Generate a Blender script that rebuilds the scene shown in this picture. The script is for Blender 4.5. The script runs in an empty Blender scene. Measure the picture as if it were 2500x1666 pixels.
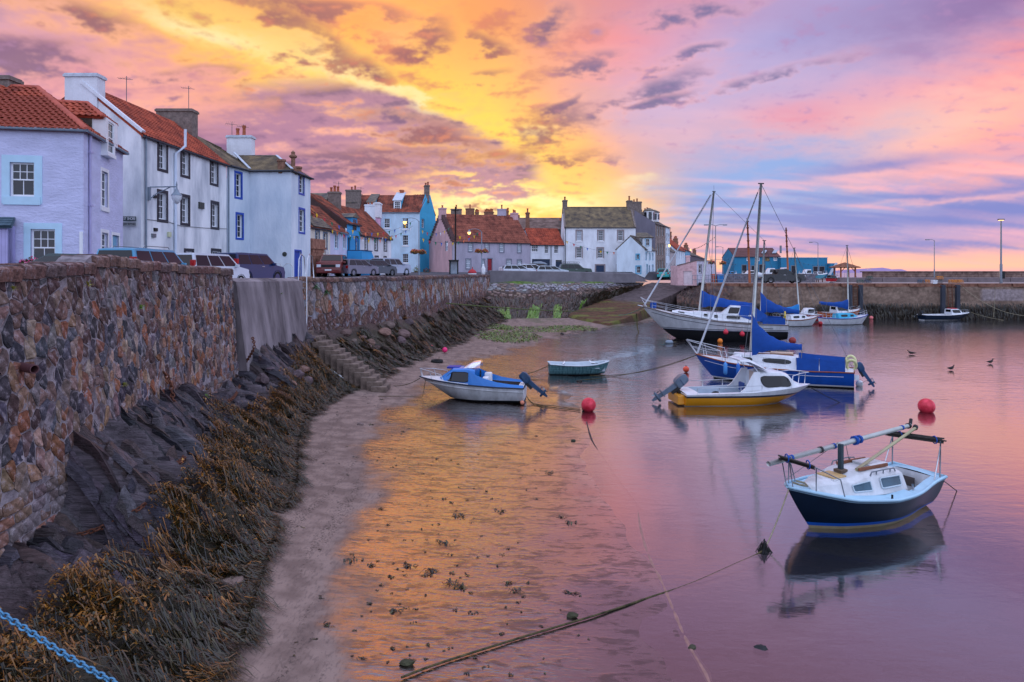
import bpy,bmesh,math,random
import numpy as np
from math import sin,cos,pi,radians,atan2,sqrt,exp,floor
from mathutils import Vector,Matrix,noise as mnoise
scene=bpy.context.scene
random.seed(7)
# ------------------------------------------------------------------ camera
F=1667.0
HZ=665.0
CZ=5.5
cam_d=bpy.data.cameras.new('camera');cam=bpy.data.objects.new('camera',cam_d)
scene.collection.objects.link(cam);scene.camera=cam
cam.location=(0,0,CZ);cam.rotation_euler=(pi/2,0,0)
cam_d.sensor_width=36;cam_d.lens=36*F/2500;cam_d.shift_y=(HZ-833)/2500
cam_d.clip_start=0.1;cam_d.clip_end=20000
# ------------------------------------------------------------------ evening sky: drifting cloud worked out once on the dome
SUN_AZ,SUN_EL,SKY_STRENGTH=2.0,2.6,1.0
def sky_rgb(az,el):
 """evening sky: linear colour for azimuth az (0 = +Y, positive to the right) and elevation el"""
 F_,HZ_=1667.0,665.0
 def c(r,g,b):
  v=np.array([r,g,b])/255.0
  return np.where(v<=0.04,v/12.92,((v+0.055)/1.055)**2.4).astype(np.float32)
 def perlin(x,y,seed):
  xi=np.floor(x).astype(np.int64);yi=np.floor(y).astype(np.int64)
  xf=(x-xi).astype(np.float32);yf=(y-yi).astype(np.float32)
  def g(ix,iy,dx,dy):
   h=(ix*374761393+iy*668265263+seed*1442695041)&0xffffffff
   h=((h^(h>>13))*1274126177)&0xffffffff
   a=((h^(h>>16))&0xffff).astype(np.float32)*(2*np.pi/65536)
   return np.cos(a)*dx+np.sin(a)*dy
  u=xf*xf*xf*(xf*(xf*6-15)+10);v=yf*yf*yf*(yf*(yf*6-15)+10)
  a=g(xi,yi,xf,yf);b=g(xi+1,yi,xf-1,yf);d=g(xi,yi+1,xf,yf-1);e=g(xi+1,yi+1,xf-1,yf-1)
  return(a+(b-a)*u)+((d+(e-d)*u)-(a+(b-a)*u))*v
 def fbm(x,y,o,seed,r=0.55):
  t=np.zeros_like(x);amp=1.0;tot=0.0
  for i in range(o):
   t+=amp*perlin(x*2.03**i+i*17.3,y*2.03**i-i*9.1,seed+i);tot+=amp;amp*=r
  return t/tot*1.9
 def sm(x,a,b):
  t=np.clip((x-a)/(b-a),0,1);return t*t*(3-2*t)
 def mix(A,B,f):return A+(B-A)*np.clip(f,0,1)[...,None]
 el=np.maximum(el,0)
 q=np.tan(np.minimum(el,1.5))*0.75+0.16
 X=np.sin(az)/q;Y=np.cos(az)/q*1.25
 w1=fbm(X*0.9+5,Y*0.9,4,11);w2=fbm(X*0.9-7,Y*0.9+3,4,23)
 nd=fbm(X*3.6+w1*0.5,Y*3.6+w2*0.5,7,3,0.6)
 nf=fbm(X*11.0+w2*0.8,Y*11.0+w1*0.8,5,41,0.62)
 nb=fbm(X*0.7,Y*0.7,3,57)
 ns=fbm(X*1.3+Y*0.35+w1*0.4,Y*4.2+w2*0.5,6,71,0.55)
 nl=fbm(X*0.8,Y*4.6+w1*0.25,5,83,0.5)
 wa=az+0.040*w1+0.034*nd+0.012*nf;we=el+0.024*w2+0.022*nd+0.009*nf
 def blob(px,py,sx,sy,rot=0.0,warp=1.0):
  a0=np.arctan((px-1250)/F_);e0=np.arctan((HZ_-py)/F_*np.cos(a0))
  du=az+(wa-az)*warp-a0;dv=el+(we-el)*warp-e0
  cc,ss=np.cos(rot),np.sin(rot)
  u=(du*cc+dv*ss)/(sx/F_);v=(dv*cc-du*ss)/(sy/F_)
  return np.exp(-(u*u+v*v))
  # clear air
 d=el/1.5708
 stops=[(0,c(250,190,176)),(0.012,c(250,190,180)),(0.03,c(206,176,206)),(0.06,c(150,170,216)),(0.10,c(140,174,222)),(0.16,c(172,178,220)),(0.24,c(176,160,208)),(0.4,c(176,172,224)),(1.0,c(168,182,236))]
 sx=[s[0]for s in stops]
 col=np.stack([np.interp(d,sx,[s[1][k]for s in stops])for k in range(3)],-1).astype(np.float32)
 # pale lilac thin veil everywhere high up
 col=mix(col,c(222,200,222),sm(ns*0.6+nb*0.5,-0.05,0.7)*sm(el,0.10,0.2)*0.55)
 # rose
 rose=blob(2440,190,400,130,0.25)+blob(1500,130,330,130)*0.95+blob(2560,350,330,170)*0.7+blob(1950,270,220,60,0.3)*0.35+0.04
 col=mix(col,c(244,150,160),rose*(0.72+0.55*ns+0.25*nb))
 peach=blob(2270,300,330,95,0.12)+blob(1760,330,300,50,0.1)*0.45+blob(2100,420,120,26,0.4)*0.5+blob(2500,420,200,40)*0.5
 col=mix(col,c(255,186,172),peach*(0.85+0.5*ns))
 col=mix(col,c(255,200,168),blob(2260,290,200,60,0.1)*0.55)
 col=mix(col,c(204,188,218),blob(1840,200,330,120,0.15)*(0.6+0.4*ns))
 rs=blob(1960,285,110,42,0.15)*(0.7+0.8*nd)
 col=mix(col,c(232,140,158),rs*0.6)
 # left: mauve and salmon
 left=blob(100,330,900,260)+blob(760,420,420,130,-0.1)
 lc=nd*0.7+ns*0.5
 lcol=mix(mix(np.broadcast_to(c(168,120,156),col.shape),c(214,154,172),sm(lc,-0.5,0.0)),c(246,188,172),sm(lc,0.0,0.6))
 col=mix(col,lcol,left*1.25)
 col=mix(col,c(245,178,160),blob(430,240,300,60,-0.12)*(0.6+nd*0.8))
 # glow
 g=blob(380,60,420,85,-0.2)*0.75+blob(760,150,300,110,-0.42)+blob(1010,170,330,150,-0.3)+blob(1190,300,240,90,-0.55)*0.9+blob(1260,490,330,95,-0.05)*1.05+blob(1500,520,260,90,-0.2)*0.6+blob(1330,170,190,130,-0.3)*0.2+blob(960,-220,300,200)*0.7+blob(1400,330,200,90,-0.3)*0.4+blob(1000,30,300,90)*0.7
 g=np.minimum(g*(1+0.45*nd+0.25*nf),1.3)
 col=mix(col,c(248,168,140),g*1.25)
 col=mix(col,c(253,196,116),g**1.6*0.95)
 y=blob(560,85,240,60,-0.35)+blob(800,150,170,70,-0.5)+blob(940,130,190,70,0.1)+blob(1120,250,200,50,-0.35)+blob(1250,490,260,55)+blob(1240,330,130,35,-0.6)
 col=mix(col,c(255,220,100),np.clip(y,0,1)*(0.85+0.9*nd+0.4*nf))
 hot=blob(840,190,210,30,-0.35)+blob(480,75,150,22,-0.3)*0.8+blob(1210,492,230,30)*1.3+blob(960,90,70,40)*0.55+blob(1010,250,90,14,-0.5)+blob(1330,300,40,14)*0.6+blob(1180,430,130,14)*0.8
 col=mix(col,c(255,244,186),np.clip(hot*1.25+nf*0.3*hot,0,1)*(0.8+0.8*nd))
 bits=sm(nf*0.7+nd*0.6,0.05,0.5)*blob(1560,445,90,20,0.12,0.4)
 col=mix(col,c(255,222,156),np.clip(bits*1.6+blob(1565,447,50,9,0.15,0.6)*0.9,0,1))
 cf=blob(1130,110,420,130)*0.9+blob(700,60,240,80)*0.8
 col=mix(col,c(250,164,96),blob(1040,40,420,90)*0.55)
 col=mix(col,c(182,112,112),sm(nd*0.85+nf*0.45,-0.08,0.45)*cf*0.95)
 col=mix(col,c(176,116,132),np.clip(blob(1300,-420,1700,330,0,.5),0,1)*.85)  # unseen sky overhead dimmed to mauve, shaped to darken the sand's reflection
 col=mix(col,c(246,140,84),np.clip(blob(950,-190,230,230,0,.6)*1.05,0,.94))  # orange patch above the frame, added to colour the glow on the sand
 # lavender gap high on the right, dusk in the top corner
 col=mix(col,c(170,168,214),blob(1990,70,330,110,0.25)*(0.75+0.4*ns))
 col=mix(col,c(138,108,158),blob(2480,-20,330,80)*0.8)
 # mauve mass below the glow
 mm=blob(620,400,560,120)+blob(960,320,330,70,-0.25)+blob(1120,380,160,45,-0.35)
 m=sm(mm*1.15+nd*0.55+nf*0.18,0.42,0.95)
 mc=nd*0.8+ns*0.55+nf*0.3
 mcol=mix(mix(np.broadcast_to(c(124,98,136),col.shape),c(176,132,160),sm(mc,-0.5,0.0)),c(246,182,164),sm(mc,0.05,0.6))
 col=mix(col,mcol,m*0.93)
 # drifting dark cloud
 warm=np.clip(g,0,1)
 def puff(px,py,sx_,sy_,rot=0.0,k=1.0,th=0.42,w=0.95):
  b=blob(px,py,sx_*1.15,sy_*1.3,rot,1.1)
  return sm(b*0.95+nd*0.8+nf*0.36,th,th+w)*np.clip(b*2.2,0,1)*k
 dk=[(690,55,120,55,-0.6),(860,25,200,26,-0.1),(1050,90,75,55,-0.8),(800,140,110,30,-0.45),(700,125,60,22,0),(890,165,80,22,-0.2),(1180,112,90,24,-0.3),(1350,55,60,40,0.6),(1180,190,90,16,0.2),(1480,170,100,26,0),(1410,285,170,48,0.25),(1630,222,140,30,0.25),(1340,372,260,26,-0.02),(1080,330,170,34,-0.15),(1690,25,130,38,0.1),(1920,180,150,14,0.25),(1710,145,80,12,0.2),(60,105,170,48,0.1),(250,40,150,30,-0.2),(1020,405,240,22,0),(1140,492,80,8,0),(1240,505,60,7,0),(1430,235,60,12,0.3),(480,180,130,20,0.1),(880,390,300,20,0.05),(1660,250,100,14,0.2)]
 for(a,b,s1,s2,r)in dk:
  p=puff(a,b,s1,s2,r)
  base=c(134,106,138)
  cool=c(116,112,154)
  dcol=warm[...,None]*c(148,100,112)+(1-warm[...,None])*(cool if a>1300 else base)
  rim=np.clip(puff(a,b,s1*1.18,s2*1.25,r,1.0,0.30,0.6)-p,0,1)
  col=mix(col,c(255,196,112)*warm[...,None]+c(246,178,178)*(1-warm[...,None]),rim*0.35)
  col=mix(col,dcol,np.clip(p*1.2,0,.88))
  # small broken flecks over the bright part and beyond
 fl=sm(nf*0.75+nd*0.45,0.12,0.62)*sm(el,0.05,0.16)
 col=mix(col,warm[...,None]*c(222,140,112)+(1-warm[...,None])*c(178,142,184),fl*0.6)
 # blue gap and long bars on the right
 right=sm(az,0.15,0.34)
 bl=blob(1760,470,190,95,0.1)*0.95+blob(1960,395,230,55,0.25)*0.75+blob(2050,520,300,55)*0.8
 col=mix(col,c(146,172,220),bl*(0.8+0.3*ns))
 lowb=sm(nl*0.8+ns*0.35,-0.12,0.32)*right*sm(el,0.010,0.028)*sm(-el,-0.145,-0.085)
 col=mix(col,c(132,146,204),lowb*0.85)
 hi=sm(-nl*0.8+ns*0.35,0.12,0.42)*right*sm(-el,-0.17,-0.09)
 col=mix(col,c(246,186,196),hi*0.7)
 len_=blob(2130,405,135,17,0.06,.25)+blob(2420,470,270,17,0.02,.25)+blob(2330,540,330,20,0.02,.3)*0.9+blob(2450,510,180,12,0,.3)+blob(2150,600,300,16,0,.3)*0.8
 len_=len_*(0.9+0.4*ns)
 col=mix(col,c(130,138,200),np.clip(len_,0,1)*0.85)
 col=mix(col,c(250,190,190),np.clip(blob(2110,425,120,7,0.04,.25)+blob(2350,488,200,6,0.02,.3)+blob(1840,468,50,9,0,.3),0,1)*0.6)
 hz=sm(-el,-0.034,-0.006)*sm(az,0.05,0.3)
 col=mix(col,c(255,200,168),hz*(0.75+0.5*nl))
 col=mix(col,c(236,170,190),sm(-el,-0.008,0.0)*sm(az,0.05,0.3)*0.6)
 col=np.clip(col,0,None)**1.12*1.04
 col=col+c(255,178,86)*(blob(945,-175,180,150,0,.6)*.75)[...,None]  # unseen bright patch added above the frame to brighten the wet sand
 # the rest of the dome: lilac-blue evening air with thin veils, brightened to light the house fronts
 f=(1-sm(np.abs(az),0.72,1.5))*(1-sm(el,0.5,1.05))
 far=mix(np.broadcast_to(c(200,214,250)*1.5,col.shape),c(232,214,236)*1.4,sm(ns,-0.1,0.7)*0.6)
 return(far+(col-far)*f[...,None]).astype(np.float32)
def sky_image():
 W,H=4096,2048
 def grid(w,h,a0,a1,e0,e1):
  a=a0+(np.arange(w)+0.5)/w*(a1-a0);e=e0+(np.arange(h)+0.5)/h*(e1-e0)
  return np.meshgrid(a,e)
 lo=sky_rgb(*grid(512,128,-pi/2,1.5*pi,0,pi/2))
 up=np.repeat(np.repeat(lo,8,0),8,1)
 for ax in(0,1):
  for _ in range(3):
   up=(np.roll(up,3,1)+up*2+np.roll(up,-3,1))/4 if ax else np.concatenate([up[:1],(up[:-2]+2*up[1:-1]+up[2:])/4,up[-1:]],0)
   # azimuth of column k runs from -pi/2 (u = 0) to 3pi/2; wrap so that |az| <= pi inside sky_rgb
 a0,a1,e1=radians(-54),radians(54),radians(36)
 k0,k1=int((a0+pi/2)/(2*pi)*W),int((a1+pi/2)/(2*pi)*W);r1=int(e1/pi*H)
 a=-pi/2+(np.arange(k0,k1)+0.5)/W*2*pi;e=(np.arange(0,r1)+0.5)/H*pi
 hi=sky_rgb(*np.meshgrid(a,e))
 wx=np.clip(np.minimum(np.arange(k1-k0),np.arange(k1-k0)[::-1])/60.0,0,1)[None,:,None];wy=np.clip((r1-1-np.arange(r1))/50.0,0,1)[:,None,None]
 w=wx*wy
 up[:r1,k0:k1]=up[:r1,k0:k1]*(1-w)+hi*w
 img=np.ones((H,W,4),np.float32);img[H//2:,:,:3]=up;img[:H//2,:,:3]=(0.20,0.17,0.20)
 im=bpy.data.images.new('evening_sky',W,H,alpha=False,float_buffer=True)
 im.colorspace_settings.name='Linear Rec.709'
 im.pixels.foreach_set(img.ravel());im.update();im.pack()
 return im
world=bpy.data.worlds.new('World');scene.world=world;world.use_nodes=True
WT=world.node_tree;WT.nodes.clear()
_et=WT.nodes.new('ShaderNodeTexEnvironment');_et.image=sky_image();_et.interpolation='Cubic'
_nis=WT.nodes.new('ShaderNodeTexSky');_nis.sky_type='NISHITA';_nis.sun_disc=False
_nis.sun_elevation=radians(SUN_EL);_nis.sun_rotation=radians(SUN_AZ)
_b1=WT.nodes.new('ShaderNodeBackground');WT.links.new(_et.outputs[0],_b1.inputs[0]);_b1.inputs[1].default_value=SKY_STRENGTH
_b2=WT.nodes.new('ShaderNodeBackground');WT.links.new(_nis.outputs[0],_b2.inputs[0]);_b2.inputs[1].default_value=0.006
_ad=WT.nodes.new('ShaderNodeAddShader');WT.links.new(_b1.outputs[0],_ad.inputs[0]);WT.links.new(_b2.outputs[0],_ad.inputs[1])
_wo=WT.nodes.new('ShaderNodeOutputWorld');WT.links.new(_ad.outputs[0],_wo.inputs[0])
world.cycles.sampling_method='MANUAL';world.cycles.sample_map_resolution=512
# ------------------------------------------------------------------ sun (veiled by cloud, just over the roofs) and exposure
sd=bpy.data.lights.new('sun','SUN');so=bpy.data.objects.new('sun',sd);scene.collection.objects.link(so)
sd.energy=0.5;sd.angle=radians(5);sd.color=(1.0,0.72,0.45)
so.rotation_euler=(radians(-(90-SUN_EL)),0,radians(-SUN_AZ))
so.location=(0,60,60)
scene.view_settings.view_transform='Standard';scene.view_settings.look='None'
scene.view_settings.exposure=0.16;scene.view_settings.gamma=1.0;scene.view_settings.use_curve_mapping=False
cyc=scene.cycles
cyc.use_denoising=True
cyc.max_bounces=6;cyc.transparent_max_bounces=12;cyc.diffuse_bounces=3;cyc.glossy_bounces=3
cyc.caustics_reflective=False;cyc.caustics_refractive=False;cyc.sample_clamp_indirect=4
# ================================================================== helpers
C=scene.collection
def lin(r,g,b):
 f=lambda c:(c/255/12.92)if c<=10 else((c/255+0.055)/1.055)**2.4
 return(f(r),f(g),f(b),1)
def ray(px,py):return Vector(((px-1250)/F,1.0,(HZ-py)/F))
def at(px,py,Y):d=ray(px,py);return Vector((d.x*Y,Y,CZ+d.z*Y))
def on(px,py,Z):d=ray(px,py);t=(Z-CZ)/d.z;return Vector((d.x*t,t,Z))
def lerp(a,b,t):return a+(b-a)*t
def pw(xs,ys,x):
 if x<=xs[0]:return ys[0]
 for i in range(len(xs)-1):
  if x<=xs[i+1]:
   return lerp(ys[i],ys[i+1],(x-xs[i])/(xs[i+1]-xs[i]))
 return ys[-1]
_mats={}
def mat(name,col,rough=0.7,var=0.12,scale=3.0,bump=0.0,bscale=18.0,metal=0.0,spec=0.4,col2=None,coat=0.0,stretch=(1,1,1),rnd=0.0,emit=None,space='Object',detail=6,trans=0.0,low=0.35,high=0.68,rnd_cols=None):
 if name in _mats:return _mats[name]
 m=bpy.data.materials.new(name);m.use_nodes=True;nt=m.node_tree;b=nt.nodes['Principled BSDF']
 L=nt.links.new
 if len(col)==3:col=lin(*col)
 if col2 is not None and len(col2)==3:col2=lin(*col2)
 tc=nt.nodes.new('ShaderNodeTexCoord');mp=nt.nodes.new('ShaderNodeMapping');L(tc.outputs[space],mp.inputs[0]);mp.inputs['Scale'].default_value=stretch
 info=None
 if rnd or rnd_cols:
  info=nt.nodes.new('ShaderNodeObjectInfo')
  sc_=nt.nodes.new('ShaderNodeVectorMath');sc_.operation='SCALE';sc_.inputs['Scale'].default_value=37.0
  cb=nt.nodes.new('ShaderNodeCombineXYZ')
  for i in range(3):L(info.outputs['Random'],cb.inputs[i])
  L(cb.outputs[0],sc_.inputs[0]);L(sc_.outputs[0],mp.inputs['Location'])
 nz=nt.nodes.new('ShaderNodeTexNoise');L(mp.outputs[0],nz.inputs['Vector']);nz.inputs['Scale'].default_value=scale;nz.inputs['Detail'].default_value=detail;nz.inputs['Roughness'].default_value=0.6
 rp=nt.nodes.new('ShaderNodeValToRGB');L(nz.outputs[0],rp.inputs[0])
 a=[max(0,c*(1-var))for c in col[:3]];d=[c*(1+var)for c in col[:3]]if col2 is None else list(col2[:3])
 rp.color_ramp.elements[0].position=low;rp.color_ramp.elements[1].position=high
 rp.color_ramp.elements[0].color=(*a,1);rp.color_ramp.elements[1].color=(*d,1)
 outc=rp.outputs[0]
 if rnd_cols:
  r2=nt.nodes.new('ShaderNodeValToRGB');r2.color_ramp.interpolation='CONSTANT';L(info.outputs['Random'],r2.inputs[0])
  e=r2.color_ramp.elements
  while len(e)<len(rnd_cols):e.new(0.5)
  for i,c in enumerate(rnd_cols):e[i].position=i/len(rnd_cols);e[i].color=lin(*c)
  mx=nt.nodes.new('ShaderNodeMix');mx.data_type='RGBA';mx.blend_type='MULTIPLY';mx.inputs[0].default_value=1.0
  L(outc,mx.inputs[6]);L(r2.outputs[0],mx.inputs[7]);outc=mx.outputs[2]
 if rnd:
  hs=nt.nodes.new('ShaderNodeHueSaturation');L(outc,hs.inputs['Color'])
  mr=nt.nodes.new('ShaderNodeMapRange');L(info.outputs['Random'],mr.inputs[0]);mr.inputs[3].default_value=1-rnd;mr.inputs[4].default_value=1+rnd
  L(mr.outputs[0],hs.inputs['Value']);outc=hs.outputs[0]
 L(outc,b.inputs['Base Color'])
 b.inputs['Roughness'].default_value=rough;b.inputs['Metallic'].default_value=metal;b.inputs['Specular IOR Level'].default_value=spec
 b.inputs['Coat Weight'].default_value=coat;b.inputs['Coat Roughness'].default_value=0.06
 b.inputs['Transmission Weight'].default_value=trans
 if emit:b.inputs['Emission Color'].default_value=(*emit[:3],1);b.inputs['Emission Strength'].default_value=emit[3]
 if bump:
  n2=nt.nodes.new('ShaderNodeTexNoise');L(mp.outputs[0],n2.inputs['Vector']);n2.inputs['Scale'].default_value=bscale;n2.inputs['Detail'].default_value=8;n2.inputs['Roughness'].default_value=0.62
  bp=nt.nodes.new('ShaderNodeBump');L(n2.outputs[0],bp.inputs['Height']);bp.inputs['Strength'].default_value=min(1,bump);bp.inputs['Distance'].default_value=0.05*max(1,bump)
  L(bp.outputs[0],b.inputs['Normal'])
 _mats[name]=m
 return m
class MB:
 """collects geometry; build() links it as ONE mesh object"""
 def __init__(s,origin=(0,0,0)):s.v=[];s.f=[];s.o=Vector(origin);s.c=None
 def add(s,vs,fs):
  n=len(s.v);s.v+=[tuple(p)for p in vs];s.f+=[tuple(i+n for i in f)for f in fs];return s
 def quad(s,*p):return s.add(p,[tuple(range(len(p)))])
 def box(s,x0,x1,y0,y1,z0,z1):
  return s.hexa([(x0,y0,z0),(x1,y0,z0),(x1,y1,z0),(x0,y1,z0),(x0,y0,z1),(x1,y0,z1),(x1,y1,z1),(x0,y1,z1)])
 def hexa(s,p):
  return s.add(p,[(0,3,2,1),(4,5,6,7),(0,1,5,4),(1,2,6,5),(2,3,7,6),(3,0,4,7)])
 def bbox(s,x0,x1,y0,y1,z0,z1,b=0.02):
  bm=bmesh.new();bmesh.ops.create_cube(bm,size=1)
  for v in bm.verts:v.co=Vector((lerp(x0,x1,v.co.x+.5),lerp(y0,y1,v.co.y+.5),lerp(z0,z1,v.co.z+.5)))
  bmesh.ops.bevel(bm,geom=bm.edges[:],offset=b,segments=2,profile=0.7,affect='EDGES')
  bm.verts.index_update();s.add([v.co for v in bm.verts],[[v.index for v in f.verts]for f in bm.faces]);bm.free();return s
 def bar(s,p,q,w,h=None,up=(0,0,1)):
  p,q=Vector(p),Vector(q);h=w if h is None else h;d=(q-p).normalized();u=Vector(up)
  if abs(d.dot(u))>0.98:u=Vector((0,1,0))
  r=d.cross(u).normalized()*w/2;u=r.cross(d).normalized()*h/2
  return s.hexa([p-r-u,p+r-u,q+r-u,q-r-u,p-r+u,p+r+u,q+r+u,q-r+u])
 def tube(s,pts,r,n=6,cap=True,closed=False):
  pts=[Vector(p)for p in pts];k=len(pts);R=r if isinstance(r,(list,tuple))else[r]*k
  base=len(s.v);prev=None
  for i,p in enumerate(pts):
   a=pts[(i-1)%k]if(closed or i>0)else p;b=pts[(i+1)%k]if(closed or i<k-1)else p
   d=(b-a).normalized()if(b-a).length>1e-9 else Vector((0,0,1))
   if prev is None:
    u=Vector((0,0,1))if abs(d.z)<0.9 else Vector((1,0,0));u=(u-d*u.dot(d)).normalized()
   else:
    u=(prev-d*prev.dot(d));u=u.normalized()if u.length>1e-6 else d.orthogonal().normalized()
   prev=u;w=d.cross(u)
   for j in range(n):
    t=2*pi*j/n;q=p+(u*cos(t)+w*sin(t))*R[i];s.v.append(tuple(q))
  for i in range(k if closed else k-1):
   i2=(i+1)%k
   for j in range(n):
    j2=(j+1)%n;s.f.append((base+i*n+j,base+i2*n+j,base+i2*n+j2,base+i*n+j2)[::-1])
  if cap and not closed:
   s.f.append(tuple(base+j for j in range(n)));s.f.append(tuple(base+(k-1)*n+j for j in range(n))[::-1])
  return s
 def lathe(s,prof,n=12,c=(0,0,0),axis='Z',a0=0,a1=2*pi):
  base=len(s.v);c=Vector(c);full=abs(a1-a0-2*pi)<1e-6;m=n if full else n+1
  for(r,z)in prof:
   for j in range(m):
    t=a0+(a1-a0)*j/n;x,y=r*cos(t),r*sin(t)
    q=(x,y,z)if axis=='Z' else((z,x,y)if axis=='X' else(y,z,x))
    s.v.append(tuple(c+Vector(q)))
  for i in range(len(prof)-1):
   for j in range(n):
    j2=(j+1)%m;s.f.append((base+i*m+j,base+i*m+j2,base+(i+1)*m+j2,base+(i+1)*m+j))
  return s
 def ball(s,c,r,n=12,m=8):
  r=r if isinstance(r,(tuple,list))else(r,r,r);base=len(s.v);c=Vector(c)
  s.v.append(tuple(c+Vector((0,0,-r[2]))))
  for i in range(1,m):
   t=-pi/2+pi*i/m
   for j in range(n):
    a=2*pi*j/n;s.v.append(tuple(c+Vector((r[0]*cos(t)*cos(a),r[1]*cos(t)*sin(a),r[2]*sin(t)))))
  s.v.append(tuple(c+Vector((0,0,r[2]))));top=len(s.v)-1
  for j in range(n):
   j2=(j+1)%n;s.f.append((base,base+1+j2,base+1+j));s.f.append((top,base+1+(m-2)*n+j,base+1+(m-2)*n+j2))
   for i in range(m-2):
    a=base+1+i*n;s.f.append((a+j,a+j2,a+n+j2,a+n+j))
  return s
 def loft(s,secs,closed=True,cap=True,flip=False):
  base=len(s.v);n=len(secs[0])
  for q in secs:s.v+=[tuple(p)for p in q]
  for i in range(len(secs)-1):
   for j in range(n if closed else n-1):
    j2=(j+1)%n;f=(base+i*n+j,base+i*n+j2,base+(i+1)*n+j2,base+(i+1)*n+j);s.f.append(f[::-1]if flip else f)
  if cap and closed:
   a=tuple(base+j for j in range(n));b=tuple(base+(len(secs)-1)*n+j for j in range(n))
   s.f.append(a[::-1]if not flip else a);s.f.append(b if not flip else b[::-1])
  return s
 def prism(s,poly,d):
  d=Vector(d);n=len(poly);P=[Vector(p)for p in poly]
  return s.add(P+[p+d for p in P],[tuple(range(n))[::-1],tuple(range(n,2*n))]+[(i,(i+1)%n,n+(i+1)%n,n+i)for i in range(n)])
 def mesh(s,name):
  me=bpy.data.meshes.new(name);me.from_pydata([tuple(Vector(p)-s.o)for p in s.v]if s.o.length else s.v,[],s.f);me.update();return me
 def build(s,name,m,parent=None,smooth=False,fix=False,loc=None):
  me=s.mesh(name)
  if fix:
   bm=bmesh.new();bm.from_mesh(me);bmesh.ops.recalc_face_normals(bm,faces=bm.faces[:]);bm.to_mesh(me);bm.free()
  me.materials.append(m)
  if smooth is True:me.polygons.foreach_set('use_smooth',[True]*len(me.polygons))
  elif smooth:
   me.polygons.foreach_set('use_smooth',[True]*len(me.polygons));me.set_sharp_from_angle(angle=radians(smooth))
  o=bpy.data.objects.new(name,me);C.objects.link(o)
  if parent is not None:o.parent=parent
  if loc is not None:o.location=loc
  return o
def tag(o,label=None,cat=None,group=None,kind=None):
 if label:o['label']=label
 if cat:o['category']=cat
 if group:o['group']=group
 if kind:o['kind']=kind
 return o
def thing(name,label,cat,loc=(0,0,0),rz=0.0,group=None,tilt=(0,0)):
 o=bpy.data.objects.new(name,None);C.objects.link(o);o.location=loc;o.rotation_euler=(tilt[0],tilt[1],rz);o.empty_display_size=0.3
 return tag(o,label,cat,group)
def inst(name,me,parent,loc=(0,0,0),rot=(0,0,0),sc=(1,1,1)):
 o=bpy.data.objects.new(name,me);C.objects.link(o);o.parent=parent;o.location=loc;o.rotation_euler=rot;o.scale=sc;return o
def copy_tree(o,parent=None):
 c=o.copy();C.objects.link(c);c.parent=parent
 for ch in list(o.children):copy_tree(ch,c)
 return c
def sag(p,q,d,n=12):
 p,q=Vector(p),Vector(q);return[p.lerp(q,i/n)-Vector((0,0,d*4*(i/n)*(1-i/n)))for i in range(n+1)]
def nz(x,y,z=0.0):return mnoise.noise((x,y,z))
def fb(x,y,z=0.0,o=4):return mnoise.fractal((x,y,z),0.9,2.0,o)
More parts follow.
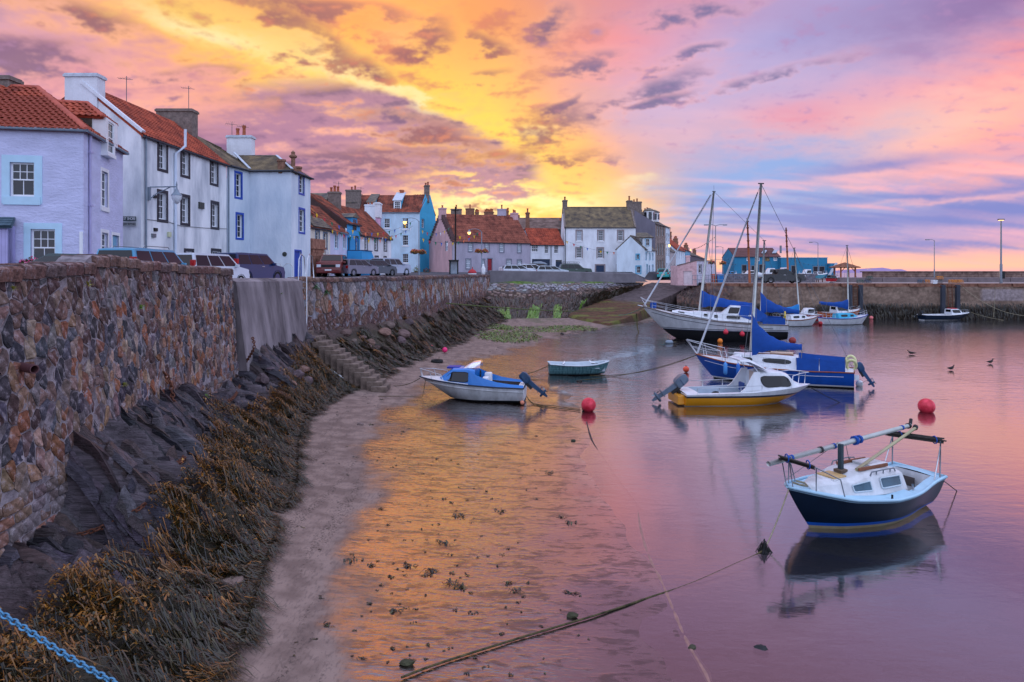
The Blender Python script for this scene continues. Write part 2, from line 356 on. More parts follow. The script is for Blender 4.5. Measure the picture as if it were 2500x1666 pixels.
# ------------------------------------------------------------------ shared materials
M=dict(white=mat('white_paint',(232,234,238),0.55,0.06,2.0),grey=mat('grey_metal',(120,126,134),0.45,0.1,4,metal=0.6),alu=mat('mast_alloy',(176,180,176),0.38,0.08,3,metal=0.5),steel=mat('steel_rail',(200,204,210),0.28,0.06,6,metal=0.85),black=mat('black_rubber',(24,25,28),0.6,0.2,8),wire=mat('rigging_wire',(96,98,104),0.5,0.1,6,metal=0.4),glass=mat('window_glass',(24,30,38),0.05,0.2,0.6,spec=0.6),blind=mat('window_blind',(150,164,178),0.12,0.25,1.5,spec=0.7),smoked=mat('smoked_glass',(14,15,19),0.05,0.25,1.2,spec=0.5),sash=mat('sash_paint',(236,240,246),0.45,0.05,3),rope=mat('rope',(150,140,116),0.85,0.25,12,bump=0.4,bscale=60),weedrope=mat('weedy_rope',(58,60,30),0.9,0.5,9,col2=(104,92,60),bump=0.6,bscale=40),pot=mat('chimney_clay',(172,96,66),0.85,0.25,5,bump=0.3),stone=mat('chimney_stone',(122,110,104),0.9,0.3,4,bump=0.6,bscale=12),brickc=mat('chimney_rubble',(136,100,82),0.9,0.35,6,bump=0.6,bscale=14),pan=mat('pantile',(136,56,40),0.85,0.3,1.3,bump=0.4,bscale=26,col2=(188,88,60),detail=10),pand=mat('old_pantile',(104,58,48),0.88,0.4,1.1,bump=0.4,bscale=24,col2=(166,88,64),detail=10),slate=mat('slate',(92,88,90),0.75,0.35,1.6,bump=0.4,bscale=22,col2=(128,116,96)),slate2=mat('lichen_slate',(96,86,78),0.85,0.4,1.3,bump=0.4,bscale=22,col2=(136,118,88)),lead=mat('roof_lead',(190,200,212),0.6,0.15,4),gutter=mat('grey_gutter',(128,142,156),0.5,0.12,3),dgutter=mat('dark_gutter',(56,62,72),0.55,0.12,3),tyre=mat('tyre_rubber',(26,26,28),0.75,0.15,12),rim=mat('alloy_rim',(170,174,182),0.35,0.1,6,metal=0.7),red_l=mat('red_lens',(170,22,24),0.2,0.15,6),clear_l=mat('clear_lens',(214,220,228),0.12,0.1,6),wood=mat('weathered_timber',(104,88,74),0.85,0.3,3,bump=0.5,bscale=20,stretch=(1,1,6)),varn=mat('varnished_wood',(150,78,38),0.45,0.25,4,stretch=(1,1,5)),teak=mat('teak_strip',(128,78,52),0.6,0.25,5),buoyr=mat('pink_red_buoy',(214,36,58),0.5,0.2,5,bump=0.15,bscale=20,col2=(248,74,96),detail=9),buoyd=mat('brick_red_buoy',(150,52,48),0.55,0.2,4),rust=mat('rusty_iron',(104,62,46),0.9,0.4,9,bump=0.6,bscale=30),lampglow=mat('lit_lamp_glass',(255,214,150),0.3,0.02,3,emit=(1.0,0.52,0.13,3.2)),)
# ================================================================== the setting: shore, water, land
def attr_mat(name,rough=0.8,var=0.35,scale=6,bump=0.5,bscale=25,stretch=(1,1,1),spec=0.3,coat=0.0,speck=None,ss_=1.0):
 if name in _mats:return _mats[name]
 m=bpy.data.materials.new(name);m.use_nodes=True;nt=m.node_tree;b=nt.nodes['Principled BSDF'];L=nt.links.new
 at_=nt.nodes.new('ShaderNodeVertexColor');at_.layer_name='Col'
 tc=nt.nodes.new('ShaderNodeTexCoord');mp=nt.nodes.new('ShaderNodeMapping');L(tc.outputs['Object'],mp.inputs[0]);mp.inputs['Scale'].default_value=stretch
 n1=nt.nodes.new('ShaderNodeTexNoise');L(mp.outputs[0],n1.inputs['Vector']);n1.inputs['Scale'].default_value=scale;n1.inputs['Detail'].default_value=6
 mr=nt.nodes.new('ShaderNodeMapRange');L(n1.outputs[0],mr.inputs[0]);mr.inputs[1].default_value=0.3;mr.inputs[2].default_value=0.7;mr.inputs[3].default_value=1-var;mr.inputs[4].default_value=1+var
 mx=nt.nodes.new('ShaderNodeVectorMath');mx.operation='SCALE';L(at_.outputs[0],mx.inputs[0]);L(mr.outputs[0],mx.inputs['Scale'])
 oc=mx.outputs[0]
 if speck:
  n3=nt.nodes.new('ShaderNodeTexNoise');L(tc.outputs['Object']if ss_==1.0 else mp.outputs[0],n3.inputs['Vector']);n3.inputs['Scale'].default_value=speck[1];n3.inputs['Detail'].default_value=9;n3.inputs['Roughness'].default_value=0.75
  r3=nt.nodes.new('ShaderNodeMapRange');L(n3.outputs[0],r3.inputs[0]);r3.inputs[1].default_value=speck[2];r3.inputs[2].default_value=speck[2]+0.12;r3.inputs[4].default_value=speck[3]
  c3=nt.nodes.new('ShaderNodeMix');c3.data_type='RGBA';L(r3.outputs[0],c3.inputs[0]);L(oc,c3.inputs[6]);c3.inputs[7].default_value=lin(*speck[0]);oc=c3.outputs[2]
 L(oc,b.inputs['Base Color']);b.inputs['Roughness'].default_value=rough;b.inputs['Specular IOR Level'].default_value=spec;b.inputs['Coat Weight'].default_value=coat;b.inputs['Coat Roughness'].default_value=0.25
 if bump:
  n2=nt.nodes.new('ShaderNodeTexNoise');L(mp.outputs[0],n2.inputs['Vector']);n2.inputs['Scale'].default_value=bscale;n2.inputs['Detail'].default_value=8
  bp=nt.nodes.new('ShaderNodeBump');L(n2.outputs[0],bp.inputs['Height']);bp.inputs['Strength'].default_value=bump;bp.inputs['Distance'].default_value=0.05;L(bp.outputs[0],b.inputs['Normal'])
 _mats[name]=m;return m
def colour(o,cols):
 me=o.data;a=me.color_attributes.new('Col','FLOAT_COLOR','POINT')
 a.data.foreach_set('color',[c for col in cols for c in(col[0],col[1],col[2],1.0)])
def jit(col,d=0.12,r=random):
 k=1+r.uniform(-d,d);return tuple(max(0,c*k*(1+r.uniform(-d*.35,d*.35)))for c in col[:3])
WALL1=[(-7.7,2.0),(-8.1,10.8),(-8.45,13),(-9.2,16.6),(-10.0,21),(-10.5,25.6)]
WALLC=[(-10.5,25.6),(-10.45,26.0),(-10.0,32.2)]
WALL2=[(-10.9,34.6),(-9.36,39),(-7.7,44.3),(-5.7,56),(-2.6,78)]
WALL3=[(-2.6,79.5),(6.6,85.5),(16.6,92)]
EDGE=[(-3.6,2.0),(-3.9,8.0),(-4.1,9.6),(-4.6,11.7),(-5.0,13.7),(-5.5,16.4),(-6.8,20.7),(-7.4,23.5),(-7.5,27.7),(-7.1,30.1),(-6.5,34.3),(-5.9,39.9),(-4.3,47.7),(-2.6,61),(-0.6,70),(1.3,75)]
def px_at(path,Y):return pw([p[1]for p in path],[p[0]for p in path],Y)
def road_z(Y):return pw([10,30,52,75,95,140,300],[4.55,4.68,5.12,5.2,5.5,5.9,8],Y)
def edge_x(Y):return px_at(EDGE,Y)
def water_x(Y):return pw([0,8,12,19,31,36,40,45,50,60,70,80],[2.4,2.5,2.55,2.2,2.7,3.2,4.6,8,12,17,24,30],Y)
def sand_z(X,Y):
 e,w=edge_x(Y),water_x(Y)
 ze=pw([0,40,60,75,85],[0.40,0.42,0.55,0.9,1.4],Y)
 if X<w:
  t=max(0,min(1.4,(w-X)/max(0.5,w-e)))
  z=ze*(0.42*t+0.58*t*t*t)if t<1 else ze*(1-(t-1)*6.0)
 else:z=-0.045*(X-w)-0.0016*(X-w)**2
 z=max(z,-1.6)
 z+=0.022*fb(X*0.5,Y*0.35,2.0,3)*(1 if X<w+3 else 0.6)
 return z
 # ---- sand: one sheet from the seaweed out under the water
def make_sand():
 xs=[-12+i*0.22 for i in range(90)]+[8+i*0.8 for i in range(45)]+[44,60,100,140]
 ys=[2+i*0.16 for i in range(120)]+[21.2+i*0.45 for i in range(90)]+[62+i*1.4 for i in range(34)]
 mb=MB();nx=len(xs)
 for Y in ys:
  for X in xs:mb.v.append((X,Y,sand_z(X,Y)))
 for j in range(len(ys)-1):
  for i in range(nx-1):a=j*nx+i;mb.f.append((a,a+1,a+nx+1,a+nx))
 m=bpy.data.materials.new('harbour_sand');m.use_nodes=True;nt=m.node_tree;b=nt.nodes['Principled BSDF'];L=nt.links.new
 N=nt.nodes.new
 tc=N('ShaderNodeTexCoord');sp=N('ShaderNodeSeparateXYZ');L(tc.outputs['Object'],sp.inputs[0])
 def noise(scale,detail=5,st=(1,1,1),dist=0.0):
  mp=N('ShaderNodeMapping');L(tc.outputs['Object'],mp.inputs[0]);mp.inputs['Scale'].default_value=st
  n=N('ShaderNodeTexNoise');L(mp.outputs[0],n.inputs['Vector']);n.inputs['Scale'].default_value=scale;n.inputs['Detail'].default_value=detail;n.inputs['Distortion'].default_value=dist;return n.outputs[0]
 def mth(op,a,c,d=None):
  n=N('ShaderNodeMath');n.operation=op
  for i,v in enumerate((a,c,d)):
   if v is None:continue
   if hasattr(v,'links'):L(v,n.inputs[i])
   else:n.inputs[i].default_value=v
  return n.outputs[0]
 def rng(x,a,c,lo=0.0,hi=1.0):
  n=N('ShaderNodeMapRange');n.interpolation_type='SMOOTHSTEP';L(x,n.inputs[0])
  for i,v in zip((1,2,3,4),(a,c,lo,hi)):n.inputs[i].default_value=v
  return n.outputs[0]
 def cmix(f,a,c):
  n=N('ShaderNodeMix');n.data_type='RGBA'
  if hasattr(f,'links'):L(f,n.inputs[0])
  else:n.inputs[0].default_value=f
  for i,v in((6,a),(7,c)):
   if hasattr(v,'links'):L(v,n.inputs[i])
   else:n.inputs[i].default_value=v
  return n.outputs[2]
 big=noise(0.35,4);mid=noise(1.6,6,(1,0.6,1));fine=noise(30,4);rip=noise(7.0,6,(0.7,1.9,1),0.6)
 hz=mth('ADD',sp.outputs[2],mth('MULTIPLY',mth('SUBTRACT',mid,0.5),0.10))
 hz=mth('ADD',hz,mth('MULTIPLY',mth('SUBTRACT',big,0.5),0.16))
 wet=rng(hz,0.245,0.165)
 lump=noise(2.3,7,(0.6,1.6,1),0.8);film=mth('MULTIPLY',wet,rng(mth('ADD',mth('MULTIPLY',rip,0.45),mth('MULTIPLY',lump,0.55)),0.60,0.48))
 dry=cmix(rng(noise(2.2,6),0.35,0.65),lin(112,92,84),lin(142,120,110));dry=cmix(mth('MULTIPLY',rng(noise(14,8,(1.6,.5,1)),0.5,0.66),0.45),dry,lin(84,68,64))
 wetc=cmix(rng(big,0.35,0.65),lin(34,24,22),lin(52,36,30))
 col=cmix(wet,dry,wetc)
 # tide wrack: fine dark crumbs drawn out in lines along the shore
 lines=mth('MULTIPLY',rng(noise(1.1,5,(2.6,0.22,1),0.8),0.51,0.61),rng(noise(26,6,(1,0.7,1)),0.53,0.60))
 col=cmix(mth('MULTIPLY',lines,0.75),col,lin(52,40,36))
 specks=rng(noise(38,3),0.665,0.72)
 col=cmix(mth('MULTIPLY',specks,0.6),col,lin(56,46,40))
 algae=mth('MULTIPLY',rng(mth('ADD',sp.outputs[1],mth('MULTIPLY',mth('SUBTRACT',mid,0.5),14.0)),54,62),rng(noise(0.22,5),0.52,0.62))
 col=cmix(mth('MULTIPLY',algae,0.5),col,lin(70,78,40))
 L(col,b.inputs['Base Color'])
 L(mth('ADD',mth('MULTIPLY',wet,-0.42),0.78),b.inputs['Roughness'])
 b.inputs['Specular IOR Level'].default_value=0.5
 bp=N('ShaderNodeBump');bp.inputs['Strength'].default_value=0.45;bp.inputs['Distance'].default_value=0.03
 calm=rng(sp.outputs[2],0.0,0.07);hgt=mth('ADD',mth('MULTIPLY',mth('MULTIPLY',rip,calm),mth('MULTIPLY',wet,0.9)),mth('MULTIPLY',fine,0.3));hgt=mth('ADD',hgt,mth('MULTIPLY',mth('MULTIPLY',lump,calm),mth('MULTIPLY',wet,1.6)));L(hgt,bp.inputs['Height']);L(bp.outputs[0],b.inputs['Normal'])
 bp2=N('ShaderNodeBump');L(mth('MULTIPLY',calm,0.55),bp2.inputs['Strength']);bp2.inputs['Distance'].default_value=0.03;L(mth('ADD',mth('MULTIPLY',rip,0.6),mth('MULTIPLY',lump,1.1)),bp2.inputs['Height'])
 # the film of water on the wet sand mirrors the sky, most of all at a low angle
 gl=N('ShaderNodeBsdfGlossy');gl.inputs['Roughness'].default_value=0.10;L(bp2.outputs[0],gl.inputs['Normal']);lw=N('ShaderNodeLayerWeight');L(bp2.outputs[0],lw.inputs['Normal']);lw.inputs['Blend'].default_value=0.5
 fac=mth('MULTIPLY',mth('MULTIPLY_ADD',mth('POWER',lw.outputs['Facing'],mth('MULTIPLY_ADD',calm,-0.35,1.9)),1.08,0.02),mth('ADD',mth('MULTIPLY',film,0.58),mth('MULTIPLY',wet,0.42)))
 ms=N('ShaderNodeMixShader');L(fac,ms.inputs[0]);L(b.outputs[0],ms.inputs[1]);L(gl.outputs[0],ms.inputs[2]);L(ms.outputs[0],nt.nodes['Material Output'].inputs[0])
 return tag(mb.build('sand',m,None,True),kind='structure')
make_sand()
# ---- water
def make_water():
 m=bpy.data.materials.new('harbour_water');m.use_nodes=True;nt=m.node_tree;nt.nodes.clear();L=nt.links.new;N=nt.nodes.new
 out=N('ShaderNodeOutputMaterial');gl=N('ShaderNodeBsdfGlossy');gl.inputs['Roughness'].default_value=0.085;gl.inputs['Color'].default_value=(0.97,0.96,0.97,1)
 df=N('ShaderNodeBsdfDiffuse');df.inputs['Color'].default_value=lin(54,54,60);tr=N('ShaderNodeBsdfTransparent');tr.inputs['Color'].default_value=(0.72,0.76,0.76,1)
 tc=N('ShaderNodeTexCoord')
 def noise(scale,st,det=4,dist=0.0):
  mp=N('ShaderNodeMapping');L(tc.outputs['Object'],mp.inputs[0]);mp.inputs['Scale'].default_value=st
  n=N('ShaderNodeTexNoise');L(mp.outputs[0],n.inputs['Vector']);n.inputs['Scale'].default_value=scale;n.inputs['Detail'].default_value=det;n.inputs['Distortion'].default_value=dist;return n.outputs[0]
 a=noise(1.2,(1,2.2,1),5,0.4);c=noise(5.0,(1,2.0,1),4);d=noise(0.16,(1,1,1),3)
 mul=N('ShaderNodeMath');mul.operation='MULTIPLY';L(c,mul.inputs[0]);mul.inputs[1].default_value=0.35
 ad=N('ShaderNodeMath');L(a,ad.inputs[0]);L(mul.outputs[0],ad.inputs[1])
 # wind: the far side of the harbour is a little ruffled, the near side lies still
 sp=N('ShaderNodeSeparateXYZ');L(tc.outputs['Object'],sp.inputs[0]);mr=N('ShaderNodeMapRange');L(sp.outputs[1],mr.inputs[0]);mr.inputs[1].default_value=16;mr.inputs[2].default_value=60;mr.inputs[3].default_value=0.16;mr.inputs[4].default_value=1.2
 mr2=N('ShaderNodeMath');mr2.operation='MULTIPLY';L(mr.outputs[0],mr2.inputs[0]);L(d,mr2.inputs[1])
 bp=N('ShaderNodeBump');bp.inputs['Distance'].default_value=0.05;L(mr2.outputs[0],bp.inputs['Strength']);L(ad.outputs[0],bp.inputs['Height'])
 L(bp.outputs[0],gl.inputs['Normal'])
 lw=N('ShaderNodeLayerWeight');L(bp.outputs[0],lw.inputs['Normal']);lw.inputs['Blend'].default_value=0.5;po=N('ShaderNodeMath');po.operation='POWER';L(lw.outputs['Facing'],po.inputs[0]);po.inputs[1].default_value=1.9;fr=N('ShaderNodeMath');fr.operation='MULTIPLY_ADD';L(po.outputs[0],fr.inputs[0]);fr.inputs[1].default_value=0.93;fr.inputs[2].default_value=0.05
 body=N('ShaderNodeMixShader');body.inputs[0].default_value=0.30;L(tr.outputs[0],body.inputs[1]);L(df.outputs[0],body.inputs[2])
 mx=N('ShaderNodeMixShader');L(fr.outputs[0],mx.inputs[0]);L(body.outputs[0],mx.inputs[1]);L(gl.outputs[0],mx.inputs[2]);L(mx.outputs[0],out.inputs[0])
 mb=MB();mb.quad((-14,-2,0),(160,-2,0),(160,160,0),(-14,160,0))
 tag(mb.build('water',m),kind='structure')
 ms=mat('open_sea',(96,104,130),0.15,0.1,0.05,bump=0.3,bscale=0.6)
 mb=MB();mb.quad((-200,161,-0.02),(6000,161,-0.02),(9000,12000,-0.02),(-6000,12000,-0.02))
 tag(mb.build('sea',ms),kind='structure')
make_water()
# ---- far hills across the firth
def make_hills():
 mh=mat('far_hill',(150,128,168),1.0,0.06,0.002)
 mb=MB();Y=6000;pts=[]
 for i in range(121):
  px=2040+i*3.2;x=(px-1250)/F*Y
  h=pw([2040,2085,2120,2150,2172,2176,2195,2200,2225,2240,2300,2425],[3,8,12,32,42,50,36,30,34,14,6,2],px)+3*fb(px*0.03,1.0)
  pts.append((x,max(1.0,h)))
 for(x,h)in pts:mb.v+=[(x,Y,-5),(x,Y+150,h),(x,Y+900,h*0.6),(x,Y+1500,-5)]
 for i in range(120):
  for k in range(3):a=i*4+k;mb.f.append((a,a+4,a+5,a+1))
 tag(mb.build('hills',mh,None,True),kind='structure')
make_hills()
# ---- land behind the sea walls: street level, rising inland
def make_land():
 masp=mat('asphalt_street',(74,72,78),0.9,0.25,0.9,bump=0.3,bscale=40)
 mb=MB();edge=[(-7.9,2.0)]+[(x-0.45,y)for x,y in WALL1[1:]]+[(-10.5,32.6),(-11.2,34.6)]+[(x-0.4,y)for x,y in WALL2[1:]]+[(-2.6,80.2),(6.3,86.1),(16.3,92.5),(20,99),(28,104),(33,140),(60,300)]
 rows=[]
 for(x,y)in edge:
  z=road_z(y)if y<79 else pw([79,86,92.5,99,104,140,300],[5.2,5.1,4.75,4.3,4.4,4.6,4.6],y)
  rows.append([(x,y,z),(x-4,y+0.3,max(z,road_z(y))),(x-12,y+1,road_z(y+1)),(x-40,y+2,road_z(y+2)),(-300,y+3,road_z(y+3)+2)])
 for r in rows:mb.v+=r
 for i in range(len(rows)-1):
  for k in range(4):a=i*5+k;mb.f.append((a,a+5,a+6,a+1))
 tag(mb.build('street',masp,None,False,True),kind='structure')
make_land()
# ================================================================== rock and seaweed below the wall
def zig(a):
 return 1-abs(a)*2
ZW=([2,10.8,12.2,12.7,16.6,19.6,20.8,22.8,25.6,26.6,30,33,36,44,56,70,78],[0.9,1.2,1.3,2.45,2.5,2.35,1.55,1.42,1.8,2.85,2.8,2.6,2.65,2.65,2.75,2.9,3.0])
def wall_x(Y):
 if Y<25.6:return px_at(WALL1,Y)
 if Y<32.2:return px_at(WALLC,Y)
 if Y<34.6:return lerp(-10.0,-10.9,(Y-32.2)/2.4)
 return px_at(WALL2,Y)
def weed_t(Y):
 return pw([2,8,11,14,17,20,24,28,34,44,60,80],[0.10,0.24,0.42,0.50,0.46,0.36,0.55,0.42,0.2,0.16,0.1,0.05],Y)+0.13*fb(Y*0.55,3.3)
def rock_point(Y,t):
 wx,ex=wall_x(Y)-0.25,edge_x(Y)+0.35
 X=lerp(wx,ex,t);zw=pw(ZW[0],ZW[1],Y);ze=sand_z(ex,Y)-0.10
 k=Y+0.26*t*(ex-wx)
 g=(1-t)**1.15
 z=ze+(zw-ze)*g
 amp=min(1,3.2*t+0.12)*min(1,(1-t)*3.5+0.05)
 near=1 if Y<34 else 0.6
 r1=zig(fb(k*0.55,t*0.5,1.0,2));r2=zig(nz(k*2.3,t*0.9,5.0));r3=zig(nz(k*6.5+nz(k,t*2)*0.6,t*1.6,9.0));r4=nz(k*17.0,t*3.0,2.0)
 z+=amp*near*(0.34*(r1-0.5)+0.17*(r2-0.5)+0.07*(r3-0.5)+0.028*r4)
 w_=0.5*nz(k*0.8,t*1.1,3.0)
 z+=amp*near*(0.42*(((k*0.75+w_)%1.0)-0.5)+0.24*(((k*2.1+1.3*w_+nz(k,t*3))%1.0)-0.5)+0.11*(((k*5.3+w_*2+nz(k*2,t*4))%1.0)-0.5))
 X+=0.14*amp*nz(k*1.4,t*2.5,7.0);Yo=Y+0.10*amp*nz(k*2.0,t*3.0,4.0)
 return Vector((X,Yo,z))
def make_rock():
 ys=[];y=3.0
 while y<80:ys.append(y);y+=0.055 if y<27 else(0.11 if y<40 else 0.3)
 nT=54;mb=MB();cols=[]
 for Y in ys:
  for j in range(nT+1):
   t=j/nT;p=rock_point(Y,t);mb.v.append(tuple(p))
   k=Y+0.26*t*4;s=0.5+0.5*nz(k*4.2,t*0.7,12.0);s2=0.5+0.5*nz(k*1.1,t*2.0,21.0)
   c=[lerp(a,b,s)for a,b in zip(lin(46,42,50)[:3],lin(104,92,98)[:3])]
   c=[lerp(a,b,max(0,s2-0.45)*1.3)for a,b in zip(c,lin(92,70,68)[:3])]
   if Y>26:c=[lerp(a,b,min(1,(Y-26)/14)*0.75)for a,b in zip(c,lin(74,52,36)[:3])]
   w=max(0,min(1,(t-weed_t(Y))*7));c=[lerp(a,b,w*0.85)for a,b in zip(c,lin(52,44,22)[:3])]
   cols.append(c)
 n=nT+1
 for i in range(len(ys)-1):
  for j in range(nT):a=i*n+j;mb.f.append((a,a+1,a+n+1,a+n))
 m=attr_mat('bedded_rock',0.6,0.6,2.4,1.0,7.0,(0.35,6.0,6.0),spec=0.5,speck=((150,130,132),1.7,0.60,0.35),ss_=0)
 o=mb.build('rock_slope',m,None,True);colour(o,cols);tag(o,kind='structure');return o
rock_obj=make_rock()
def rock_slabs():
 """broken bedding planes standing proud of the slope, each a slab of its own"""
 r=random.Random(17);ms=attr_mat('bedded_slab',0.42,0.55,3.0,1.0,9.0,(0.35,5.0,5.0),spec=0.5,speck=((140,122,128),2.0,0.58,0.5),ss_=0);made=0
 while made<290:
  Y=10.5+22*r.random()**1.35;tw=weed_t(Y);t0=r.uniform(-0.05,tw*0.85);W_=edge_x(Y)-wall_x(Y);ln=r.uniform(0.5,1.9)*(1 if Y<20 else 0.8);dt=min(ln/W_,tw+0.22-t0)
  if dt<0.12:continue
  w=r.uniform(0.05,0.20);h=r.uniform(0.05,0.22);sg=1 if r.random()<0.7 else-1;sk=r.uniform(-0.22,0.10);n=7;secs=[];c0=rock_point(Y,max(0,t0+dt*.5))
  for i in range(n+1):
   f=i/n;t=max(0.0,t0+dt*f);p=rock_point(Y-0.26*(t-t0)*W_+sk*f*ln,t);hh=h*(0.35+0.65*sin(pi*min(1,f*1.15+0.08)))*r.uniform(0.75,1.2);ww=w*(1-0.35*f)*r.uniform(0.8,1.15)
   secs.append([p+Vector((0,sg*ww,-0.12)),p+Vector((0,sg*ww*0.9,hh+r.uniform(-.012,.012))),p+Vector((0,sg*ww*0.2,hh*0.82+r.uniform(-.012,.012))),p+Vector((0,-sg*ww*0.5,hh*0.45)),p+Vector((0,-sg*ww*1.2,-0.10))])
  mb=MB(c0);mb.loft(secs);o=mb.build('rock_slab',ms,rock_obj,False,True,loc=c0);c=jit(r.choice([lin(46,43,52),lin(62,57,66),lin(80,73,80),lin(58,46,48),lin(38,37,44),lin(70,56,56)]),0.2,r);colour(o,[c]*len(mb.v));made+=1
rock_slabs()
# ---- stone pitching, rubble and weed below the concrete wall, and the slipway
def rev_point(s,t):
 T=[Vector((-6.5,79.3,4.7)),at(1300,688,82),at(1400,688,85.5),at(1500,688,90),at(1575,690,96)]
 B=[Vector((-2.6,66.0,0.3)),on(1276,780,0.6),on(1385,766,0.95),at(1452,740,85.5),at(1566,700,94)]
 f=s*4;i=min(3,int(f));p=T[i].lerp(T[i+1],f-i);q=B[i].lerp(B[i+1],f-i);q=q+(q-p)*.12
 r=p.lerp(q,t);r.z+=0.25*sin(pi*t)*(1-s)
 a=min(1,t*5)*min(1,(1-t)*5)
 r.z+=a*(0.20*fb(r.x*0.8,r.y*0.8,3.0)+0.10*nz(r.x*3,r.y*3));return r
def make_revetment():
 mb=MB();cols=[];nS,nT=150,50
 for i in range(nS+1):
  for j in range(nT+1):
   s,t=i/nS,j/nT;p=rev_point(s,t);mb.v.append(tuple(p))
   w=t+0.10*fb(p.x*0.5,p.y*0.5,8.0)
   grass=max(0,1-w*7)*max(0,nz(p.x*0.6,p.y*0.6,4)+0.45)
   c=lin(96,88,88)
   c=[lerp(a,b,max(0,min(1,(w-0.24)*8)))for a,b in zip(c,lin(66,50,42))]
   c=[lerp(a,b,max(0,min(1,(w-0.42)*6)))for a,b in zip(c,lin(50,34,22))]
   gr=max(0,nz(s*13+2.6*t,t*0.8,2.0)-0.2+0.25*nz(p.x*2.5,p.y*2.5,5.0))*max(0,min(1,(t-0.6)*4))*1.2
   c=[lerp(a,b,min(1,gr))for a,b in zip(c,lin(92,130,30))]
   c=[lerp(a,b,min(1,grass*1.6))for a,b in zip(c,lin(86,112,44))]
   cols.append(c)
 n=nT+1
 for i in range(nS):
  for j in range(nT):a=i*n+j;mb.f.append((a,a+n,a+n+1,a+1))
 o=mb.build('revetment',attr_mat('weedy_rubble',0.8,0.5,2.5,0.9,5.0),None,True);colour(o,cols);tag(o,kind='structure')
 # slipway
 Lf=[on(1385,768,0.9),at(1452,741,85),at(1482,730,88),at(1562,700,94),at(1592,690,99)]
 Rt=[on(1482,794,0.3),at(1560,764,74),at(1600,738,84),at(1650,716,92),at(1692,694,100)]
 mb=MB();cols=[];nU,nV=40,80
 for i in range(nV+1):
  f=i/nV*4;k=min(3,int(f));a=Lf[k].lerp(Lf[k+1],f-k);b=Rt[k].lerp(Rt[k+1],f-k)
  for j in range(nU+1):
   p=a.lerp(b,j/nU);p.z+=0.09*fb(p.x*0.7,p.y*0.7)+.05*nz(p.x*3,p.y*3)-(.25 if i==0 else 0);mb.v.append(tuple(p))
   v=i/nV+0.08*fb(p.x*0.3,p.y*0.3,1.0);c=lin(84,72,72)
   w=max(0,min(1,(0.52-v)*7));c=[lerp(x,y,w)for x,y in zip(c,lin(82,54,34))]
   g=max(0,nz(p.x*0.35,p.y*0.8,6.0)-0.05)*w*3;c=[lerp(x,y,min(1,g))for x,y in zip(c,lin(92,94,36))]
   cols.append(c)
 n=nU+1
 for i in range(nV):
  for j in range(nU):a=i*n+j;mb.f.append((a,a+1,a+n+1,a+n))
 base=len(mb.v)
 for i in range(nV+1):p=mb.v[i*n+nU];mb.v.append((p[0]+0.25,p[1]-0.2,min(p[2]-0.3,-0.3)));cols.append(lin(46,38,32))
 for i in range(nV):mb.f.append((i*n+nU,base+i,base+i+1,(i+1)*n+nU))
 o=mb.build('slipway',attr_mat('slipway_stone',0.75,0.4,1.6,0.7,7.0),None,False);colour(o,cols);tag(o,kind='structure')
make_revetment()
# ---- seaweed: real strands laid down the slope
def ribbons(name,label,count,pick,seed,wid,lng,kseg=4,lift=0.07):
 r=random.Random(seed);V=[];Fc=[];cols=[]
 for q in range(count):
  got=pick(r)
  if got is None:continue
  pts,col,wf=got;tip=col
  if isinstance(col[0],tuple):col,tip=col
  n=len(pts);base=len(V);w=wid*wf*r.uniform(0.6,1.5);tw=r.uniform(-0.9,0.9)
  for i,p in enumerate(pts):
   d=(pts[min(i+1,n-1)]-pts[max(i-1,0)]);sd_=Vector((-d.y,d.x,tw*d.length*0.6))
   if sd_.length>1e-6:sd_.normalize()
   f=i/(n-1);ww=w*(1-0.75*f**2)*(1 if i%2==0 else 0.7);V.append(tuple(p-sd_*ww));V.append(tuple(p+sd_*ww))
   c_=tuple(lerp(x,y,f)*(1-0.2*f)for x,y in zip(col,tip));cols.append(c_);cols.append(c_)
  for i in range(n-1):a=base+2*i;Fc.append((a,a+1,a+3,a+2))
 mb=MB();mb.v=V;mb.f=Fc;o=mb.build(name,attr_mat('wet_weed',0.42,0.4,9,0.0,spec=0.6),None,False);colour(o,cols)
 return tag(o,label,'seaweed',kind='stuff')
GOLD,OLIVE,DARK,BROWN=lin(132,84,22),lin(56,49,22),lin(30,28,19),lin(56,39,20)
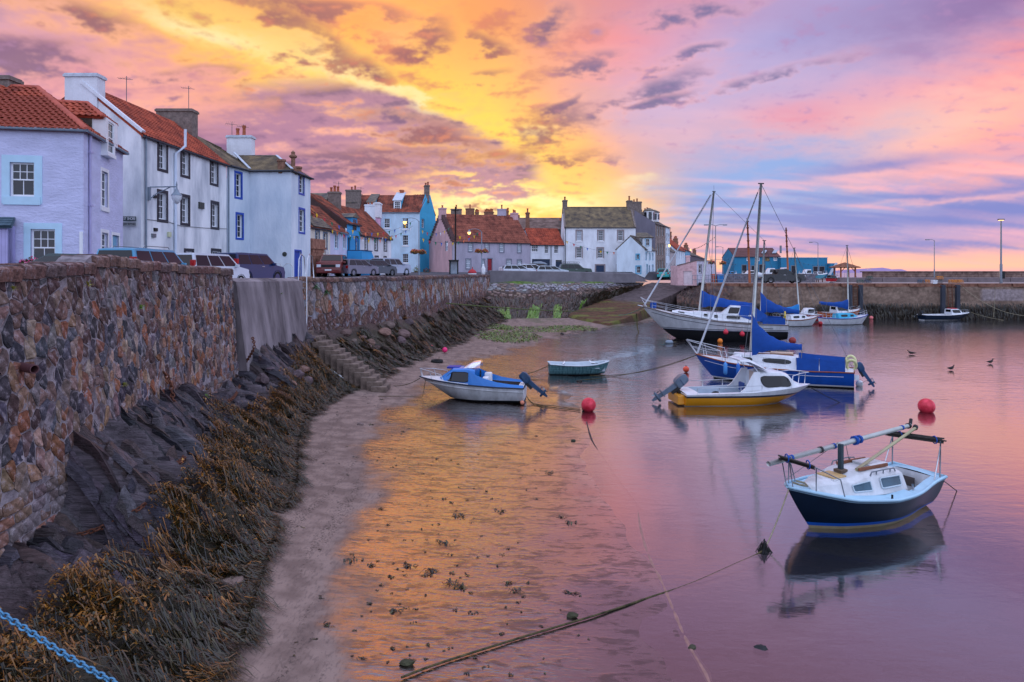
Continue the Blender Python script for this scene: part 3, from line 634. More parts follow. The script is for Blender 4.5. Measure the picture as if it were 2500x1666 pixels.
def pick_slope(y0,y1,lng,per=26,gold=1.0):
 """strands hang in locks: each lock shares a root, a lie and a colour"""
 st=dict(n=0)
 def f(r):
  if st['n']<=0:
   for _ in range(40):
    Y=y0+(y1-y0)*r.random()**1.25;tw=weed_t(Y);t=r.uniform(tw-0.02,0.97)
    if nz(Y*0.9,t*2.2,31.0)+0.75>r.random()or t>tw+0.3:break
   st.update(n=int(per*r.uniform(0.5,1.5)),Y=Y,t=t,L=lng*r.uniform(0.6,1.25),side=r.uniform(-0.42,0.28),ph=r.uniform(0,6.3),am=r.uniform(0.02,0.09),g=r.random(),h=r.uniform(0.5,1.5))
  st['n']-=1
  Y=st['Y']+r.gauss(0,0.10*lng/0.6);t=st['t']+r.gauss(0,0.022);t0w=weed_t(Y)
  L=st['L']*r.uniform(0.55,1.15);wx=edge_x(Y)-wall_x(Y);dt=L/max(1.5,wx)*0.9;side=(st['side']+r.gauss(0,0.10))*L
  pts=[];n=5
  for i in range(n+1):
   f_=i/n;tt=t+dt*f_;yy=Y+side*f_*(0.3+0.7*f_)-0.10*L*f_+st['am']*sin(st['ph']+f_*5.5)+r.uniform(-0.012,0.012)+(st['Y']-Y)*0.45*f_
   if tt<=1.0:p=rock_point(yy,tt)
   else:
    p=rock_point(yy,1.0);over=(tt-1.0)*wx;p.x+=over*0.75;p.z=max(sand_z(p.x,p.y)+0.012,p.z-over*0.5)
   p.z+=(0.10*(1-f_)*st['h']+0.03)*r.uniform(0.3,1.6)
   if tt>0.93:p.z=max(p.z,sand_z(p.x,p.y)+0.01+0.04*r.random())
   pts.append(p)
  top=max(0,1-(t-t0w)*2.2);g=gold*(0.04+0.45*top)*(1.0 if t<0.85 else 0.4)
  root=GOLD if st['g']+r.gauss(0,.2)<g else(OLIVE if r.random()<0.55 else(DARK if r.random()<0.55 else BROWN))
  return pts,(jit(root,0.3,r),jit(OLIVE if r.random()<0.6 else DARK,0.3,r)),1.0
 return f
ribbons('wrack_strands','olive and golden wrack hanging over the near rocks',30000,pick_slope(5.5,33,0.6),5,0.0085,0.6)
ribbons('wrack_beyond','brown wrack covering the slope below the long stone wall',9000,pick_slope(31,77,1.0,18,0.35),6,0.026,1.0)
def pick_tuft(r):
 Y=5.5+27*r.random()**1.3;tw=weed_t(Y);t=tw+abs(r.gauss(0,0.24))-0.02
 if t>0.97 or nz(Y*0.7,t*3.0,55.0)<r.uniform(-0.6,0.35):return None
 p=rock_point(Y,t);p.z+=r.uniform(0.03,0.12);a=r.uniform(0,2*pi);L=r.uniform(0.04,0.10)
 d=Vector((cos(a)*L,sin(a)*L,r.uniform(-0.4,0.8)*L));q=p+d*0.5;q.z+=0.25*L
 return[p,q,p+d],jit(GOLD if r.random()<0.6 else(lin(160,108,34)if r.random()<.5 else OLIVE),0.3,r),1.0
ribbons('bladder_wrack','golden bladder wrack tufts along the top of the weed',46000,pick_tuft,8,0.015,0.1)
def pick_rev(r):
 s,t=r.uniform(0,0.95),r.uniform(0.42,0.98);p=rev_point(s,t);q=rev_point(s+r.uniform(-0.004,0.004),min(1,t+0.10));m_=p.lerp(q,0.5)
 for z_ in(p,m_,q):z_.z+=r.uniform(0.02,0.12)
 gr=nz(s*13+0.6*t,t*0.8,2.0)
 col=lin(96,134,34)if gr>0.26 and t>0.66 else(BROWN if r.random()<0.55 else(OLIVE if r.random()<0.4 else DARK))
 return[p,m_,q],jit(col,0.3,r),1.0
ribbons('slope_weed','brown and green weed on the slope below the concrete wall',5000,pick_rev,9,0.05,1.0)
def pick_patch(r):
 c,rx,ry=r.choice([((1240,823),85,13),((1240,823),70,11),((1400,800),60,5),((1440,776),45,6),((1300,806),90,5),((1215,804),40,5)])
 a=r.uniform(0,2*pi);k=sqrt(r.random());px,py=c[0]+rx*k*cos(a),c[1]+ry*k*sin(a);p=on(px,py,0.35)
 p.z=sand_z(p.x,p.y)+0.02;b=r.uniform(0,2*pi);L=r.uniform(0.15,0.4);q=p+Vector((cos(b)*L,sin(b)*L,0));q.z=sand_z(q.x,q.y)+0.02;m_=p.lerp(q,0.5);m_.z+=r.uniform(0.02,0.10)
 return[p,m_,q],jit(lin(92,112,34),0.35,r),1.0
ribbons('green_weed','bright green weed lying flat on the wet sand',2600,pick_patch,10,0.05,0.3)
# single scraps of weed and small stones left on the sand by the tide
def make_litter():
 r=random.Random(21);V=MB();cols=[]
 spots=[(760,1010),(930,985),(905,1047),(985,1060),(1065,1123),(930,1252),(1085,1220),(1100,1228),(1120,1260),(1220,1245),(860,1385),(905,1395),(955,1420),(1060,1400),(1100,1430),(1130,1435),(965,1505),(905,1490),(1040,1410),(1000,1390),(1085,1330),(1370,1255),(1390,1270),(1340,1150),(1395,1440),(1310,1060),(1260,1440),(640,1490),(615,1420),(800,1550),(1240,1420)]
 spots+=[(r.gauss(950,130),r.uniform(960,1150))for _ in range(70)]+[(r.gauss(1060,160),r.uniform(1120,1650))for _ in range(130)]+[(r.uniform(880,1400),r.uniform(930,1010))for _ in range(60)]+[(r.uniform(1000,1500),r.uniform(770,900))for _ in range(80)]
 for i,(px,py)in enumerate(spots):
  c=on(px,py,0.1);size=r.uniform(0.06,0.16)if i<31 else r.uniform(0.015,0.06);size*=(1 if py>930 else 1.8)
  if c.x<edge_x(c.y)+0.3:continue
  for k in range(10 if i<31 else 5):
   a=r.uniform(0,2*pi);L=size*r.uniform(0.5,1.3);p=c+Vector((r.gauss(0,size*0.4),r.gauss(0,size*0.3),0));q=p+Vector((cos(a)*L,sin(a)*L*0.6,0))
   p.z=sand_z(p.x,p.y)+0.006;q.z=sand_z(q.x,q.y)+0.004;m_=p.lerp(q,0.5);m_.z+=r.uniform(0.01,0.05)*size*8
   d=(q-p);w=Vector((-d.y,d.x,0)).normalized()*r.uniform(0.006,0.016)*(1+size*3)
   b=len(V.v);V.v+=[tuple(p-w),tuple(p+w),tuple(m_-w),tuple(m_+w),tuple(q-w*.3),tuple(q+w*.3)];V.f+=[(b,b+1,b+3,b+2),(b+2,b+3,b+5,b+4)]
   col=jit(r.choice([lin(46,40,24),lin(60,44,24),lin(38,36,26),lin(72,66,30)]),0.3,r);cols+=[col]*6
 o=V.build('weed_scraps',attr_mat('wet_weed'),None);colour(o,cols);tag(o,'dark scraps of weed strewn over the wet sand','seaweed',kind='stuff')
make_litter()
# ================================================================== sea walls
class Path:
 def __init__(s,pts):
  s.p=[Vector((x,y,0))for x,y in pts];s.L=[0.0]
  for a,b in zip(s.p,s.p[1:]):s.L.append(s.L[-1]+(b-a).length)
 def at(s,d,out=0.0):
  i=max(0,min(len(s.p)-2,next((k for k in range(len(s.p)-1)if d<=s.L[k+1]),len(s.p)-2)))
  a,b=s.p[i],s.p[i+1];t=(d-s.L[i])/(s.L[i+1]-s.L[i]);q=a.lerp(b,t);u=(b-a).normalized()
  if 0<t<1:
   u0=(s.p[i]-s.p[i-1]).normalized()if i>0 else u;u1=(s.p[i+2]-s.p[i+1]).normalized()if i+2<len(s.p)else u
   u=((u0+u).normalized().lerp((u+u1).normalized(),t)).normalized()
  return q+Vector((u.y,-u.x,0))*out
def clip(poly,mx,my,nx,ny):
 out=[];n=len(poly)
 for i in range(n):
  p,q=poly[i],poly[(i+1)%n];a=(p[0]-mx)*nx+(p[1]-my)*ny;b=(q[0]-mx)*nx+(q[1]-my)*ny
  if a<=0:out.append(p)
  if(a<0<b)or(b<0<a):t=a/(a-b);out.append((lerp(p[0],q[0],t),lerp(p[1],q[1],t)))
 return out
def voronoi(seeds,rad):
 cell={};res=[]
 for i,(x,y)in enumerate(seeds):cell.setdefault((int(x//rad),int(y//rad)),[]).append(i)
 for i,(x,y)in enumerate(seeds):
  poly=[(x-rad,y-rad),(x+rad,y-rad),(x+rad,y+rad),(x-rad,y+rad)];gx,gy=int(x//rad),int(y//rad)
  for dx in(-2,-1,0,1,2):
   for dy in(-2,-1,0,1,2):
    for j in cell.get((gx+dx,gy+dy),()):
     if j==i:continue
     X,Y=seeds[j];nx,ny=X-x,Y-y
     if nx*nx+ny*ny<5*rad*rad:poly=clip(poly,(x+X)/2,(y+Y)/2,nx,ny)
     if len(poly)<3:break
  res.append(poly)
 return res
def round_poly(P):
 out=[];n=len(P)
 for i in range(n):
  a,b=P[i],P[(i+1)%n];out+=[(lerp(a[0],b[0],0.13),lerp(a[1],b[1],0.13)),(lerp(a[0],b[0],0.87),lerp(a[1],b[1],0.87))]
 if len(out)>12:out=[p for k,p in enumerate(out)if k%4!=3]
 return out
def inset(P,d):
 cx=sum(p[0]for p in P)/len(P);cy_=sum(p[1]for p in P)/len(P);o=[]
 for p in P:
  v=Vector((p[0]-cx,p[1]-cy_));l=v.length;k=max(0.25,(l-d)/l)if l>1e-6 else 1;o.append((cx+v.x*k,cy_+v.y*k))
 return o,(cx,cy_)
def stone_geo(mb,cols,poly,surf,h,col,r,gap=0.017):
 P,c=inset(poly,gap*r.choice((.5,.8,1.2,2.0)));P=round_poly(P)
 if len(P)<4:return False
 A,_=inset(P,0.0);B,_=inset(P,0.018+0.05*min(0.4,sqrt(abs(sum(P[i][0]*P[(i+1)%len(P)][1]-P[(i+1)%len(P)][0]*P[i][1]for i in range(len(P)))/2))))
 n=len(P);base=len(mb.v);tx,ty=r.uniform(-0.12,0.12),r.uniform(-0.15,0.15)
 for p in A:mb.v.append(tuple(surf(p[0],p[1],-0.03)))
 for p in A:mb.v.append(tuple(surf(p[0],p[1],h*0.45+r.uniform(-0.006,0.006))))
 for p in B:mb.v.append(tuple(surf(p[0],p[1],h+(p[0]-c[0])*tx+(p[1]-c[1])*ty+r.uniform(-0.010,0.010))))
 mb.v.append(tuple(surf(c[0],c[1],h*1.06+r.uniform(-0.008,0.008))))
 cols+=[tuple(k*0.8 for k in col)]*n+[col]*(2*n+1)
 for k in(0,1):
  for i in range(n):j=(i+1)%n;mb.f.append((base+k*n+i,base+k*n+j,base+(k+1)*n+j,base+(k+1)*n+i))
 for i in range(n):j=(i+1)%n;mb.f.append((base+2*n+i,base+2*n+j,base+3*n))
 return True
STONES=[lin(140,96,80),lin(112,84,80),lin(120,112,116),lin(88,86,96),lin(152,100,74),lin(142,116,106),lin(92,70,68),lin(176,150,136),lin(76,72,80),lin(130,106,102),lin(158,124,102)]
mstone=attr_mat('rubble_stone',0.88,0.5,8.0,1.0,16.0,speck=((178,168,174),5.0,0.54,0.75))
def stone_wall(name,label,path,s0,s1,zlo,ztop,size,asp,batter,seed,keep,colf,mortar,course=None,back=0.55,cope=True):
 pth=Path(path);r=random.Random(seed);mid=pth.at((s0+s1)/2)
 root=thing(name,label,'wall',(mid.x,mid.y,0));org=root.location.copy()
 def surf(s,z,d):return pth.at(s,d+batter*(ztop(s)-z))+Vector((0,0,z))
 # mortar face and body
 mb=MB(org);nS=int((s1-s0)/0.22)+1;nZ=18
 for i in range(nS+1):
  s=s0+(s1-s0)*i/nS;zl=zlo(s)
  for k in range(nZ+1):
   z=lerp(zl,ztop(s),k/nZ);mb.v.append(tuple(surf(s,z,0.012*fb(s*3,z*3,seed)+0.0)))
  mb.v.append(tuple(surf(s,ztop(s),-back)));mb.v.append(tuple(surf(s,zl,-back-batter*(ztop(s)-zl))))
 n=nZ+3
 for i in range(nS):
  for k in range(n-1):a=i*n+k;mb.f.append((a,a+n,a+n+1,a+1))
 mb.f.append(tuple(range(n))[::1]);mb.f.append(tuple(nS*n+k for k in range(n))[::-1])
 mb.build('mortar',mortar,root,False)
 # stones
 seeds=[];s=s0
 while s<s1:
  z=-0.5+r.uniform(0,size*asp)
  k=size*(1.0 if course is None else 1.0)
  while z<7:
   if r.random()>0.2 and zlo(s)-0.25<z<ztop(s)-(0.1 if cope else-0.2):seeds.append((s+r.uniform(-0.42,0.42)*size,(z+r.uniform(-0.40,0.40)*size*asp)/asp))
   z+=size*asp*r.uniform(0.75,1.35)
  s+=k*r.uniform(0.85,1.1)
 polys=[]
 for P in voronoi(seeds,size*1.15):
  if len(P)<3:continue
  Q=[(p[0],p[1]*asp)for p in P];cs=sum(p[0]for p in Q)/len(Q);cz_=sum(p[1]for p in Q)/len(Q)
  if course and course(cs,cz_):continue
  top=ztop(cs)-(0.24 if cope else 0.02)
  Q=clip(Q,0,top,0,1);Q=clip(Q,s0+0.02,0,-1,0)if len(Q)>=3 else Q;Q=clip(Q,s1-0.02,0,1,0)if len(Q)>=3 else Q
  if len(Q)<3 or max(p[1]for p in Q)<zlo(cs):continue
  polys.append((Q,cs,cz_))
 if course:
  z=0.2;row=0
  while z<3:
   h=0.19+0.05*((row*7)%3)/2;s=s0+(row%2)*0.2
   while s<s1:
    w=r.uniform(0.32,0.52)
    if course(s+w/2,z+h/2)and z+h>zlo(s):polys.append(([(s,z),(s+w,z),(s+w,z+h),(s,z+h)],s+w/2,z+h/2))
    s+=w
   z+=h;row+=1
 def area(q):
  Q,cs,cz_=q;a=abs(sum(Q[i][0]*Q[(i+1)%len(Q)][1]-Q[(i+1)%len(Q)][0]*Q[i][1]for i in range(len(Q)))/2);p=pth.at(cs);return a/(p.y*p.y+p.x*p.x)
 polys.sort(key=area,reverse=True)
 rest=MB(org);rc=[]
 for i,(Q,cs,cz_)in enumerate(polys):
  col=tuple(x*.8 for x in colf(cs,cz_,r));h=r.uniform(0.004,0.045)*(size/0.30)
  if i<keep:
   c0=surf(cs,cz_,0);mb=MB(c0);cl=[]
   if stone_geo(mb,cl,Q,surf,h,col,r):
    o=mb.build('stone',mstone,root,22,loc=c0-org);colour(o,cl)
  else:stone_geo(rest,rc,Q,surf,h,col,r)
 if rest.v:
  o=rest.build('small_stones',mstone,root,22);colour(o,rc);o['kind']='stuff'
 if cope:
  s=s0
  while s<s1-0.15:
   w=min(r.uniform(0.45,0.95),s1-s);zt=ztop(s+w/2)+r.uniform(-0.03,0.04);mb=MB();cl=[]
   c0=surf(s+w/2,zt-0.12,-0.1);mb=MB(c0);q=[]
   for(d,z)in((0.07,zt-0.24),(0.09,zt-0.04),(0.03,zt),(-back-0.02,zt+0.01),(-back-0.05,zt-0.22)):
    q.append((d,z))
   sec=[[surf(x,z+r.uniform(-0.012,0.012),d+r.uniform(-0.015,0.015))for d,z in q]for x in(s+0.012,s+w*0.35,s+w*0.7,s+w-0.012)]
   mb.loft(sec);o=mb.build('coping_stone',mstone,root,40,fix=True,loc=c0-org);colour(o,[jit(r.choice([lin(104,76,70),lin(92,74,74),lin(116,90,80)]),0.15,r)]*len(mb.v));s+=w
 return root,surf,pth
mortar1=mat('lime_mortar',(112,102,106),0.95,0.35,2.2,bump=1.0,bscale=12,col2=(176,166,172))
mortar2=mat('weathered_mortar',(112,102,106),0.95,0.4,1.6,bump=0.9,bscale=10,col2=(164,162,172))
P1=Path(WALL1)
def y_at(pth,s):return pth.at(s).y
def col1(s,z,r):
 c=r.choice(STONES)
 if z>4.7:c=r.choice([STONES[1],STONES[5],STONES[2],STONES[6]])
 if z<2.0:c=r.choice([lin(124,110,110),lin(112,98,98),lin(132,104,92),STONES[0]])
 return jit(c,0.22,r)
sN=P1.L[1]-1.2
w1,surf1,pth1=stone_wall('rubble_sea_wall','high rubble stone sea wall with pale mortar along the street, nearest the camera',WALL1,sN,P1.L[-1],lambda s:0.7,lambda s:pw([sN,P1.L[1]+0.6,P1.L[1]+3.0,P1.L[1]+3.3,P1.L[-1]],[5.60,5.62,5.68,5.86,5.62],s),0.228,1.3,0.055,3,300,col1,mortar1,course=lambda s,z:z<pw([10,19.5,20.5,26],[1.9,1.7,1.95,2.05],y_at(P1,s)))
P2=Path(WALL2)
def col2(s,z,r):
 c=r.choice([STONES[0],STONES[4],STONES[7],STONES[5],lin(166,162,168),lin(150,147,153),lin(140,112,98),lin(158,150,152)])
 if z<3.3:c=r.choice([lin(112,84,78),lin(104,80,78),lin(122,94,86)])
 if z>4.7:c=r.choice([lin(124,112,112),lin(108,96,96),lin(140,134,138)])
 return jit(c,0.2,r)
w2,surf2,pth2=stone_wall('long_stone_wall','long low stone sea wall curving away behind the steps',WALL2,0,P2.L[-1],lambda s:2.0,lambda s:5.22+0.02*sin(s),0.34,1.6,0.05,4,300,col2,mortar2)
# ---- smooth concrete buttress between the two
def buttress():
 conc=mat('stained_concrete',(84,76,80),0.85,0.3,1.3,bump=0.5,bscale=7,stretch=(1,1,0.22),col2=(150,140,144),detail=9)
 root=thing('concrete_buttress','smooth sloping concrete buttress between the rubble wall and the long wall','wall',(-10.4,28.9,0));o=root.location.copy()
 p=Path([(-10.42,25.75),(-9.95,32.2)]);L_=p.L[-1];mb=MB(o);sec=[]
 for s in(0,L_*0.2,L_*0.4,L_*0.6,L_*0.8,L_):
  zt=lerp(5.28,5.22,s/L_);b=lambda z:0.13*(zt-z)
  sec.append([p.at(s,b(1.6))+Vector((0,0,1.6)),p.at(s,b(3.2))+Vector((0,0,3.2)),p.at(s,b(zt-0.35))+Vector((0,0,zt-0.35)),p.at(s,0.0)+Vector((0,0,zt-0.14)),p.at(s,-0.35)+Vector((0,0,zt)),p.at(s,-1.3)+Vector((0,0,zt)),p.at(s,-1.3)+Vector((0,0,1.6))])
 mb.loft(sec);mb.build('concrete_face',conc,root,False,True)
 for f in(0.30,0.62):
  mb=MB(o);s=L_*f;mb.prism([p.at(s,0.13*(5.2-z)+0.004)+Vector((0,0,z))for z in(2.6,4.8)]+[p.at(s+0.03,0.13*(5.2-z)+0.004)+Vector((0,0,z))for z in(4.8,2.6)],p.at(0,0.01)-p.at(0,0));mb.build('shutter_mark',conc,root,fix=True)
  # return wall at the recess, ladder and rail
 root2=thing('recess_wall','short return wall of reddish stone in the recess above the steps','wall',(-10.5,33.3,0));o2=root2.location.copy()
 mb=MB(o2);mb.prism([(-10.0,32.25,1.9),(-10.0,32.25,5.1),(-11.3,32.3,5.1),(-11.3,32.3,1.9)],(0,0.35,0));mb.prism([(-11.25,32.6,1.9),(-11.25,32.6,5.12),(-11.2,34.7,5.12),(-11.2,34.7,1.9)],(0.35,0,0))
 mb.build('masonry',mortar2,root2,fix=True)
 lad=thing('quay_ladder','pale metal ladder rail climbing the recess beside the buttress','ladder',(-10.6,34.3,2.2));ol=lad.location.copy()
 for dx in(0,0.42):
  mb=MB(ol);mb.tube([(-10.75+dx,34.35,2.4),(-10.75+dx,34.35,5.3),(-10.75+dx,34.45,6.15),(-10.75+dx,34.8,6.42),(-10.75+dx,35.3,6.3),(-10.75+dx,35.6,5.2)],0.025,6);mb.build('stringer',M['steel'],lad,True)
 for k in range(9):mb=MB(ol);mb.tube([(-10.75,34.35,2.6+k*0.3),(-10.33,34.35,2.6+k*0.3)],0.016,5);mb.build('rung',M['steel'],lad,True)
buttress()
# ---- grey concrete wall on the far side
def far_wall():
 conc=mat('grey_render',(116,112,118),0.9,0.22,0.6,bump=0.3,bscale=6)
 root=thing('grey_concrete_wall','low grey concrete wall above the stone pitching in front of the far white house','wall',(6.6,85.5,0));o=root.location.copy()
 p=Path(WALL3);mb=MB(o);sec=[]
 for i in range(13):
  s=p.L[-1]*i/12;zt=pw([0,p.L[1],p.L[-1]],[5.72,5.6,5.36],s);zb=4.1
  sec.append([p.at(s,0.12)+Vector((0,0,zb)),p.at(s,0.02)+Vector((0,0,zt-0.08)),p.at(s,-0.06)+Vector((0,0,zt)),p.at(s,-0.40)+Vector((0,0,zt)),p.at(s,-0.40)+Vector((0,0,zb))])
 mb.loft(sec);mb.build('wall_body',conc,root,fix=True)
 a,b=at(1556,668,92),at(1582,688,95);mb=MB(o);mb.prism([p.at(p.L[-1],0.02)+Vector((0,0,5.34)),p.at(p.L[-1],0.1)+Vector((0,0,4.2)),Vector((b.x,b.y,4.15))],(-0.25,0.35,0));mb.build('sloped_end',conc,root,fix=True)
far_wall()
# ---- pitching stones on the upper slope: each a single slab
def pitching():
 r=random.Random(13);root=thing('stone_pitching','rows of pale set stones on the bank under the grey wall','stonework',tuple(rev_point(0.4,0.2)));org=root.location.copy()
 mp=attr_mat('pale_stone',0.85,0.3,4,0.5,14);n=0
 for row in range(9):
  t0=0.10+row*0.042
  k=0
  while k<46:
   s=0.01+k/48+r.uniform(-0.004,0.004)+(row%2)*0.010;k+=1
   if s>0.95 or(row>4 and r.random()<0.45)or r.random()<0.1:continue
   if n>290:break
   n+=1
   p=rev_point(s,t0);q=rev_point(s+0.018,t0);u=rev_point(s,t0+0.040);a,b=(q-p)*r.uniform(0.75,0.98),(u-p)*r.uniform(0.7,0.95);nrm=a.cross(b).normalized()
   if nrm.z<0:nrm=-nrm
   h=r.uniform(0.05,0.16);sk=b*r.uniform(-0.15,0.15);c=[p,p+a+sk*0.3,p+a+b+sk,p+b];mid=sum(c,Vector())/4
   mb=MB(p);mb.add([mid+(x-mid)*1.0-nrm*0.1 for x in c]+[mid+(x-mid)*0.9+nrm*h*r.uniform(0.7,1.2)for x in c],[(0,1,5,4),(1,2,6,5),(2,3,7,6),(3,0,4,7),(4,5,6,7)])
   o=mb.build('stone',mp,root,fix=True,loc=p-org);c0=lin(138,134,140)if row<5 and nz(s*9,row*.4)>-0.25 else lin(124,104,96);colour(o,[jit(c0,0.18,r)]*8)
pitching()
# ---- concrete steps down to the beach
def steps():
 conc=mat('step_concrete',(98,84,78),0.9,0.3,1.8,bump=0.7,bscale=12,col2=(140,122,110))
 root=thing('stone_steps','flight of concrete steps leading down the weedy slope to the sand','steps',(-8.5,34,0));org=root.location.copy()
 a,b=Vector((-10.25,33.6,2.62)),Vector((-6.85,33.9,0.55));n=13
 pts=[(740,810),(770,822),(787,834),(803,845),(818,855),(832,866),(847,877),(863,888),(877,898),(890,909),(905,921),(920,932),(930,944)]
 for i,(px,py)in enumerate(pts):
  z=lerp(2.62,0.50,i/(n-1));p=on(px,py,z);w=0.52;mb=MB(p);d=1.3
  mb.bbox(p.x-w*0.72,p.x+w*0.55,p.y-d*0.28,p.y+d*0.62,z-0.75,z+0.003*i,0.025);mb.build('step',conc,root,loc=p-org)
steps()
def boulders():
 r=random.Random(31);n=0
 mr_=attr_mat('boulder_rock',0.8,0.4,3.0,0.7,12)
 spots=[(860,835),(885,822),(905,838),(920,850),(935,815),(950,800),(985,822),(978,835),(840,815),(895,858),(815,800),(1000,790),(1010,765),(1040,772),(1115,785),(1060,800),(640,930),(690,905),(720,920),(730,950),(745,935),(705,945),(660,905),(735,905),(1165,742),(1190,733),(1145,748)]
 OR='first second third fourth fifth sixth seventh eighth ninth tenth eleventh twelfth thirteenth fourteenth fifteenth sixteenth seventeenth eighteenth nineteenth twentieth'.split();ri=sorted([s for s in spots if s[0]>760]);le=sorted([s for s in spots if s[0]<=760],reverse=True)
 for(px,py)in spots:
  t=0.35;p=None
  d=ray(px,py);best=1e9
  for k in range(300):
   Y=18+k*0.2
   X=d.x*Y;wx,ex=wall_x(Y)-0.25,edge_x(Y)+0.35;tt=(X-wx)/(ex-wx)
   if 0<=tt<=1:
    q=rock_point(Y,tt);e=abs(q.z-(CZ+d.z*Y))
    if e<best:best=e;p=q
  if p is None:continue
  s=r.uniform(0.16,0.36)*(p.y/34)**0.5;bm=bmesh.new();bmesh.ops.create_icosphere(bm,subdivisions=2,radius=1)
  o3=Vector((r.uniform(0,99),r.uniform(0,99),0))
  for v in bm.verts:
   k=1+0.45*mnoise.noise(v.co*1.1+o3);v.co=Vector((v.co.x*k*s*1.3,v.co.y*k*s,v.co.z*k*s*0.75))
  me=bpy.data.meshes.new('boulder');bm.to_mesh(me);bm.free();me.materials.append(mr_);o=bpy.data.objects.new('boulder',me);C.objects.link(o);o.location=p+Vector((0,0,s*0.25));o.rotation_euler=(r.uniform(-.3,.3),r.uniform(-.3,.3),r.uniform(0,6))
  colour(o,[jit(r.choice([lin(112,92,88),lin(98,84,88),lin(128,100,90)]),0.15,r)]*len(me.vertices))
  tag(o,(OR[ri.index((px,py))]+' boulder from the steps, counting along the slope below the long wall')if px>760 else OR[le.index((px,py))]+' boulder from the steps, counting back towards the concrete buttress','boulder','boulders on the weedy slope');n+=1
boulders()
# ================================================================== building kit
class Face:
 """an upright wall plane from A to B (seen from outside: left to right)"""
 def __init__(s,A,B,z0,z1):
  s.A=Vector((A[0],A[1]));s.B=Vector((B[0],B[1]));s.d=(s.B-s.A).normalized();s.n=Vector((s.d.y,-s.d.x));s.L=(s.B-s.A).length;s.z0=z0;s.z1=z1;s.holes=[]
 def loc(s,px,py):
  r=ray(px,py);r2=Vector((r.x,r.y));t=s.A.dot(s.n)/r2.dot(s.n);p=r2*t;return(p-s.A).dot(s.d),CZ+r.z*t
 def pt(s,a,z,out=0.0):p=s.A+s.d*a+s.n*out;return Vector((p.x,p.y,z))
 def rect(s,x0,y0,x1,y1):
  a=s.loc(x0,y0);b=s.loc(x1,y1);c=s.loc(x0,y1);d_=s.loc(x1,y0)
  return[min(a[0],c[0]),(c[1]+b[1])/2,max(b[0],d_[0]),(a[1]+d_[1])/2]
 def box(s,mb,a0,a1,z0,z1,o0,o1):
  mb.hexa([s.pt(a0,z0,o1),s.pt(a1,z0,o1),s.pt(a1,z0,o0),s.pt(a0,z0,o0),s.pt(a0,z1,o1),s.pt(a1,z1,o1),s.pt(a1,z1,o0),s.pt(a0,z1,o0)])
 def wall(s,mb,depth=0.18):
  H=[h for h in s.holes if h[2]>0 and h[0]<s.L]
  xs=sorted({0,s.L,*[min(s.L,max(0,v))for h in H for v in(h[0],h[2])]});zs=sorted({s.z0,s.z1,*[min(s.z1,max(s.z0,v))for h in H for v in(h[1],h[3])]})
  for i in range(len(xs)-1):
   for k in range(len(zs)-1):
    cx,cz_=(xs[i]+xs[i+1])/2,(zs[k]+zs[k+1])/2
    if xs[i+1]-xs[i]<1e-5 or zs[k+1]-zs[k]<1e-5:continue
    if any(h[0]<cx<h[2]and h[1]<cz_<h[3]for h in H):continue
    mb.quad(s.pt(xs[i],zs[k]),s.pt(xs[i+1],zs[k]),s.pt(xs[i+1],zs[k+1]),s.pt(xs[i],zs[k+1]))
  for h in H:
   a0,z0,a1,z1=h[:4]
   for p,q in(((a0,z0),(a1,z0)),((a1,z0),(a1,z1)),((a1,z1),(a0,z1)),((a0,z1),(a0,z0))):
    mb.quad(s.pt(*p),s.pt(*q),s.pt(*q,-depth),s.pt(*p,-depth))
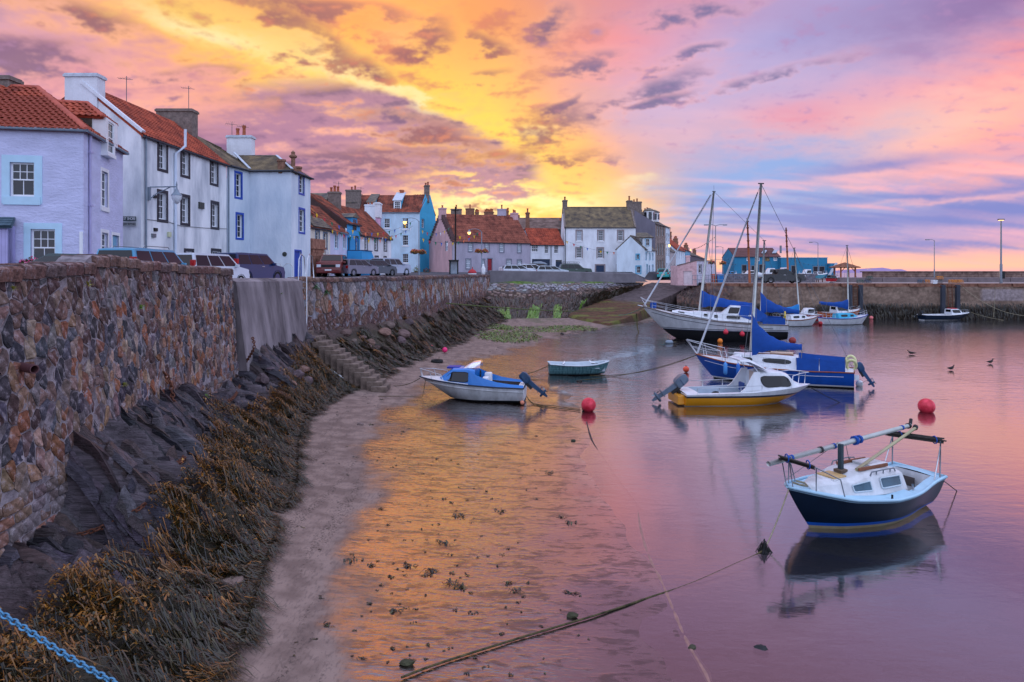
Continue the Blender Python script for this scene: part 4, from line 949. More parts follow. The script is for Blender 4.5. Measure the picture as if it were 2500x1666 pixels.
def window(root,f,rect,cols=3,rt=2,rb=2,sur=None,sw=0.12,sill=None,glass=None,near=False,raw=False,depth=0.16,frame=None,curtain=False):
 r=rect if raw else f.rect(*rect);a0,z0,a1,z1=r
 if sur is not None and not raw and near=='outer':pass
 f.holes.append(r);o=root.location;mb=MB(o);w=min(0.07,(a1-a0)*0.09);D=-depth;g=min(0.03,(a1-a0)*0.03)
 f.box(mb,a0,a0+w,z0,z1,D,D+0.06);f.box(mb,a1-w,a1,z0,z1,D,D+0.06);f.box(mb,a0+w,a1-w,z1-w,z1,D,D+0.06);f.box(mb,a0+w,a1-w,z0,z0+w*1.2,D,D+0.06)
 zm=(z0+z1)/2 if rt==rb else lerp(z0,z1,rb/(rt+rb)if rb else 0.0)
 if rb and rt:zm=(z0+z1)/2;f.box(mb,a0+w,a1-w,zm-w*0.4,zm+w*0.4,D+0.004,D+0.07)
 cells=[]
 for(lo,hi,rows)in(((z0+w*1.2,zm-w*0.4,rb),(zm+w*0.4,z1-w,rt))if rb and rt else((z0+w*1.2,z1-w,rt or rb),)):
  c=cols if(rows==rt or rb==rt)else max(1,cols-1)
  for k in range(1,c):x=lerp(a0+w,a1-w,k/c);f.box(mb,x-g/2,x+g/2,lo,hi,D+0.012,D+0.045)
  for k in range(1,rows):
   z=lerp(lo,hi,k/rows);f.box(mb,a0+w,a1-w,z-g/2,z+g/2,D+0.014,D+0.043)
  cells.append((lo,hi,rows,c))
 wo=mb.build('window',frame or M['sash'],root)
 if near:
  for lo,hi,rows,c in cells:
   for i in range(c):
    for k in range(rows):
     pb=MB(o);xa,xb=lerp(a0+w,a1-w,i/c),lerp(a0+w,a1-w,(i+1)/c);za,zb=lerp(lo,hi,k/rows),lerp(lo,hi,(k+1)/rows);f.box(pb,xa+.002,xb-.002,za+.002,zb-.002,D+0.016,D+0.022);pb.build('pane',glass or M['glass'],wo)
 else:
  pb=MB(o)
  for lo,hi,rows,c in cells:f.box(pb,a0+w,a1-w,lo,hi,D+0.016,D+0.022)
  pb.build('pane',glass or M['glass'],wo)
 if curtain:
  cb=MB(o);n=9
  for sgn in(0,1):
   base=a0+w if sgn==0 else a1-w-(a1-a0)*0.26
   pts=[(base+(a1-a0)*0.26*i/n,D-0.10+0.03*sin(i*2.1))for i in range(n+1)]
   for p,q in zip(pts,pts[1:]):cb.quad(f.pt(p[0],z0,p[1]),f.pt(q[0],z0,q[1]),f.pt(q[0],z1,q[1]),f.pt(p[0],z1,p[1]))
  cb.build('curtain',mat('curtain_cloth',(150,176,176),0.9,0.1,4),wo)
 if sur is not None:
  sb=MB(o);e=0.022
  f.box(sb,a0-sw,a0,z0-sw,z1+sw,-0.05,e);f.box(sb,a1,a1+sw,z0-sw,z1+sw,-0.05,e);f.box(sb,a0,a1,z1,z1+sw,-0.05,e);f.box(sb,a0,a1,z0-sw,z0,-0.05,e);sb.build('surround',sur,wo)
 if sill is not None:sb=MB(o);f.box(sb,a0-sw*0.8,a1+sw*0.8,z0-sw*1.0-0.05,z0-0.004,-depth+0.06,0.055);sb.build('sill',sill,wo)
 return wo
def door(root,f,rect,m,sur=None,sw=0.12,panels=4,to_ground=True,raw=False,fan=False,handle=True):
 r=rect if raw else f.rect(*rect);a0,z0,a1,z1=r
 if to_ground:z0=f.z0+0.05
 f.holes.append([a0,z0,a1,z1]);o=root.location;mb=MB(o);top=z1-(0.28 if fan else 0);D=-0.15
 f.box(mb,a0,a1,z0,top,D,D+0.05)
 w=a1-a0;h=top-z0;c,rws=(2,max(1,panels//2))if panels>1 else(1,1)
 d=mb.build('door',m,root)
 if panels:
  for i in range(c):
   for k in range(rws):
    pb=MB(o);f.box(pb,a0+w*(0.10+i*0.82/c),a0+w*(0.10+(i+0.86)*0.82/c),z0+h*(0.08+k*0.86/rws),z0+h*(0.08+(k+0.82)*0.86/rws),D+0.05,D+0.062);pb.build('panel',m,d)
 if fan:pb=MB(o);f.box(pb,a0+.03,a1-.03,top+.02,z1-.02,D+0.01,D+0.02);pb.build('fanlight',M['glass'],d)
 if handle:pb=MB(o);pb.ball(f.pt(a0+w*0.12,z0+h*0.5,D+0.09),0.035,8,6);pb.build('handle',M['steel'],d,True)
 if sur is not None:
  sb=MB(o);e=0.022;f.box(sb,a0-sw,a0,z0,z1+sw,-0.05,e);f.box(sb,a1,a1+sw,z0,z1+sw,-0.05,e);f.box(sb,a0,a1,z1,z1+sw,-0.05,e);sb.build('surround',sur,d)
 return d
def roof(root,q,kind,m,tw=0.3,th=0.33,single=0,seed=0,slab=None):
 """one roof slope; q = eave left, eave right, ridge right, ridge left (seen from outside)"""
 q=[Vector(p)for p in q];o=root.location;eL,eR,rR,rL=q
 n=(eR-eL).cross(rL-eL)if(rL-eL).length>1e-3 else(eR-eL).cross(rR-eL);n.normalize()
 if n.z<0:n=-n
 sb=MB(o);sb.add([p-n*0.012 for p in q]+[p-n*0.13 for p in q],[(0,1,2,3),(7,6,5,4),(0,4,5,1),(1,5,6,2),(2,6,7,3),(3,7,4,0)]);ro=sb.build('roof',slab or m,root)
 L=max((rL-eL).length,(rR-eR).length);up=(rL-eL if(rL-eL).length>0.1 else rR-eR);rows=max(2,int(round(((rL+rR)/2-(eL+eR)/2).length/th)));r=random.Random(seed)
 mb=MB(o);made=0;proto={}
 for k in range(rows):
  v0,v1=k/rows,min(1.0,(k+1.10)/rows);A0,B0,A1,B1=eL.lerp(rL,v0),eR.lerp(rR,v0),eL.lerp(rL,v1),eR.lerp(rR,v1)
  if k==0:drop=(eL-rL).normalized()*0.05 if(eL-rL).length>.1 else Vector();A0,B0=A0+drop,B0+drop
  wd=(B0-A0).length;nc=max(1,int(round(wd/tw)));ww=(B1-A1).length
  off=(0.5 if kind=='slate' and k%2 else 0.0)
  for c in range(nc+(1 if off else 0)):
   u0,u1=(c-off)/nc,(c+1-off)/nc;u0c,u1c=max(0,u0),min(1,u1)
   if u1c-u0c<1e-3:continue
   # keep the tiles square to the eave: the top edge follows only as far as the slope is wide there
   lo0,lo1=A0.lerp(B0,u0c),A0.lerp(B0,u1c)
   e=(B0-A0).normalized();upv=(A1-A0)-e*(A1-A0).dot(e);sl,sr=(A1-A0).dot(e),wd+(B1-B0).dot(e)
   x0,x1=u0c*wd,u1c*wd
   t0,t1=min(max(x0,sl),sr),min(max(x1,sl),sr)
   if t1-t0<0.02:continue
   T0,T1=A0+upv+e*t0,A0+upv+e*t1
   if kind=='pan':
    seg=5;prof=[0.0,0.045,0.035,-0.004,-0.012,0.0];V=[];h0=0.05+r.uniform(-0.006,0.006)
    for i in range(seg+1):p=lo0.lerp(lo1,i/seg)+n*(prof[i]+h0);V.append(p)
    for i in range(seg+1):p=T0.lerp(T1,i/seg)+n*(prof[i]+0.012);V.append(p)
    for i in range(seg+1):p=lo0.lerp(lo1,i/seg)+n*(prof[i]+h0-0.03);V.append(p)
    Fs=[(i,i+1,seg+2+i,seg+1+i)for i in range(seg)]+[(2*seg+2+i,2*seg+3+i,i+1,i)for i in range(seg)]
   else:
    h0=0.026+r.uniform(-0.007,0.009);g=0.010
    V=[lo0.lerp(lo1,g/(x1-x0+1e-6)*0.5)+n*h0,lo1.lerp(lo0,g/(x1-x0+1e-6)*0.5)+n*h0,T1+n*0.004,T0+n*0.004];V+=[V[0]-n*0.03,V[1]-n*0.03];Fs=[(0,1,2,3),(4,5,1,0)]
   if made<single:
    tb=MB(lo0);tb.add(V,Fs);tb.build('tile',m,ro,60 if kind=='pan' else False,loc=lo0-o);made+=1
   else:mb.add(V,Fs)
 if mb.v:t=mb.build('tiles' if kind=='pan' else 'slates',m,ro,60 if kind=='pan' else False);t['kind']='stuff'
 return ro
def ridge_caps(root,p,q,m,r=0.12,step=0.42,each=True):
 p,q=Vector(p),Vector(q);n=max(1,int((q-p).length/step));o=root.location;d=(q-p)/n;mb=MB(o)
 for i in range(n):
  a,b=p+d*i,p+d*(i+0.97);e=d.normalized();s=Vector((e.y,-e.x,0)).normalized();V=[]
  for(c,k)in((a,1.0),(b,0.94)):
   for t in range(6):th=pi*t/5;V.append(c+s*cos(th)*r*k+Vector((0,0,1))*sin(th)*r*k*0.9-Vector((0,0,r*0.3)))
  Fs=[(t,t+1,7+t,6+t)for t in range(5)]+[(0,1,2,3,4,5)[::-1],(6,7,8,9,10,11)]
  if each:tb=MB(o);tb.add(V,Fs);tb.build('ridge_tile',m,root,50)
  else:mb.add(V,Fs)
 if mb.v:mb.build('ridge',m,root,50)
def chimney(root,c,w,d,z0,z1,m,pots=2,rz=0.0,potm=None,cope=True,poth=0.5,copem=None):
 o=root.location;R=Matrix.Rotation(rz,3,'Z');c=Vector((c[0],c[1],0))
 def bx(mb,x0,x1,y0,y1,a,b):mb.hexa([c+R@Vector(p)for p in((x0,y0,a),(x1,y0,a),(x1,y1,a),(x0,y1,a),(x0,y0,b),(x1,y0,b),(x1,y1,b),(x0,y1,b))])
 mb=MB(o);bx(mb,-w/2,w/2,-d/2,d/2,z0,z1-0.16);ch=mb.build('chimney',m,root)
 if cope:
  mb=MB(o);bx(mb,-w/2-0.07,w/2+0.07,-d/2-0.07,d/2+0.07,z1-0.16,z1-0.02);bx(mb,-w/2-0.02,w/2+0.02,-d/2-0.02,d/2+0.02,z1-0.02,z1+0.04);mb.build('chimney_cope',copem or m,ch)
 for i in range(pots):
  x=(i-(pots-1)/2)*min(0.5,w/max(1,pots)*0.9);h=poth*(1+0.15*((i*5)%3-1));mb=MB(o);p=c+R@Vector((x,0,z1))
  mb.lathe([(0.15,0),(0.13,h*0.25),(0.115,h*0.75),(0.15,h*0.82),(0.15,h),(0.10,h),(0.09,h*0.8)],10,p);mb.build('chimney_pot',potm or M['pot'],ch,50)
 return ch
def gutter(root,p,q,m,r=0.065):mb=MB(root.location);mb.tube([p,q],r,7);mb.build('gutter',m,root,True)
def pipe(root,pts,m,r=0.05,name='downpipe'):mb=MB(root.location);mb.tube(pts,r,7);return mb.build(name,m,root,60)
def gable_poly(mb,A,B,zE,R):mb.quad((A[0],A[1],zE),(B[0],B[1],zE),R)
def skew(root,p,q,m,w=0.26,h=0.14):mb=MB(root.location);mb.bar(Vector(p)+Vector((0,0,h*0.3)),Vector(q)+Vector((0,0,h*0.3)),w,h);return mb.build('skew',m,root)
def aerial(loc,h,label,kind=0):
 t=thing('tv_aerial',label,'aerial',loc);mb=MB();mb.tube([(0,0,0),(0,0,h)],0.022,5);mb.build('mast',M['wire'],t)
 mb=MB();mb.tube([(-0.55,0.1,h-0.1),(0.45,-0.1,h-0.25 if kind else h-0.1)],0.014,4);mb.build('boom',M['wire'],t)
 for k in range(7 if kind==0 else 5):
  x=-0.5+k*0.15;mb=MB();z=h-0.1;mb.tube([(x,-0.22+0.1,z-(0.2 if kind==2 else 0)),(x,0.22+0.05,z+(0.2 if kind==2 else 0))],0.008,4);mb.build('element',M['wire'],t)
 return t
def stucco(name,col,var=0.15,bump=0.6,bs=9,col2=None,stretch=(1,1,.4)):return mat(name,col,0.85,var,0.9,detail=10,bump=bump,bscale=bs,col2=col2,stretch=stretch)
def simple_house(name,label,A,B,depth,z0,zE,zR,wallm,roofm,kind='pan',faces=True,tw=0.34,th=0.38,hipL=0,hipR=0,over=0.18,guttm=None,skews=None,ridge=True,group=None,single=0):
 """a plain gabled block: front from A to B, ridge parallel to the front. returns root, front, right, left faces and a finish()"""
 A,B=Vector(A),Vector(B);d=(B-A).normalized();inn=Vector((-d.y,d.x));root=thing(name,label,'house',(A.x,A.y,z0),group=group)
 Cc,D_=B+inn*depth,A+inn*depth
 fr,rt,bk,lf=Face(A,B,z0,zE),Face(B,Cc,z0,zE),Face(Cc,D_,z0,zE),Face(D_,A,z0,zE)
 v3=lambda p,z:Vector((p.x,p.y,z));R0,R1=A+inn*depth/2,B+inn*depth/2
 rl,rr=v3(R0+d*hipL,zR),v3(R1-d*hipR,zR)
 def finish():
  mb=MB(root.location)
  for f in(fr,rt,bk,lf):f.wall(mb)
  if not hipR:mb.quad(v3(B,zE),v3(Cc,zE),v3(R1,zR-0.02))
  if not hipL:mb.quad(v3(D_,zE),v3(A,zE),v3(R0,zR-0.02))
  mb.build('wall',wallm,root)
  dn=(zR-zE)/(depth/2)*over
  e=over
  eA,eB,eC,eD=v3(A-inn*e-d*(0.03 if not hipL else e),zE-dn),v3(B-inn*e+d*(0.03 if not hipR else e),zE-dn),v3(Cc+inn*e+d*(0.03 if not hipR else e),zE-dn),v3(D_+inn*e-d*(0.03 if not hipL else e),zE-dn)
  roof(root,[eA,eB,rr,rl],kind,roofm,tw,th,single);roof(root,[eC,eD,rl,rr],kind,roofm,tw*1.5,th*1.5)
  if hipL:roof(root,[eD,eA,rl,rl],kind,roofm,tw,th);ridge_caps(root,eA,rl,roofm,each=False)
  if hipR:roof(root,[eB,eC,rr,rr],kind,roofm,tw,th);ridge_caps(root,eB,rr,roofm,each=False)
  if ridge:ridge_caps(root,rl,rr,roofm,each=False)
  if guttm is not None:gutter(root,eA+Vector((0,0,-0.05)),eB+Vector((0,0,-0.05)),guttm)
  if skews is not None:
   for(p,q)in((eA,rl),(eD,rl)):skew(root,p+v3(d,0)*0.1,q+v3(d,0)*0.1,skews)
   for(p,q)in((eB,rr),(eC,rr)):skew(root,p-v3(d,0)*0.1,q-v3(d,0)*0.1,skews)
 return root,fr,rt,lf,finish,(rl,rr)
 # ================================================================== near row: lavender, white, blue-trimmed
LAV=stucco('lavender_render',(200,202,232),0.10,0.9,5,stretch=(1,1,2.2));PALEBLUE=mat('pale_blue_margin',(186,220,240),0.6,0.06,2);WHITEW=stucco('white_harling',(222,226,234),0.13,0.5,12)
DIRTY=mat('stained_white_wall',(186,194,204),0.85,0.10,0.9,bump=0.4,bscale=10,stretch=(1,1,0.3),col2=(240,244,248),detail=12,low=.3,high=.6);BLACKM=mat('charcoal_margin',(44,44,54),0.6,0.15,3);ROYAL=mat('royal_blue_paint',(32,74,176),0.5,0.1,2)
def lavender_house():
 Ac,Al,Ae=Vector((-18.2,29.0)),Vector((-25.4,27.65)),Vector((-19.6,34.4));z0,zE,zR=4.5,11.64,13.95
 root=thing('lavender_house','lavender rendered house with hipped red pantile roof and pale blue window margins','house',(Ac.x,Ac.y,z0));o=root.location
 dl=(Al-Ac).normalized();ds=(Ae-Ac).normalized();Bk=Ae+dl*(Al-Ac).length
 fr,sd_,bk,lf=Face(Al,Ac,z0,zE),Face(Ac,Ae,z0,zE),Face(Ae,Bk,z0,zE),Face(Bk,Al,z0,zE)
 window(root,fr,(24,397,84,480),3,2,1,PALEBLUE,0.30,PALEBLUE,near=True,curtain=True);window(root,fr,(75,560,135,650),3,2,1,PALEBLUE,0.26,PALEBLUE,near=True,curtain=True)
 window(root,sd_,(248,420,263,506),2,2,2,M['white'],0.16,M['white'],near=True);window(root,sd_,(248,569,263,632),2,2,2,M['white'],0.16,M['white'],near=True)
 door(root,sd_,(274,575,290,640),mat('door_pale_blue',(120,176,206),0.5,0.1,2),M['white'],0.14)
 mb=MB(o)
 for f in(fr,sd_,bk,lf):f.wall(mb)
 mb.build('wall',LAV,root)
 v3=lambda p,z:Vector((p.x,p.y,z));ov=0.2
 ap=Ac+dl*2.8+ds*2.8;apx=v3(ap,zR);apl=v3(ap+dl*4.4,zR);apb=v3(Ac+dl*2.8+ds*2.9,zR)
 eF0,eF1,eS1,eB=v3(Al-ds*ov,zE-.12),v3(Ac-ds*ov-dl*ov,zE-.12),v3(Ae+ds*0.12-dl*ov,zE-.12),v3(Bk+ds*ov,zE-.12)
 roof(root,[eF0,eF1,apx,apl],'pan',M['pan'],0.27,0.27,298);roof(root,[eF1,eS1,apb,apx],'pan',M['pan'],0.27,0.27);roof(root,[eS1,eB,apl,apb],'pan',M['pan'],0.4,0.4)
 mcap=mat('ridge_terracotta',(176,84,66),0.75,0.2,3,bump=0.2)
 ridge_caps(root,apl,apx,mcap,0.15,0.45);ridge_caps(root,apx,eF1+Vector((0,0,.04)),mcap,0.16,0.45)
 gutter(root,eF0+Vector((0,0,-.03)),eF1+Vector((0,0,-.03)),M['gutter'],0.07);gutter(root,eF1+Vector((0,0,-.03)),eS1+Vector((0,0,-.03)),M['gutter'],0.07)
 a=sd_.pt(0.62,0,0.07);pipe(root,[Vector((a.x,a.y,zE-.2)),Vector((a.x,a.y,z0))],mat('lavender_pipe',(178,172,208),0.5,0.08,3),0.06)
 for z in(6.3,8.4,10.7):mb=MB(o);mb.bbox(a.x-.09,a.x+.09,a.y-.09,a.y+.09,z-.04,z+.04,.01);mb.build('pipe_bracket',mat('lavender_pipe',(178,172,208)),root)
 # wall-head dormer over the street
 zd0,zd1,zdr=10.15,12.55,13.35;s0,s1=2.05,3.75
 f2=Face((sd_.pt(s0,0).x,sd_.pt(s0,0).y),(sd_.pt(s1,0).x,sd_.pt(s1,0).y),zE-0.1,zd1);dr=bpy.data.objects.new('dormer',None);C.objects.link(dr);dr.parent=root;
 mb=MB(o);r_=sd_.rect(249,300,263.5,376);wi=0.16
 window(root,sd_,[r_[0],r_[1],r_[2],r_[3]],2,2,2,None,0.16,None,near=True,raw=True,depth=-0.17)
 mb2=MB(o);sd_.box(mb2,s0,r_[0],zE-0.2,zd1,-0.3,0.27);sd_.box(mb2,r_[2],s1,zE-0.2,zd1,-0.3,0.27);sd_.box(mb2,r_[0],r_[2],r_[3],zd1,-0.3,0.27);sd_.box(mb2,r_[0]-.14,r_[0],r_[1],zE-.2,-.1,0.27);sd_.box(mb2,r_[2],r_[2]+.14,r_[1],zE-.2,-.1,0.27);sd_.box(mb2,r_[0]-.18,r_[2]+.18,r_[1]-.16,r_[1],-.1,.31);mb2.build('dormer_front',M['white'],root)
 inn=-sd_.n;back=lambda s,z,t:Vector((*(sd_.A+sd_.d*s+inn*t),z))
 for k,s in enumerate((s0,s1)):
  mb=MB(o);rows=7
  P=[back(s,zE-.1,0.3),back(s,zd1,0.3),back(s,zd1,2.2)];mb.prism(P,Vector((*(sd_.d*(0.06 if k else-0.06)),0)));mb.build('dormer_cheek',M['slate'],root,fix=True)
  for j in range(rows):
   z=lerp(zE-.05,zd1-.05,j/rows);tmax=0.3+1.9*(1-(zd1-z-0.15)/(zd1-zE+.1))if False else lerp(0.35,2.1,(z-zE+0.05)/(zd1-zE));x=0.3;c=0
   while x<tmax:
    x2=min(x+0.28,tmax);sl=MB(o);e=Vector((*(sd_.d*(0.02 if k else-0.02)),0));e0=Vector((*(sd_.d*(0.062 if k else-0.062)),0));sl.prism([back(s,z,x+.01)+e0,back(s,z,x2-.01)+e0,back(s,z+0.30,x2-.01)+e0,back(s,z+0.30,x+.01)+e0],e);sl.build('slate',M['slate'],root,fix=True);x=x2
 sm_=(s0+s1)/2;eaves=[back(s0-.18,zd1,-0.2),back(s1+.18,zd1,-0.2)];rf=back(sm_,zdr,0.75);rb_=back(sm_,zdr,2.7);bl,br=back(s0-.18,zd1,2.3),back(s1+.18,zd1,2.3)
 roof(root,[eaves[0],eaves[1],rf,rf],'pan',M['pan'],0.26,0.27);roof(root,[bl,eaves[0],rf,rb_],'pan',M['pan'],0.26,0.27);roof(root,[eaves[1],br,rb_,rf],'pan',M['pan'],0.26,0.27)
 ridge_caps(root,rb_,rf,mcap,0.13,0.4);ridge_caps(root,rf,eaves[0],mcap,0.13,0.4);ridge_caps(root,rf,eaves[1],mcap,0.13,0.4)
 bpy.data.objects.remove(dr)
 # boarded porch with slate canopy
 z1,z2=fr.loc(0,553)[1],fr.loc(0,530)[1];p0,p1=fr.loc(-60,600)[0],fr.loc(38,600)[0]
 lil=mat('lilac_boards',(176,170,214),0.6,0.08,2)
 x=p0;k=0
 while x<p1:mb=MB(o);fr.box(mb,x+.008,min(x+0.14,p1),z0,z1,0.02,0.62);mb.build('board',lil,root);x+=0.14
 mb=MB(o);fr.box(mb,p0,p1,z0,z1,0.03,0.60);mb.build('porch',lil,root)
 q=[fr.pt(p0-.1,z1,0.8),fr.pt(p1+.22,z1,0.8),fr.pt(p1-.02,z2,0.02),fr.pt(p0-.1,z2,0.02)];roof(root,q,'slate',mat('green_slate',(70,92,104),0.6,0.2,2),0.25,0.2)
 d_=[fr.loc(-40,575)[0],z0,fr.loc(7,575)[0],fr.loc(0,575)[1]];mb=MB(o);fr.box(mb,d_[0],d_[2],z0,d_[3],0.62,0.66);mb.build('porch_door',mat('door_pale_blue',(120,176,206)),root)
 mb=MB(o);fr.box(mb,d_[2]-0.30,d_[2]-.07,d_[3]-1.0,d_[3]-.35,0.655,0.668);mb.build('door_glass',M['glass'],root)
 mb=MB(o);fr.box(mb,fr.loc(195,560)[0],fr.L-.02,z0,fr.loc(200,566)[1],0.0,0.05);mb.build('corner_margin',M['white'],root)
 chimney(root,(-22.95,31.2),0.5,0.8,13.4,14.35,M['stone'],0)
 # flower box under the lower window
 fb_=thing('flower_box','box of pink flowers under the lower window of the lavender house','flower box',tuple(fr.pt(fr.loc(88,640)[0],5.75,0.35)));mb=MB();mb.bbox(-0.5,0.5,-0.15,0.15,-0.15,0.1,.02);mb.build('planter',M['wood'],fb_)
 flowers(fb_,0.5,0.16,0.12,0.3,[(214,70,130),(236,120,170),(250,200,220)],90,5)
def flowers(root,rx,ry,z,h,cols,n,seed,droop=0.0):
 r=random.Random(seed);mb=MB();cl=[];lf=MB();lc=[]
 for i in range(n):
  a=r.uniform(0,2*pi);k=sqrt(r.random());x,y=rx*k*cos(a),ry*k*sin(a);zz=z+h*r.random()*(1-0.6*k)-droop*max(0,k-0.6)*r.random()
  s=r.uniform(0.03,0.06);c=lin(*r.choice(cols));u=Vector((r.uniform(-1,1),r.uniform(-1,1),r.uniform(-.3,1))).normalized();v=u.orthogonal().normalized();w=u.cross(v);p=Vector((x,y,zz))
  mb.add([p+v*s,p+w*s,p-v*s,p-w*s,p+u*s*0.5],[(0,1,4),(1,2,4),(2,3,4),(3,0,4)]);cl+=[jit(c,.2,r)]*5
  for q in range(2):
   p2=p+Vector((r.uniform(-.08,.08),r.uniform(-.08,.08),r.uniform(-.12,0)));s2=s*1.2;lf.add([p2+v*s2,p2+w*s2*.5,p2-v*s2,p2-w*s2*.5],[(0,1,2,3)]);lc+=[jit(lin(60,84,36),.3,r)]*4
 o=mb.build('blossom',attr_mat('petals',0.7,0.1,9,0),root);colour(o,cl);o['kind']='stuff';o2=lf.build('foliage',attr_mat('petals'),root);colour(o2,lc);o2['kind']='stuff'
lavender_house()
def white_house():
 A,B=(-20.1,37.0),(-19.82,47.4);z0,zE,zR=4.7,13.07,15.75
 root,fr,rt,lf,fin,(rl,rr)=simple_house('white_house','tall white house with black window margins and red pantile roof beside the lane',A,B,6.6,z0,zE,zR,DIRTY,M['pan'],tw=0.29,th=0.33,guttm=M['dgutter'])
 for r_ in[(383.5,342.5,410,420.5),(440,361,464,435),(512,385,533,454.5),(383,465,410,543.6),(440,475.7,464,551.6),(514,492,535,561)]:
  r2=fr.rect(*r_);r2=[r2[0]+0.17,r2[1]+0.17,r2[2]-0.17,r2[3]-0.15];window(root,fr,r2,3,2,2,BLACKM,0.17,None,raw=True,near=True,depth=0.24)
 for r_ in[(449,608,473.5,650),(515,608,540,650)]:r2=fr.rect(*r_);window(root,fr,[r2[0]+.17,r2[1],r2[2]-.17,r2[3]-.15],3,2,2,BLACKM,0.17,None,raw=True,near=True,depth=0.2)
 fin();o=root.location
 chimney(root,(-23.35,37.35),1.75,0.75,14.2,16.25,WHITEW,0,copem=M['lead'])
 skew(root,(-20.0,37.05,zE),(-23.3,37.05,zR),WHITEW,0.3,0.16)
 # stone stack with thin cope on the party wall
 chimney(root,(-23.1,47.1),2.45,0.9,14.5,16.65,M['stone'],0)
 def fp(px,py,out=0.09):s,z=fr.loc(px,py);return fr.pt(s,z,out)
 a=fp(353,330);pipe(root,[Vector((a.x,a.y,zE-.1)),Vector((a.x,a.y,z0))],M['gutter'],0.055)
 a=fp(425,420,0.10);t=fp(433.5,345,0.35);pipe(root,[Vector((a.x,a.y,z0)),Vector((a.x,a.y,fr.loc(425,375)[1])),Vector((t.x,t.y+.25,fr.loc(432,355)[1])),Vector((t.x,t.y+.25,fr.loc(433,314)[1]))],mat('white_pipe',(206,218,234),0.5,0.05,2),0.085)
 for nm,(px0,py0,px1,py1),m_ in[('plaque',(484,494.6,496,510),mat('bronze_plaque',(58,62,58),0.5,.2,4)),('vent_box',(373.5,477,381,484),M['black']),('vent_box',(374.5,557,382,565),M['black']),('meter_box',(408,567,415,579),mat('cream_box',(200,206,170),.6,.1,3)),('vent_box',(369,571,378,580),M['grey'])]:
  q=fr.rect(px0,py0,px1,py1);mb=MB(o);fr.box(mb,*[q[0],q[2]],q[1],q[3],0.0,0.09);mb.build(nm,m_,root)
 pts=[fp(357,536,0.03),fp(410,542,0.03),fp(440,552,0.03),fp(500,557,0.03),fp(553,559,0.03)];pipe(root,pts,M['wire'],0.015,'cable')
 # street-name plates in the lane
 lfz=Face((-26,36.92),(-20.1,36.92),z0,zE)
 for(txt,y0,y1,dark)in(('EST SHORE',529,540,True),('OW WYND',543.5,552,False)):
  x0,x1=298.5,332.5;q=lfz.rect(x0,y0,x1,y1);s_=thing('street_sign',('dark green street name plate reading EST SHORE in the lane' if dark else 'pale street name plate reading OW WYND below the green one'),'sign',tuple(lfz.pt(q[0],q[1],0.03)))
  mb=MB(s_.location);lfz.box(mb,q[0],q[2],q[1],q[3],0.0,0.03);mb.build('plate',mat('sign_green',(24,52,56),0.5,.1,3)if dark else mat('sign_pale',(150,156,158),.6,.1,3),s_)
  cu=bpy.data.curves.new('lettering','FONT');cu.body=txt;cu.size=(q[3]-q[1])*0.92;cu.extrude=0.004;cu.align_x='CENTER';cu.align_y='CENTER';dg=bpy.data.objects.new('tmp',cu);C.objects.link(dg)
  me=bpy.data.meshes.new_from_object(dg.evaluated_get(bpy.context.evaluated_depsgraph_get()));bpy.data.objects.remove(dg);me.materials.clear();me.materials.append(M['white']if dark else M['black']);w_=max(v.co.x for v in me.vertices)-min(v.co.x for v in me.vertices);k=min(1,(q[2]-q[0])*0.92/w_)
  t=bpy.data.objects.new('lettering',me);C.objects.link(t);t.parent=s_;t.location=Vector(lfz.pt((q[0]+q[2])/2,(q[1]+q[3])/2,0.036))-Vector(s_.location);t.rotation_euler=(pi/2,0,0);t.scale=(k,1,1)
 aerial((-23.6,41.8,15.6),1.9,'thin tv aerial on the red roof left of the stone chimney',1);aerial((-22.3,47.1,16.6),1.75,'tv aerial on the corner of the wide stone chimney',1)
 # bracket lamp
 L_=thing('bracket_lamp','grey swan-neck bracket lamp with white globe on the white house','lamp',tuple(fp(365,470,0)));lo=L_.location;b0=fp(364,457,0.05);b1=fp(364,486,0.05)
 mb=MB(lo);s0,za=fr.loc(360,457);_,zb=fr.loc(360,489);fr.box(mb,s0,s0+0.16,zb,za,0,0.12);mb.build('wall_plate',M['gutter'],L_)
 e=Vector((b0.x+1.55,b0.y-0.15,b0.z));mb=MB(lo);mb.tube([b0,e],0.035,6);mb.build('arm',M['gutter'],L_,True)
 mb=MB(lo);mb.tube([b1,b1+Vector((0.35,0,.28)),b1.lerp(e,.5)+Vector((0,0,.12)),e-Vector((0.35,0,0.02))],0.03,6);mb.build('brace',M['gutter'],L_,True)
 mb=MB(lo);mb.lathe([(0.0,0.32),(0.03,0.2),(0.05,0.1),(0.03,0),(0.05,-0.1),(0.1,-0.2),(0.14,-0.3),(0.27,-0.45),(0.28,-0.5)],14,e);mb.build('hood',M['gutter'],L_,True)
 mb=MB(lo);mb.lathe([(0.27,-0.5),(0.25,-0.65),(0.15,-0.85),(0.05,-0.95),(0,-0.96)],14,e);mb.build('globe',mat('milk_glass',(222,228,234),0.2,.04,3),L_,True)
white_house()
